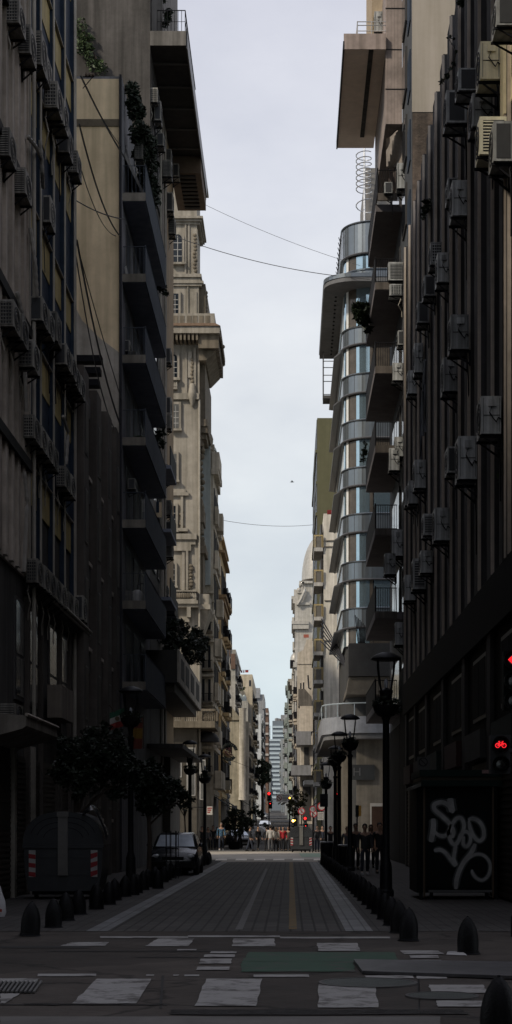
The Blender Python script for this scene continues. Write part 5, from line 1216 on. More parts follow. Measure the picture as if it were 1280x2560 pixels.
t = far('white_front_building', 'narrow whitish facade in front of the brick block', -1, 653, 1790, 330, 18, mat('far_white', (.52,.53,.53), streak=.3), bal='iron', proud=.5, cornice=.3, lit=((640,644,1800,1815),(640,644,1830,1845),(640,644,1860,1880)))
t = far('stone_column_building', 'tall stone facade with a round column left of the far trees', -1, 622, 1812, 232, 14, cream2, bal='iron', proud=.6, cornice=.3)
m = MB(); m.lathe([(.5,0),(.42,.4),(.4,10.5),(.5,10.9)], wx(606,190), 190, wz(2000,190), 12); m.build('round_column', cream2, t, smooth=True)
# right
t = far('balcony_stack_building', 'stained white building with a column of yellow framed balconies at right', 1, 809, 1284, 140, 6, white_w, bal=None, cornice=0, wdt=3.5, lit=())
m = MB()
yel = mat('yellow_balcony_frame', (.40,.31,.15), rough=.5)
for k, py in enumerate((1375,1462,1548,1635,1706,1788,1868,1962)):
    Y = 139.8; a, b = 785, 807; z0_ = wz(py,Y); xa, xb = wx(a,Y), wx(b,Y)
    m = MB(); m.box(xa, xb, Y, Y+5, z0_-.1, z0_+.22); b_ = m.build('balcony', mat('balcony_white', (.5,.48,.45), streak=.3), t)
    m = MB(); m.box(xa+.1, xb, Y+.04, Y+.08, z0_+.221, z0_+1.15); m.box(xa+.04, xa+.08, Y+.1, Y+5, z0_+.221, z0_+1.15); m.build('panel', mat('balcony_mesh', (.14,.13,.115)), b_)
    m = MB()
    for x in (xa, xa+.12, xb-.1, xb-.001): m.box(x, x+.05, Y-.01, Y+.035, z0_+.221, z0_+1.3)
    m.box(xa, xb, Y-.015, Y+.036, z0_+1.2, z0_+1.32); m.box(xa-.01, xa+.035, Y+.0361, Y+5, z0_+1.2, z0_+1.32); m.build('frame', yel, b_)
    m = MB(); m.box(xb-.2, xb, Y+.3, Y+4.5, z0_+.23, z0_+2.3); m.build('balcony_door', frame_d, t)
m = MB()
for y in (1350,1365,1500,1600): m.box(wx(811,139.9), wx(838,139.9), 139.9, 139.99, wz(y+2,139.9), wz(y,139.9))
m.build('wall_crack_band', mat('wall_crack', (.2,.18,.15)), t)
sg_ = solo(MB().box(wx(818,139), wx(840,139), 139, 139.2, wz(1285,139), wz(1275,139)), 'roof_billboard', mat('red_billboard', (.2,.02,.02), var=.6, scale=4), (wx(829,139),139,wz(1285,139)), 'small red sign board on top of the stained white building', 'billboard')
t = far('olive_slab_building', 'tall olive green blank wall rising behind the white balcony building', 1, 793, 1045, 158, 27, olive, bal=None, cornice=0, wdt=14, awn=False)
m = MB(); X = wx(793,158); m.box(X-.06, X-.001, 158.1, 185, 0, wz(1046,158)-.1); m.build('street_face', mat('dark_street_face', (.07,.075,.09), rough=.4), t)
t = far('domed_building', 'pale ornate building crowned by a big light dome at right', 1, 737, 1482, 232, 12, mat('domed_pale_stone', (.50,.475,.44), streak=.25, dirt=.15), bal='stone', proud=.4, cornice=.5)
dm = mat('dome_metal', (.42,.40,.37), rough=.45, metal=.25, streak=.2)
Y = 236; m = MB(); rx = 46*Y/F; hh = 112*Y/F
m.lathe([(rx*math.cos(a*math.pi/20), hh*math.sin(a*math.pi/20)) for a in range(11)], wx(800,Y), Y, wz(1452,Y), 24); m.build('dome', dm, t, smooth=True)
extra(t, 'dome_drum', mat('domed_pale_stone', (.5,.475,.44)), [(753,800,1452,1560,233,239),(748,800,1452,1458,232.6,240),(743,760,1470,1482,231.8,236),(741,775,1506,1512,231.7,238)])
m = MB(); m.ball((wx(752,232),232,wz(1462,232)), .3); m.ball((wx(748,232),232,wz(1475,232)), .35)
m.tube([(wx(757,231.5),231.5,wz(1455,231.5)),(wx(762,231.5),231.5,wz(1478,231.5)),(wx(752,231.5),231.5,wz(1500,231.5)),(wx(744,231.5),231.5,wz(1512,231.5))], [.25,.3,.3,.15], 6); m.build('volute', mat('domed_pale_stone', (.5,.475,.44)), t, smooth=True)
extra(t, 'stone_cornice', mat('domed_pale_stone', (.5,.475,.44)), [(729,772,1552,1560,231.5,243),(732,772,1560,1572,231.6,243),(733,742,1655,1668,231.6,240)])
m = MB(); m.ball((wx(738,232),233,wz(1650,232)), (.75,.75,1.2), 10, 8); m.build('small_dome', dm, t, smooth=True)
extra(t, 'iron_balcony', black_metal, [(725,735,1650,1665,232,236)]); extra(t, 'red_plate', mat('brick_red', (.3,.09,.06)), [(759,772,1586,1594,231.3,231.45)])
t = far('cream_gable_building', 'cream blank gable wall with curved shoulder below the dome', 1, 743, 1660, 200, 10, mat('cream_gable', (.56,.49,.41), streak=.25, dirt=.15), bal='iron', proud=.5, cornice=0)
m = MB(); m.prism_y([(wx(743,199.9),wz(1660,199.9)),(wx(800,199.9),wz(1660,199.9)),(wx(800,199.9),wz(1590,199.9)),(wx(766,199.9),wz(1600,199.9)),(wx(758,199.9),wz(1625,199.9)),(wx(744,199.9),wz(1632,199.9))], 199.9, 202); m.build('curved_shoulder', mat('cream_gable', (.56,.49,.41)), t)
m = MB(); m.prism_y([(wx(746,196),wz(1765,196)),(wx(779,196),wz(1765,196)),(wx(779,196),wz(1742,196)),(wx(762,196),wz(1722,196)),(wx(746,196),wz(1722,196))], 196, 199.8); m.build('shed', mat('shed_concrete', (.17,.15,.13), dirt=.5, streak=.5), t)
m = MB()
for px, a, b in ((752,1724,1708),(759,1724,1706)): m.tube([(wx(px,197),197,wz(a,197)),(wx(px,197),197,wz(b,197))], .09, 6)
m.tube([(wx(770,197),197,wz(1688,197)),(wx(772,197),197,wz(1720,197)),(wx(778,197),197,wz(1723,197))], .11, 6); m.build('flue_pipe', dark_metal, t)
gb = mat('grey_balcony', (.24,.24,.25), streak=.2)
for (a,b,y0,y1,Y0) in ((741,778,1828,1862,170),(728,778,1913,1938,168)):
    m = MB(); m.box(wx(a,Y0), wx(b,Y0), Y0, Y0+6, wz(y1,Y0), wz(y0,Y0)); m.build('balcony', gb, t)
extra(t, 'lower_wing', mat('cream_gable', (.56,.49,.41)), [(750,782,1765,1828,171,180),(752,782,1862,1912,171,180),(750,783,1938,2060,172,180)])
extra(t, 'doorway', frame_d, [(760,772,1868,1912,170.9,170.99),(756,776,1950,2050,171.9,171.99)])
m = MB(); m.box(wx(760,150), wx(806,150), 150, 158, wz(1961,150), wz(1950,150))
solo(m, 'shop_canopy', mat('white_canopy', (.5,.49,.46)), (wx(783,150),150,wz(1955,150)), 'flat white shop canopy over the pavement below the yellow balconies', 'canopy')
far('slender_building', 'slender grey green building with stacked balconies at the narrow end of the right row', 1, 719, 1708, 330, 20, mat('far_grey_green', (.25,.28,.26), streak=.2), bal='stone', proud=.75, cornice=.5)
far('old_stone_building', 'old stone building with projecting cornices between the dome and slender block', 1, 732, 1690, 262, 18, mat('far_stone', (.42,.385,.33), streak=.35, dirt=.25), bal='iron', proud=.7, cornice=.8)
far('distant_facade', 'distant stone facade far down the right side above the trees', 1, 712, 1790, 430, 40, mat('hazed_stone_two', (.36,.37,.38), streak=.3, dirt=.2), bal='stone', proud=.6, cornice=.5, bays=4)  # haze mixed into the stone colour
far('distant_facade', 'distant mixed facade low down beside the striped tower at right', 1, 702, 1850, 560, 40, mat('hazed_stone_three', (.34,.37,.39), streak=.3, dirt=.2), bal='stone', proud=.6, cornice=.4, bays=4)  # bluish stone colour includes distance haze
far('distant_facade', 'low distant facade left of the striped tower', -1, 676, 1905, 600, 40, mat('hazed_stone_three', (.34,.37,.39), streak=.3), bal='stone', proud=.6, cornice=.4, bays=4)
# striped block closing the street
Y = 700
t = thing('striped_tower', 'pale blue striped office block closing the far end of the street', 'building', (wx(692,Y), Y+8, gz(Y)))
m = MB(); m.box(wx(672,Y), wx(730,Y), Y, Y+15, gz(Y)-1, wz(1848,Y)); m.box(wx(681,Y), wx(730,Y), Y, Y+15, wz(1848,Y)-.01, wz(1802,Y)); m.build('wall', mat('striped_dark', (.15,.175,.20), var=.08), t)
st = mat('striped_pale', (.42,.49,.53), var=.06)
for y in range(1815, 2000, 11):
    a = 680 if y < 1848 else 671
    m = MB(); m.box(wx(a,Y), wx(731,Y), Y-.4, Y-.001, wz(y+5,Y), wz(y,Y)); m.build('floor_band', st, t)
m = MB(); m.lathe([(.9,0),(.9,1.2),(0,1.5)], wx(692,Y), Y+3, wz(1802,Y), 10); m.lathe([(.7,0),(.7,1.0),(0,1.3)], wx(698,Y), Y+3, wz(1802,Y), 10); m.build('water_tank', grey_w, t)
m = MB(); m.box(wx(674,Y), wx(676,Y), Y+1, Y+1.4, wz(1848,Y), wz(1814,Y)); m.build('antenna', hazy, t)
m = MB(); m.box(wx(702,Y+1), wx(712,Y+1), Y+1, Y+9, wz(1803,Y), wz(1787,Y)); m.build('roof_room', grey_w, t)
# ================================================================ trees
def tree(name, lab, px, pyb, Y, blobs, leafm, n, size, trunk_r=.07, x=None, group=None, rng=None):
    rng = rng or random.Random(int(px)); X = wx(px, Y); zb = gz(Y)
    t = thing(name, lab, 'tree', (X, Y, zb+.006), group)
    m = MB(); cs = [(wx(a,Y)+rng.uniform(-.2,.2), Y+rng.uniform(-.7,.7)*r*Y/F, wz(b,Y), r*Y/F) for a, b, r in blobs]
    zt = cs[0][2]
    m.tube([(X,Y,zb+.01),(X+.03,Y,zb+(zt-zb)*.4),(X-.02,Y,zb+(zt-zb)*.75),(cs[0][0],Y,zt)], [trunk_r*1.2,trunk_r,trunk_r*.85,trunk_r*.4], 8)
    for c in cs[1:]:
        z_ = zb+(zt-zb)*rng.uniform(.5,.75); m.tube([(X,Y,z_),((X+c[0])/2,(Y+c[1])/2,(z_+c[2])/2+.1),(c[0],c[1],c[2])], [trunk_r*.6,trunk_r*.4,.015], 6)
    m.build('trunk', bark, t)
    m = MB()
    tot = sum(c[3]**2 for c in cs)
    for c in cs:
        k = int(n*c[3]**2/tot); m.leaves(c[:3], (c[3],c[3]*.9,c[3]*.85), int(k*.45), size, rng)
        for q in range(max(3, int(k/40))):
            while True:
                p = Vector((rng.uniform(-1,1),rng.uniform(-1,1),rng.uniform(-1,1)))
                if .5 < p.length < 1.05: break
            m.leaves((c[0]+p.x*c[3], c[1]+p.y*c[3]*.9, c[2]+p.z*c[3]*.85), c[3]*.26, 22, size, rng)
    m.build('crown', leafm, t); return t
tree('street_tree', 'dark leafy street tree on the left pavement behind the big waste container', 192, 0, 40, [(250,1890,62),(190,1912,52),(300,1905,52),(250,1850,50),(150,1925,40),(225,1950,52),(290,1960,42),(325,1930,36),(180,1870,36)], leaf_d, 6500, .07)
tree('street_tree', 'smaller dark street tree on the left in front of the parked car', 372, 0, 50, [(385,1950,46),(350,1965,38),(420,1975,40),(390,2005,40),(445,2000,26),(352,2010,30),(380,1920,26)], leaf_d, 4200, .075)
tree('street_tree', 'thin young tree with few leaves on the left beside the lamp pair', 462, 0, 66, [(452,1985,16),(470,2000,14),(455,2020,14),(440,1995,12)], leaf_d, 420, .08, .04)
tree('planter_tree', 'round dark tree in a planter in the middle distance, left of the people', 588, 0, 112, [(590,2045,24),(572,2060,18),(610,2062,20),(596,2075,18),(580,2030,14)], leaf_d, 2600, .11, .09)
tree('planter_tree', 'dark bushy tree beyond the planter tree beside the far cars', 652, 0, 140, [(652,2078,14),(645,2090,12),(660,2090,12),(656,2065,9)], leaf_d, 1300, .13, .08)
tree('far_tree', 'big dark tree far down the left side below the brick block', 656, 0, 290, [(654,1930,18),(664,1918,14),(644,1925,12),(655,1950,16),(668,1945,12),(650,1905,10)], mat('far_leaves', (.045,.06,.04), var=.5), 2600, .28, .25)
tree('street_tree', 'scraggly autumn tree behind the round road signs', 738, 0, 125, [(738,2002,18),(726,2012,14),(752,2010,14),(745,1985,13),(728,2030,12),(758,1995,12),(742,2030,12)], mat('autumn_leaves', (.06,.058,.025), var=.6), 900, .12, .06)
tree('far_tree', 'small dark tree behind the red traffic light in the far street', 640, 0, 200, [(640,2025,12),(632,2032,9),(648,2035,9)], leaf_d, 700, .16, .1)
Y = 112
t = thing('planter', 'dark round planter at the foot of the middle distance tree', 'planter', (wx(588,Y),Y,.006))
m = MB(); m.lathe([(.30,0),(.40,.1),(.44,.5),(.48,.55),(.42,.55),(.38,.45)], wx(586,Y), Y, .01, 14); m.build('bowl', black_metal, t, smooth=True)
m = MB(); m.lathe([(.37,0),(0,.02)], wx(586,Y), Y, .44, 14); m.build('soil', bark, t)
# tree guard by the car
Y = 50
t = thing('tree_guard', 'black iron cage of vertical bars in front of the parked car', 'tree guard', (wx(430,Y),Y,.006))
for k in range(7):
    a = 2*math.pi*k/7; m = MB(); m.tube([(wx(430,Y)+.2*math.cos(a),Y+.2*math.sin(a),.007),(wx(430,Y)+.2*math.cos(a),Y+.2*math.sin(a),1.5)], .012, 5); m.build('bar', black_metal, t)
for z in (.35, .95, 1.4):
    m = MB(); m.tube([(wx(430,Y)+.2*math.cos(a*math.pi/8),Y+.2*math.sin(a*math.pi/8),z) for a in range(17)], .014, 5); m.build('hoop', black_metal, t)
# ================================================================ waste containers
cont = mat('container_plastic', (.032,.034,.038), rough=.5, var=.25, dirt=.25, spec=.35)
def container(name, lab, x, y, w_, h, d, stripe_lab=None):
    t = thing(name, lab, 'waste container', (0,0,0))
    hw = w_/2; zb = .18; zs = h*.62
    P = [(-hw*.88,zb),(hw*.88,zb),(hw*.97,zs*.55),(hw,zs),(-hw,zs),(-hw*.97,zs*.55)]
    m = MB(); m.prism_y(P, 0, d); b_ = m.build('body', cont, t)
    m = MB(); m.box(-hw*1.03, hw*1.03, -.03, -.001, zs-.05, zs+.03)
    for z in (zs*.78, zs*.45): m.box(-hw*.97, hw*.97, -.012, -.001, z, z+.03)
    m.build('rib', cont, b_)
    L_ = [(hw*1.02*math.cos(a*math.pi/16)**.75 if 0 <= a <= 8 else -hw*1.02*abs(math.cos(a*math.pi/16))**.75, zs+.031+(h-zs)*math.sin(a*math.pi/16)**.9) for a in range(17)]
    m = MB(); m.prism_y(L_, -.02, d+.02); m.build('lid', cont, t)
    m = MB()
    for k in range(3):
        s = 1-.16*(k+1); m.ribbon([(x_*s, zs+.03+(z_-zs-.03)*s) for x_, z_ in L_[2:15]], .012, -.024)
    m.build('lid_seam', black_metal, t)
    m = MB(); m.box(-.11, .11, -.07, -.031, zs*.45, h*1.0); m.box(-.13,.13,-.09,-.071,h*.96,h*1.02); m.box(-.03,.03,-.085,-.071,zs*.5,zs*.56); m.box(-.03,.03,-.085,-.071,h*.86,h*.9); m.build('lifting_arm', mat('arm_steel', (.16,.155,.145), rough=.55, dirt=.35), t)
    for sx in (-1, 1):
        xa = sx*hw*.78; m = MB(); m.box(xa-.075, xa+.075, -.02, -.013, zs*.42, zs*.92); rp = m.build('reflective_strip', mat('reflector_white', (.36,.35,.34), rough=.4), t)
        m = MB(); z0_, z1_ = zs*.42, zs*.92; n_ = 3; st_ = (z1_-z0_)/n_
        for k in range(n_):
            a = z0_+k*st_; m.add([(xa-.075,-.024,a+(.02 if sx < 0 else 0)),(xa+.075,-.024,a+(0 if sx < 0 else .06)),(xa+.075,-.024,a+st_*.5+(0 if sx < 0 else .06)),(xa-.075,-.024,a+st_*.5+.02)], [(0,1,2,3)])
        m.build('red_chevron', mat('reflector_red', (.25,.02,.025), rough=.4), rp)
    for sx in (-1,1):
        m = MB(); m.lathe([(.09,-.04),(.1,-.03),(.1,.03),(.09,.04)], 0,0,0,12); m.v = [(sx*hw*.72+v[2], d*.2+v[0], .105+v[1]) for v in m.v]; m.build('wheel', black_metal, t)
    m = MB(); m.box(-hw*.8, hw*.8, .1, d-.1, .1, zb-.001); m.build('base', black_metal, t)
    t.location = (x, y, .006); return t
Y = 35.9
container('waste_container', 'large dark waste container with rounded lid and red white stripes on the left pavement', wx(158,Y), Y, 1.78, 1.93, 1.4)
Y = 100
c2 = container('waste_container', 'smaller looking far waste container beside the people across the avenue', wx(753,Y), Y, 1.5, 1.62, 1.3)
bag = MB(); vs = []; Yb = 35.8
rb = random.Random(4)
for j in range(9):
    for i in range(14):
        u, v = i/13, j/8
        vs.append((wx(205+u*62,Yb), Yb-.05+.5*v, wz(2040+u*u*60-26*math.sin(u*3.1),Yb)+.1*math.sin(v*3.1)+rb.uniform(-.025,.025)))
bag.add(vs, [(j*14+i, j*14+i+1, (j+1)*14+i+1, (j+1)*14+i) for j in range(8) for i in range(13)])
solo(bag, 'rubbish_bag', mat('black_plastic_bag', (.02,.02,.022), rough=.22, spec=.6), (wx(236,Yb),Yb,1.9), 'shiny black rubbish bag draped over the right shoulder of the near waste container', 'rubbish bag', smooth=True)
# plastic carrier bag at the left picture edge
Y = 29.0; t = thing('carrier_bag', 'white plastic carrier bag with red print standing at the left picture edge', 'bag', (wx(-6,Y),Y,.006))
m = MB(); secs = []
for z, hw, hd in ((.0,.13,.10),(.08,.16,.13),(.28,.14,.10),(.42,.09,.05),(.56,.05,.025)):
    secs.append([(wx(-6,Y)+hw*math.cos(a*math.pi/7)*(1+.1*math.sin(a*3)), Y+hd*math.sin(a*math.pi/7), z+.007) for a in range(14)])
m.loft(secs); m.build('sack', mat('white_plastic', (.5,.49,.5), rough=.4), t, smooth=True)
m = MB(); m.box(wx(-12,Y), wx(8,Y), Y-.137, Y-.125, .1, .15); m.build('red_print', mat('red_print', (.3,.04,.03)), t)
m = MB(); m.tube([(wx(-8,Y),Y,.55),(wx(-9,Y),Y,.68),(wx(-5,Y),Y,.69),(wx(-4,Y),Y,.55)], .012, 5); m.build('handle', mat('white_plastic', (.5,.49,.5)), t)
# small litter by the left bollards
Y = 31
solo(MB().lathe([(.10,0),(.14,.05),(.06,.12),(0,.13)], wx(190,Y), Y, .007, 8), 'litter_bag', mat('pale_litter', (.3,.28,.25)), (wx(190,Y),Y,.007), 'crumpled pale litter on the ground under the near waste container', 'litter')
solo(MB().hexa([(*G(1116,2388),.008),(*G(1168,2390),.008),(*G(1160,2382),.008),(*G(1118,2381),.008),(*G(1120,2387),.025),(*G(1160,2389),.03),(*G(1156,2383),.03),(*G(1122,2382),.02)]), 'litter_paper', mat('white_litter', (.4,.39,.38)), (*G(1140,2386),.008), 'white paper litter at the foot of the lone right bollard', 'litter')
# ================================================================ cars
car_paint = mat('black_car_paint', (.012,.013,.015), rough=.25, spec=.6, var=.1)
tyre_m = mat('tyre_rubber', (.012,.012,.012), rough=.85)
rim_m = mat('wheel_rim', (.2,.2,.21), rough=.35, metal=.6)
def car(lab, paint, name='parked_car'):
    t = thing(name, lab, 'car', (0,0,0))
    W = .80; secs = []
    for y, w_, zb, zh in ((0,.62,.32,.52),(.06,.72,.26,.66),(.25,.79,.22,.76),(.9,.80,.2,.88),(1.15,.80,.2,.93),(2.6,.80,.2,.95),(3.4,.79,.22,.95),(3.75,.76,.28,.9),(3.85,.7,.36,.8)):
        secs.append([(-w_*.92,y,zb),(w_*.92,y,zb),(w_,y,zb+.12),(w_*1.0,y,zh-.16),(w_*.93,y,zh-.04),(w_*.55,y,zh+.02),(0,y,zh+.035),(-w_*.55,y,zh+.02),(-w_*.93,y,zh-.04),(-w_*1.0,y,zh-.16),(-w_,y,zb+.12)])
    m = MB(); m.loft(secs); body = m.build('body', paint, t, smooth=True)
    secs = []
    for y, w_, z in ((1.0,.74,.90),(1.62,.62,1.36),(1.9,.60,1.415),(2.7,.60,1.42),(3.2,.62,1.36),(3.72,.70,.93)):
        secs.append([(-.76,y,.88),(.76,y,.88),(w_,y,z-.05),(w_*.9,y,z),(-w_*.9,y,z),(-w_,y,z-.05)])
    m = MB(); m.loft(secs); m.build('cabin', paint, t, smooth=True)
    def pane(nm, pts):
        m = MB(); m.poly(pts); m.build(nm, mat('car_glass', (.62,.68,.74), rough=.12, spec=.7, metal=.5), t)
    pane('windshield', [(-.66,1.035,.955),(.66,1.035,.955),(.54,1.6,1.345),(-.54,1.6,1.345)])
    for sx in (-1, 1):
        pane('side_window', [(sx*.755,1.3,.99),(sx*.755,2.3,.99),(sx*.645,2.25,1.32),(sx*.645,1.75,1.32)][::sx])
        pane('side_window', [(sx*.755,2.4,.99),(sx*.755,3.2,.99),(sx*.645,3.0,1.3),(sx*.645,2.35,1.32)][::sx])
        m = MB(); m.ball((sx*.56,.12,.63), (.15,.09,.085), 10, 8); m.build('headlight', mat('headlight_lens', (.45,.46,.47), rough=.15, spec=.6), t, smooth=True)
        m = MB(); m.ball((sx*.88,1.2,1.0), (.1,.06,.07), 8, 6); m.tube([(sx*.76,1.2,.95),(sx*.84,1.2,.98)], .02, 5); m.build('wing_mirror', paint, t, smooth=True)
        for y in (.72, 3.1):
            m = MB(); m.lathe([(.2,-.09),(.28,-.09),(.3,-.06),(.3,.06),(.28,.09),(.2,.09)], 0,0,0,18); m.v = [(sx*.74+v[2], y+v[0], .3+v[1]) for v in m.v]; wh = m.build('wheel', tyre_m, t, smooth=True)
            m = MB(); m.lathe([(.205,-.07),(.19,.05),(.06,.07),(0,.075)], 0,0,0,14); m.v = [(sx*(.74+v[2]*1.1), y+v[0], .3+v[1]) for v in m.v]; m.build('rim', rim_m, wh)
    m = MB(); m.box(-.36, .36, -.015, .05, .52, .62)
    for k in range(3): m.box(-.36, .36, -.03, -.016, .53+k*.033, .542+k*.033)
    m.build('grille', black_metal, t)
    m = MB(); m.hexa([(-.7,.0,.27),(.7,.0,.27),(.76,.2,.27),(-.76,.2,.27),(-.7,-.05,.47),(.7,-.05,.47),(.76,.2,.47),(-.76,.2,.47)]); m.build('bumper', mat('bumper_plastic', (.02,.02,.02), rough=.5), t)
    m = MB(); m.box(-.2, .2, -.065, -.052, .34, .44); m.build('number_plate', mat('plate_grey', (.2,.2,.2)), t)
    return t
Y = 53.0
c = car('small black car parked facing the camera on the left kerb behind the bollards', car_paint); c.location = (wx(432,Y), Y, .006)
def farcar(lab, px, Y, rz, paint=None):
    k = dup(c, (wx(px,Y),Y,gz(Y)+.006), lab, rz=rz)
    if paint:
        for ch in k.children:
            if ch.name.split('.')[0] in ('body','cabin'):
                ch.data = ch.data.copy(); ch.data.materials[0] = paint
    return k
farcar('dark car parked beyond the avenue left of the planter tree', 612, 117, .35, mat('dark_blue_paint', (.03,.035,.045), rough=.25, spec=.6))
farcar('silver car on the far uphill roadway near the red signal', 657, 330, 0, mat('silver_paint', (.4,.41,.42), rough=.25))
farcar('white car behind the people and the far waste container', 706, 132, 1.4, mat('white_paint', (.5,.5,.5), rough=.25))
farcar('dark car in the middle of the far street', 662, 180, 0)
# ================================================================ people
skin = mat('skin', (.33,.2,.14), rough=.6)
def skinmesh(name, verts, edges, m, parent, root=0, sub=1):
    me = bpy.data.meshes.new(name); me.from_pydata([v[:3] for v in verts], edges, []); me.update()
    o = bpy.data.objects.new(name, me); COL.objects.link(o); me.materials.append(m); o.parent = parent
    md = o.modifiers.new('Skin', 'SKIN'); md.use_smooth_shade = True; md.branch_smoothing = .6
    lay = me.skin_vertices[0].data
    for i, v in enumerate(verts):
        lay[i].radius = (v[3], v[4] if len(v) > 4 else v[3]); lay[i].use_root = (i == root)
    s = o.modifiers.new('Subdivision', 'SUBSURF'); s.levels = sub; s.render_levels = sub
    return o
def person(lab, px, Y, h, top, bottom, hair, facing=0., stride=.16, arms=(.08,-.08), bag=False, longhair=False, shoes=(.02,.02,.02), z0=None, elbow=.06):
    # local frame: the figure looks along -y; 1.72 m tall before scaling
    t = thing('person', lab, 'person', (0,0,0))
    st = stride
    hips = (0,0,.92); chest = (0,.0,1.28)
    def leg(s, f): return [(s*.09,0,.86), (s*.10,-f*.45-.02,.48), (s*.105,-f*.9+.03,.08), (s*.115,-f*.9-.11,.035)]
    def arm(s, f): return [(s*.185,.0,1.39), (s*.235,f*.35+.02,1.13), (s*.245,-abs(f)*.5-elbow+f*.5,.88)]
    V = [(0,0,.92,.125,.09),(0,0,1.12,.12,.085),(0,.005,1.32,.145,.095),(0,.01,1.44,.07,.06),(0,-.005,1.50,.05,.055),(0,-.02,1.585,.078,.092),(0,-.015,1.655,.07,.085),(0,-.01,1.70,.04,.05)]
    E = [(0,1),(1,2),(2,3),(3,4),(4,5),(5,6),(6,7)]
    for s, f in ((-1,st),(1,-st)):
        b = len(V); L_ = leg(s, f); V += [(*L_[0],.088),(*L_[1],.058),(*L_[2],.04),(*L_[3],.035)]; E += [(0,b),(b,b+1),(b+1,b+2),(b+2,b+3)]
    for s, f in ((-1,arms[0]),(1,arms[1])):
        b = len(V); A = arm(s, f); V += [(*A[0],.055),(*A[1],.042),(*A[2],.03)]; E += [(2,b),(b,b+1),(b+1,b+2)]
        w_ = Vector(A[2]); d_ = (w_-Vector(A[1])).normalized(); fw = Vector((0,-1,0)); pc = w_+d_*.05
        V.append((*pc,.026)); k = len(V)-1; E.append((b+2,k))
        for q, (off, ln) in enumerate(((-.03,.075),(-.01,.085),(.01,.08),(.028,.062))):
            p1 = pc+d_*.03+fw*(-off); p2 = p1+d_*ln*.55+Vector((-s*.012,0,0)); p3 = p2+d_*ln*.45+Vector((-s*.022,0,0))
            b2 = len(V); V += [(*p1,.0095),(*p2,.009),(*p3,.007)]; E += [(k,b2),(b2,b2+1),(b2+1,b2+2)]
        p1 = w_+d_*.03+fw*.035; p2 = p1+d_*.04+fw*.012; b2 = len(V); V += [(*p1,.011),(*p2,.009)]; E += [(k,b2),(b2,b2+1)]
    body = skinmesh('body', V, E, skin, t, 0)
    # clothing
    V = [(0,0,.86,.15,.115),(0,0,1.0,.15,.112),(0,0,1.16,.148,.11),(0,.005,1.33,.168,.12),(0,.01,1.445,.09,.08)]; E = [(0,1),(1,2),(2,3),(3,4)]
    for s, f in ((-1,arms[0]),(1,arms[1])):
        b = len(V); A = arm(s, f); V += [(*A[0],.075),(*A[1],.06),(A[2][0],A[2][1],A[2][2]+.02,.047)]; E += [(3,b),(b,b+1),(b+1,b+2)]
    skinmesh('jacket', V, E, top, t, 1)
    V = [(0,0,.95,.13,.1),(0,0,.87,.135,.105)]; E = [(0,1)]
    for s, f in ((-1,st),(1,-st)):
        b = len(V); L_ = leg(s, f); V += [(*L_[0],.098),(*L_[1],.076),(L_[2][0],L_[2][1],L_[2][2]+.01,.062)]; E += [(1,b),(b,b+1),(b+1,b+2)]
    skinmesh('trousers', V, E, bottom, t, 1)
    sm = mat('dark_shoes', (.02,.018,.016), rough=.5) if shoes[0] < .1 else mat('pale_shoes', (.4,.4,.4), rough=.6)
    for s, f in ((-1,st),(1,-st)):
        L_ = leg(s, f); m = MB(); m.loft([[(L_[2][0]+x*k_,L_[2][1]+y_,z_) for x,z_ in ((-.045,.0),(.045,.0),(.05,.04),(.03,hh_),(-.03,hh_),(-.05,.04))] for y_, k_, hh_ in ((.07,.8,.10),(0,1,.12),(-.1,1.05,.075),(-.19,.7,.05))]); m.build('shoe', sm, t, smooth=True)
    hm = mat('hair_%02d%02d%02d' % tuple(int(x*99) for x in hair), hair, rough=.6, var=.4, scale=20)
    m = MB(); m.ball((0,.012,1.645), (.092,.105,.105), 12, 8)
    m.v = [v if not (v[1] < -.03 and v[2] < 1.685) else (v[0]*.8, v[1]*.2+.03, v[2]+.02) for v in m.v]
    if longhair: m.loft([[(x*k_, .05+y*k_, z_) for x, y in ((-.1,-.02),(.1,-.02),(.1,.05),(-.1,.05))] for z_, k_ in ((1.40,.7),(1.5,1),(1.64,.9))])
    m.build('hair', hm, t, smooth=True)
    m = MB(); m.ball((-.032,-.104,1.61), .011, 6, 4); m.ball((.032,-.104,1.61), .011, 6, 4); m.box(-.025,.025,-.105,-.098,1.545,1.552); m.build('eyes_and_mouth', mat('dark_features', (.03,.02,.02)), t)
    m = MB(); m.add([(-.014,-.1,1.575),(.014,-.1,1.575),(0,-.132,1.578),(0,-.104,1.618)], [(0,1,2),(0,2,3),(2,1,3)]); m.ball((-.083,-.01,1.6), (.012,.025,.03), 6, 4); m.ball((.083,-.01,1.6), (.012,.025,.03), 6, 4); m.build('nose_and_ears', skin, t)
    if bag: m = MB(); m.box(.16,.26,-.12,.16,.85,1.12); m.tube([(-.15,0,1.42),(.0,-.13,1.3),(.2,-.02,1.1)], .014, 5); m.build('shoulder_bag', mat('dark_bag', (.03,.025,.022)), t)
    t.location = (wx(px,Y), Y, (gz(Y) if z0 is None else z0)+.012); t.rotation_euler.z = facing; s = h/1.72; t.scale = (s,s,s); return t
blk = mat('black_cloth', (.016,.016,.018), rough=.9); navy_c = mat('navy_denim', (.03,.035,.05), rough=.9); gry = mat('grey_cloth', (.1,.1,.105), rough=.9)
cream_c = mat('cream_jumper', (.42,.40,.37), rough=.95); red_c = mat('red_jacket', (.32,.02,.025), rough=.8); beige_c = mat('beige_top', (.32,.29,.25), rough=.9)
plaid = mat('blue_plaid_shirt', (.05,.11,.16), rough=.9, var=.3, scale=14)
nt = plaid.node_tree; b_ = nt.nodes['Principled BSDF']; ck = nt.nodes.new('ShaderNodeTexChecker'); ck.inputs['Scale'].default_value = 13; ck.inputs['Color1'].default_value = (.05,.13,.17,1); ck.inputs['Color2'].default_value = (.035,.05,.11,1)
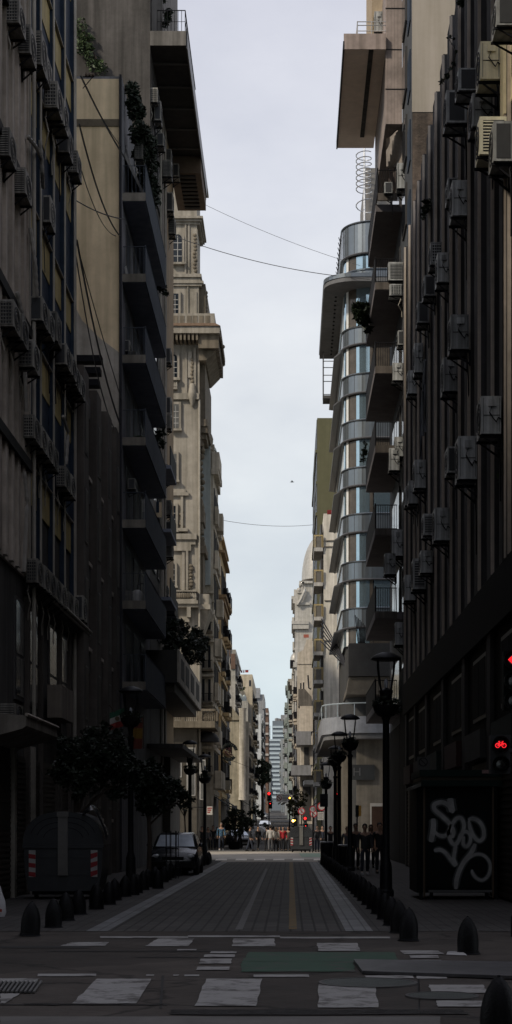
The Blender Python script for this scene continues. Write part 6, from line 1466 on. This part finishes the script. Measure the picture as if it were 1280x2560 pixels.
tc_ = nt.nodes.new('ShaderNodeTexCoord'); nt.links.new(tc_.outputs['Object'], ck.inputs['Vector']); nt.links.new(ck.outputs['Color'], b_.inputs['Base Color'])
dk = (.02,.016,.013)
pi = math.pi
for px, Y, h, tp, lab, fc in ((505,109,1.6,blk,'dark figure close to the shop wall at the far left corner',.2),(543,113,1.55,blk,'small dark figure half hidden behind the man in plaid',-.2),(600,113,1.6,gry,'dark figure right of the planter tree beside the far parked car',pi),(645,108,1.62,blk,'small dark figure walking left of the couple in pale tops',.8),(699,110,1.6,blk,'dark figure between the pale top and the red jacket',.1),(734,112,1.6,blk,'dark figure behind the far waste container',.3),(806,103,1.65,navy_c,'dark figure beside the text plate right of the far waste container',.1),(683,118,1.6,navy_c,'distant dark figure up the street behind the couple in pale tops',pi)):
    person(lab, px, Y, h, tp, blk, dk, fc, .12)
person('man in a blue plaid shirt walking toward the camera past the left lamps', 553, 108, 1.84, plaid, navy_c, (.16,.14,.12), .05, shoes=(.3,.3,.3))
person('person in dark clothes standing left of the man in plaid', 533, 112, 1.66, blk, navy_c, dk, .1, .1)
person('woman in a dark coat behind the left lamp post, nearest the shop wall', 520, 110, 1.55, gry, blk, dk, .2, .08, longhair=True)
person('person in black walking away beside the round planter tree', 625, 104, 1.62, blk, navy_c, dk, pi*.6, .22, (.2,-.2))
person('person in a cream jumper and grey trousers seen from behind on the far crossing', 676, 103.5, 1.66, cream_c, gry, dk, pi, .1, (.05,-.25), elbow=.1)
person('woman in a pale top and black trousers right of the cream jumper', 690, 103.9, 1.55, beige_c, blk, (.08,.05,.03), pi, .1, longhair=True)
person('person in black on the far side of the couple in pale tops', 667, 106, 1.58, blk, blk, dk, pi, .1)
person('person in a bright red jacket standing beside the far waste container', 708, 105, 1.6, red_c, blk, dk, .1, .08, (.05,.2), elbow=.16)
person('person in a drab jacket right behind the red jacket', 720, 106.5, 1.58, mat('drab_jacket', (.07,.065,.05)), blk, (.07,.045,.03), -.4, .06)
person('person in dark coat standing right of the far waste container', 793, 101.5, 1.66, blk, navy_c, dk, .1, .08)
person('man in sunglasses and dark jacket walking along the right pavement', 912, 54, 1.7, mat('charcoal_jacket', (.028,.028,.03), rough=.85), mat('dark_jeans', (.022,.026,.038), rough=.9), dk, .05, .17, shoes=(.3,.3,.3))
person('person in black at the left shoulder of the man in sunglasses', 889, 60, 1.72, blk, blk, dk, .1, .12)
person('woman in black walking close behind the man in sunglasses', 927, 63, 1.68, blk, blk, (.05,.03,.02), .0, .12, longhair=True)
person('large dark figure nearest the wall on the right pavement', 949, 55.5, 1.74, blk, blk, dk, .1, .14, bag=True)
person('person with pale hair between the second and third right lamps', 868, 66, 1.6, gry, blk, (.2,.15,.1), .1, .08)
person('person in dark clothes behind the farthest right lamp', 826, 82, 1.62, blk, navy_c, dk, .0, .1)
# sunglasses for the nearest walker
# litter bins on the right pavement
for px, Y, lab in ((818,74,'black litter bin with pale rim behind the farthest right lamp'),(866,62,'black litter bin with pale rim between the right lamp posts')):
    t = thing('litter_bin', lab, 'litter bin', (wx(px,Y),Y,.006), None)
    m = MB(); m.lathe([(.26,0),(.3,.05),(.32,.8),(.3,.85)], wx(px,Y), Y, .007, 14); m.build('drum', black_metal, t, smooth=True)
    m = MB(); m.lathe([(.31,.86),(.34,.87),(.34,.91),(.28,.93)], wx(px,Y), Y, .007, 14); m.build('rim', mat('bin_rim', (.25,.25,.26), rough=.4), t)
# ================================================================ flags
def flag(lab, px0, px1, py0, py1, Y, cols, emblem=None, tilt=0.):
    t = thing('flag', lab, 'flag', (wx(px0,Y),Y,wz(py0,Y)))
    m = MB(); m.tube([(wx(px1,Y),Y+.06,wz(py1+4,Y)),(wx(px0-2,Y),Y+.06,wz(py0-6,Y))] if tilt else [(wx(px1+2,Y),Y+.06,wz(py1,Y)),(wx(px1+2,Y),Y+.06,wz(py0-8,Y))], .02, 5); m.build('staff', bark, t)
    n = len(cols); NX, NY = 8, 4
    for k, c in enumerate(cols):
        m = MB(); vs = []
        for j in range(NY+1):
            v = (k+j/NY)/n
            for i in range(NX+1):
                u = i/NX; px = px0+(px1-px0)*u; py = py0+(py1-py0)*v+(1-u)*v*0+tilt*(1-u)
                vs.append((wx(px,Y), Y+.07*math.sin(u*7+v*3), wz(py,Y)))
        m.add(vs, [(j*(NX+1)+i, j*(NX+1)+i+1, (j+1)*(NX+1)+i+1, (j+1)*(NX+1)+i) for j in range(NY) for i in range(NX)])
        f_ = m.build('stripe', c, t, smooth=True)
        if emblem is not None and k == 1:
            m = MB(); m.lathe([(.07,0),(.07,.01),(0,.012)], 0,0,0,10); m.v = [(wx((px0+px1)/2-2,Y)+v[0], Y-.08-v[2], wz((py0+py1)/2+tilt*.5,Y)+v[1]) for v in m.v]; m.build('emblem', emblem, f_)
gf = mat('flag_green', (.03,.10,.06)); wf = mat('flag_white', (.42,.40,.36)); rf = mat('flag_red', (.28,.04,.035))
flag('green, white and red flag with brown emblem hanging above the left tree', 274, 318, 1768, 1812, 48, [gf, wf, rf], mat('flag_brown', (.12,.085,.05)), 14)
flag('yellow and red flag drooping beside the left street lamp', 332, 356, 1795, 1872, 50, [mat('flag_dark_red', (.16,.045,.03)), mat('flag_yellow', (.22,.13,.025)), mat('flag_dark_red', (.16,.045,.03))], None)
# ================================================================ hanging signs
Y = 126.0
t = thing('hanging_sign', 'round openwork confectionery sign with curved dark lettering bands hanging over the left pavement', 'sign', (wx(555,Y),Y,wz(1950,Y)))
sgd = mat('sign_band_green', (.025,.04,.038)); u = Y/F
cx_, cz_ = wx(572.5,Y), wz(1880,Y)
m = MB(); m.box(wx(552,Y), wx(556.5,Y), Y+.02, Y+.18, wz(1948,Y), wz(1860,Y)); m.build('post', black_metal, t)
m = MB(); P = [(cx_+18.5*u*math.cos(a), cz_+20*u*math.sin(a)) for a in [math.radians(12+156*i/24) for i in range(25)]]; m.ribbon(P, 8*u, Y); m.ribbon([(x,z) for x,z in P][::-1], 8*u, Y+.05); b1 = m.build('upper_band', sgd, t)
m = MB(); P = [(cx_+18*u*math.cos(a), cz_+3*u+22*u*math.sin(a)) for a in [math.radians(222+96*i/20) for i in range(21)]]; m.ribbon(P, 8*u, Y); m.ribbon(P[::-1], 8*u, Y+.05); b2 = m.build('lower_band', sgd, t)
let = mat('sign_lettering', (.36,.34,.28))
def arc_text(txt, rx, rz, a0, a1, up, par, cz):
    mm = MB()
    for i, ch in enumerate(txt):
        a = math.radians(a0+(a1-a0)*i/(len(txt)-1)); x = cx_+rx*math.cos(a); z = cz+rz*math.sin(a)
        q = text_mb(ch, 6.6*u, x, Y-.02, z, .002, a-math.pi/2 if up else a+math.pi/2); mm.add(q.v, q.f)
    mm.build('lettering', let, par)
arc_text('CONFITERIA', 18.5*u, 20*u, 158, 22, True, b1, cz_); arc_text('IDEAL', 18*u, 22*u, 232, 308, False, b2, cz_+3*u)
m = MB(); rr3 = random.Random(9)
for k in range(16): m.ball((cx_+rr3.uniform(-9,10)*u, Y+.02, cz_+rr3.uniform(-9,11)*u), (2.4*u,.03,1.8*u), 6, 4)
m.build('scrollwork', mat('sign_scroll', (.16,.07,.07)), t)
m = MB(); m.tube([(wx(553,Y),Y+.1,wz(1884,Y)),(wx(575,Y),Y+.1,wz(1899,Y)),(wx(640,Y+45),Y+45,wz(1925,Y+45))], .02, 4); m.build('stay_wire', black_metal, t)
Y = 104
t = thing('blade_sign', 'small red and white shop blade sign beside the left lamp pair', 'sign', (wx(524,Y),Y,wz(2025,Y)))
m = MB(); m.box(wx(517,Y), wx(531,Y), Y, Y+.08, wz(2037,Y), wz(2016,Y)); m.build('panel', wf, t)
m = MB()
for k in range(3): m.box(wx(518.5,Y), wx(529.5-k*2,Y), Y-.006, Y-.001, wz(2022+k*5,Y), wz(2019+k*5,Y))
m.build('red_bands', rf, t)
m = MB(); m.tube([(wx(531,Y),Y+.04,wz(2018,Y)),(wx(531,Y)-1.6,Y+.04,wz(2018,Y))], .025, 5); m.build('bracket', black_metal, t)
Y = 120
t = thing('blade_sign', 'square grey blade sign with a dark figure, hanging past the plaid shirt man', 'sign', (wx(586,Y),Y,wz(2024,Y)))
m = MB(); m.box(wx(579,Y), wx(593,Y), Y, Y+.08, wz(2036,Y), wz(2014,Y)); m.build('panel', mat('grey_sign_panel', (.24,.25,.26)), t)
m = MB(); m.poly([(wx(584,Y),Y-.004,wz(2030,Y)),(wx(588,Y),Y-.004,wz(2027,Y)),(wx(587,Y),Y-.004,wz(2018,Y))]); m.build('figure', black_metal, t)
m = MB(); m.tube([(wx(579,Y),Y+.04,wz(2016,Y)),(wx(560,Y),Y+.04,wz(2014,Y))], .025, 5); m.build('bracket', black_metal, t)
m = MB(); Y = 120; m.box(wx(546,Y), wx(575,Y), Y, Y+1.2, wz(1974,Y), wz(1951,Y))
solo(m, 'shop_sign_box', mat('pale_sign_box', (.36,.33,.27), dirt=.2), (wx(560,Y),Y,wz(1974,Y)), 'plain pale box sign over the left pavement below the confectionery sign', 'sign')
# ================================================================ road signs and signals beyond the avenue
sw = mat('road_sign_white', (.38,.37,.36), rough=.5); sr = mat('road_sign_red', (.30,.02,.03), rough=.5); sk = mat('road_sign_black', (.02,.02,.02))
def disc(m, c, r, y, n=20): m.poly([(c[0]+r*math.cos(2*math.pi*i/n), y, c[1]+r*math.sin(2*math.pi*i/n)) for i in range(n)][::1])
def round_sign(lab, px, py, rpx, Y, txt=None, slash=False, pole=True, name='road_sign'):
    u = Y/F; c_ = (wx(px,Y), wz(py,Y)); r = rpx*u
    t = thing(name, lab, 'road sign', (c_[0],Y,gz(Y)))
    if pole: m = MB(); m.tube([(c_[0],Y+.06,gz(Y)+.01),(c_[0],Y+.06,c_[1]+r*.8)], .035, 6); m.build('pole', black_metal, t)
    m = MB(); m.lathe([(r,0),(r,.03),(0,.031)], 0,0,0, 20); m.v = [(c_[0]+v[0], Y+.02-v[2], c_[1]+v[1]) for v in m.v]; m.build('plate', sw, t)
    m = MB(); m.ribbon([(c_[0]+r*.88*math.cos(a*math.pi/12), c_[1]+r*.88*math.sin(a*math.pi/12)) for a in range(25)], r*.26, Y-.016)
    if slash: m.ribbon([(c_[0]-r*.6, c_[1]+r*.6), (c_[0]+r*.6, c_[1]-r*.6)], r*.2, Y-.022)
    m.build('red_ring', sr, t)
    if txt: text_mb(txt, r*1.25, c_[0], Y-.018, c_[1], .001).build('lettering', sk, t)
    return t
round_sign('round no parking sign with letter E and red slash', 754, 2028, 9, 100.5, 'E', True)
round_sign('round speed limit sign reading 10 in a red ring', 782, 2023, 8.5, 99, '10')
round_sign('round red ringed sign half hidden behind the speed limit sign', 784, 2034, 9.5, 104, None, True)
t = round_sign('large round red ringed sign partly hidden by a box beside the farthest right lamp', 804, 2016, 11, 104, None)
Y = 104; m = MB(); m.box(wx(794,Y), wx(809,Y), Y+.0, Y+.03, wz(2050,Y), wz(2030,Y)); pl_ = m.build('text_plate', sw, t)
m = MB()
for k in range(5): m.box(wx(795.5,Y), wx(807.5-(k % 2)*2,Y), Y-.006, Y-.001, wz(2034+k*3.3,Y), wz(2033+k*3.3,Y))
m.build('text_lines', mat('faded_sign_text', (.1,.1,.1)), pl_)
Y = 99; t = thing('control_box', 'dark square box on the pole of the farthest right lamp', 'box', (wx(809,77),77,wz(2016,77)))
Yc = 77.1; m = MB(); m.box(wx(800,Yc), wx(820,Yc), Yc, Yc+.3, wz(2017,Yc), wz(1985,Yc)); m.build('housing', dark_metal, t)
m = MB(); m.box(wx(802,Yc), wx(818,Yc), Yc-.012, Yc-.001, wz(2000,Yc), wz(1998,Yc)); m.build('seam', black_metal, t)
Y = 130; t = thing('overhead_sign', 'wide white sign with a red no left turn disc hanging over the far street', 'road sign', (wx(708,Y),Y,wz(2005,Y)))
m = MB(); m.box(wx(690.5,Y), wx(726,Y), Y, Y+.05, wz(2005,Y), wz(1984,Y)); m.build('panel', mat('overhead_panel', (.85,.83,.8)), t)
u = Y/F; c_ = (wx(698,Y), wz(1995,Y))
m = MB(); m.ribbon([(c_[0]+6*u*math.cos(a*math.pi/10), c_[1]+6*u*math.sin(a*math.pi/10)) for a in range(21)], 1.6*u, Y-.006); m.ribbon([(c_[0]-4.4*u,c_[1]+4.4*u),(c_[0]+4.4*u,c_[1]-4.4*u)], 1.4*u, Y-.012); m.build('prohibition_ring', sr, t)
m = MB(); m.ribbon([(c_[0]+2*u,c_[1]-3.5*u),(c_[0]+2*u,c_[1]+.8*u),(c_[0]-2.5*u,c_[1]+.8*u)], 1.3*u, Y-.009); m.build('arrow', sk, t)
m = MB()
for k in range(4): m.box(wx(706,Y), wx(722-(k % 2)*3,Y), Y-.006, Y-.001, wz(1990+k*3.6,Y), wz(1988.6+k*3.6,Y))
m.build('text_lines', mat('faded_sign_text', (.1,.1,.1)), t)
m = MB(); m.tube([(wx(724,Y),Y+.1,gz(Y)),(wx(724,Y),Y+.1,wz(1980,Y)),(wx(690,Y),Y+.1,wz(1980,Y))], .06, 6); m.build('gantry', dark_metal, t)
def signal(lab, px, py, Y, lens, r=5., second=None, pole_to=None):
    u = Y/F; X = wx(px,Y); z = wz(py,Y); t = thing('traffic_light', lab, 'traffic light', (X,Y,gz(Y)), None)
    h = 3.0*r*2*u
    m = MB(); m.box(X-r*1.3*u, X+r*1.3*u, Y, Y+.25, z-h*.86, z+h*.2); hd = m.build('signal_head', kbl, t)
    for k in range(3):
        zc = z-k*h*.31; mm = off_lens
        if k == 0: mm = lens
        m = MB(); m.lathe([(r*u,0),(r*u*.8,.05),(0,.1)], 0,0,0,12); m.v = [(X+v[0], Y-.002-v[2], zc+v[1]) for v in m.v]; m.build('lens', mm, hd)
    px2 = pole_to or px
    m = MB(); m.tube([(wx(px2,Y),Y+.2,gz(Y)+.01),(wx(px2,Y),Y+.2,z-h*.5)]+([(X,Y+.2,z-h*.4)] if pole_to else []), .05, 6); m.build('pole', black_metal, t)
    if second:
        a, b, mm = second; m = MB(); m.box(wx(a,Y)-.16, wx(a,Y)+.16, Y-.02, Y+.15, wz(b,Y)-.4, wz(b,Y)+.16); h2 = m.build('pedestrian_head', kbl, t)
        m = MB(); m.lathe([(1.3*u,0),(0,.04)], 0,0,0,10); m.v = [(wx(a,Y)+v[0], Y-.022-v[2], wz(b,Y)+v[1]) for v in m.v]; m.build('lens', mm, h2)
signal('red traffic light hanging over the far street left of the overhead sign', 672.5, 1984, 128, red_far, 3.6, (675.5,2009,red_far))
signal('red traffic light between the no parking sign and the waste container', 763, 2046, 100.2, red_far, 3.4, (764,2065,red_far))
signal('red traffic light half hidden between the right lamp posts', 845.5, 1985, 79, red_far, 3.2, None)
signal('amber lit traffic light on a short post beside the waste container', 733, 2052, 104.2, emit('bright_amber', (1,.55,.12), 9), 3.2, (738,2051,amber_e))
signal('small amber light at the right end of the overhead sign', 724.3, 1995, 129, amber_e, 2.2)
Y = 95; t = thing('traffic_light', 'black and yellow traffic light head seen side on between right lamp posts', 'traffic light', (wx(896,Y),Y,.006))
m = MB(); m.box(wx(889,Y), wx(897,Y), Y, Y+.3, wz(2042,Y), wz(2013,Y)); h_ = m.build('signal_head', kbl, t)
m = MB(); m.box(wx(897.1,Y), wx(903,Y), Y-.05, Y+.2, wz(2040,Y), wz(2014,Y)); m.build('yellow_backing', mat('signal_yellow', (.22,.12,.02)), h_)
m = MB(); m.tube([(wx(893,Y),Y+.15,.01),(wx(893,Y),Y+.15,wz(2042,Y))], .05, 6); m.build('pole', black_metal, t)
# ================================================================ wires and bird
wire = mat('overhead_wire', (.06,.06,.063), rough=.7)
def span(lab, p0, p1, sag, r, name='overhead_wire'):
    m = MB(); q = []
    a = Vector((wx(p0[0],p0[2]), p0[2], wz(p0[1],p0[2]))); b = Vector((wx(p1[0],p1[2]), p1[2], wz(p1[1],p1[2])))
    for i in range(17):
        u = i/16; p = a.lerp(b, u); p.z -= sag*4*u*(1-u); q.append(tuple(p))
    m.tube(q, r, 4); solo(m, name, wire, q[0], lab, 'wire')
span('upper thin wire crossing the sky from the tower to the glass tower', (497,504,104), (900,664,99.5), .25, .012)
span('lower thicker wire crossing the sky to the glass tower eave', (440,592,104), (925,698,99.5), .45, .022)
span('faint wire crossing the sky low down toward the white balcony building', (538,1297,122), (783,1312,138), .3, .016)
LW = [((202,190,46.5),(312,395,57),.1,.03,'thick cable slanting down from the navy block bracket across the cream wall top'),((205,195,46.5),(302,365,57),.15,.016,'thin cable just beside the thick cable at the cream wall top'),((198,310,46.9),(300,590,57),.5,.028,'long cable sagging down the middle of the cream wall'),
 ((188,500,47.5),(312,548,57),.1,.02,'nearly level cable crossing the cream wall'),((192,600,47.3),(300,1060,57),.5,.03,'long steep cable down the lower cream wall, leftmost of three'),((190,640,47.3),(296,1090,57),.9,.02,'long steep cable down the lower cream wall, middle one of three'),((192,610,47.3),(304,1000,57),.1,.016,'long steep cable down the lower cream wall, rightmost of three'),((196,400,47),(290,590,57),.5,.016,'short thin cable on the cream wall left of the long sagging cable')]
for a, b, s_, r, lab in LW: span(lab, a, b, s_, r, 'wall_cable')
t = thing('wall_bracket', 'iron cable bracket on the far corner of the navy block by the cream wall', 'bracket', (-6.2,47.9,wz(190,47.9)))
m = MB(); zb = wz(192,47.9); m.tube([(-6.2,47.9,zb),(-5.85,47.9,zb)], .02, 5); m.tube([(-6.2,47.9,zb-.35),(-5.9,47.9,zb)], .015, 5); m.build('arm', black_metal, t)
m = MB()
for k in range(3): m.lathe([(.03,0),(.05,.03),(.03,.08)], -6.1+k*.1, 47.9, zb+.02, 8)
m.build('insulator', mat('insulator', (.1,.07,.05)), t)
span('cable running down beside the brown fins in front of the cream right wall', (1142,0,52), (1098,330,60), .1, .02, 'wall_cable')
Y = 90; t = thing('flying_bird', 'tiny dark bird flying in the pale sky between the buildings', 'bird', (wx(730,Y),Y,wz(1205,Y)))
bx, bz = wx(730,Y), wz(1205,Y); bm = mat('bird_feathers', (.03,.03,.03))
m = MB(); m.loft([[(bx+dx,Y+r*math.cos(a*math.pi/4),bz+r*math.sin(a*math.pi/4)) for a in range(8)] for dx, r in ((-.12,.004),(-.06,.02),(0,.028),(.06,.022),(.1,.012),(.13,.002))]); b_ = m.build('body', bm, t, smooth=True)
m = MB(); m.add([(bx-.03,Y,bz),(bx+.05,Y,bz+.01),(bx+.02,Y-.16,bz+.06),(bx-.04,Y-.14,bz+.05)], [(0,1,2,3)]); m.build('wing', bm, t)
m = MB(); m.add([(bx-.03,Y,bz),(bx+.05,Y,bz+.01),(bx+.02,Y+.16,bz+.06),(bx-.04,Y+.14,bz+.05)], [(3,2,1,0)]); m.build('wing', bm, t)
# laundry on the far terrace
Y = 266; m = MB()
for k, (a, b) in enumerate(((596,600),(602,606),(608,611))): m.box(wx(a,Y), wx(b,Y), Y, Y+.03, wz(1682,Y), wz(1676,Y))
m.tube([(wx(594,Y),Y,wz(1675,Y)),(wx(624,Y),Y,wz(1675,Y))], .02, 4); solo(m, 'washing_line', mat('dark_laundry', (.08,.05,.07)), (wx(600,Y),Y,wz(1680,Y)), 'dark clothes hanging on a line on the beige roof terrace', 'laundry')
m = MB(); m.box(wx(613,Y), wx(621,Y), Y+.1, Y+.13, wz(1681,Y), wz(1675,Y)); solo(m, 'red_cloth', rf, (wx(617,Y),Y,wz(1680,Y)), 'red cloth hanging on the beige roof terrace against the sky', 'laundry')
ivy('terrace_plant', [(590,1725,8,265),(600,1715,7,265),(585,1735,8,265),(608,1722,5,265)], leaf_m, 'climbing plant on the beige building below its roof terrace', 'plant', n=600, size=.25)
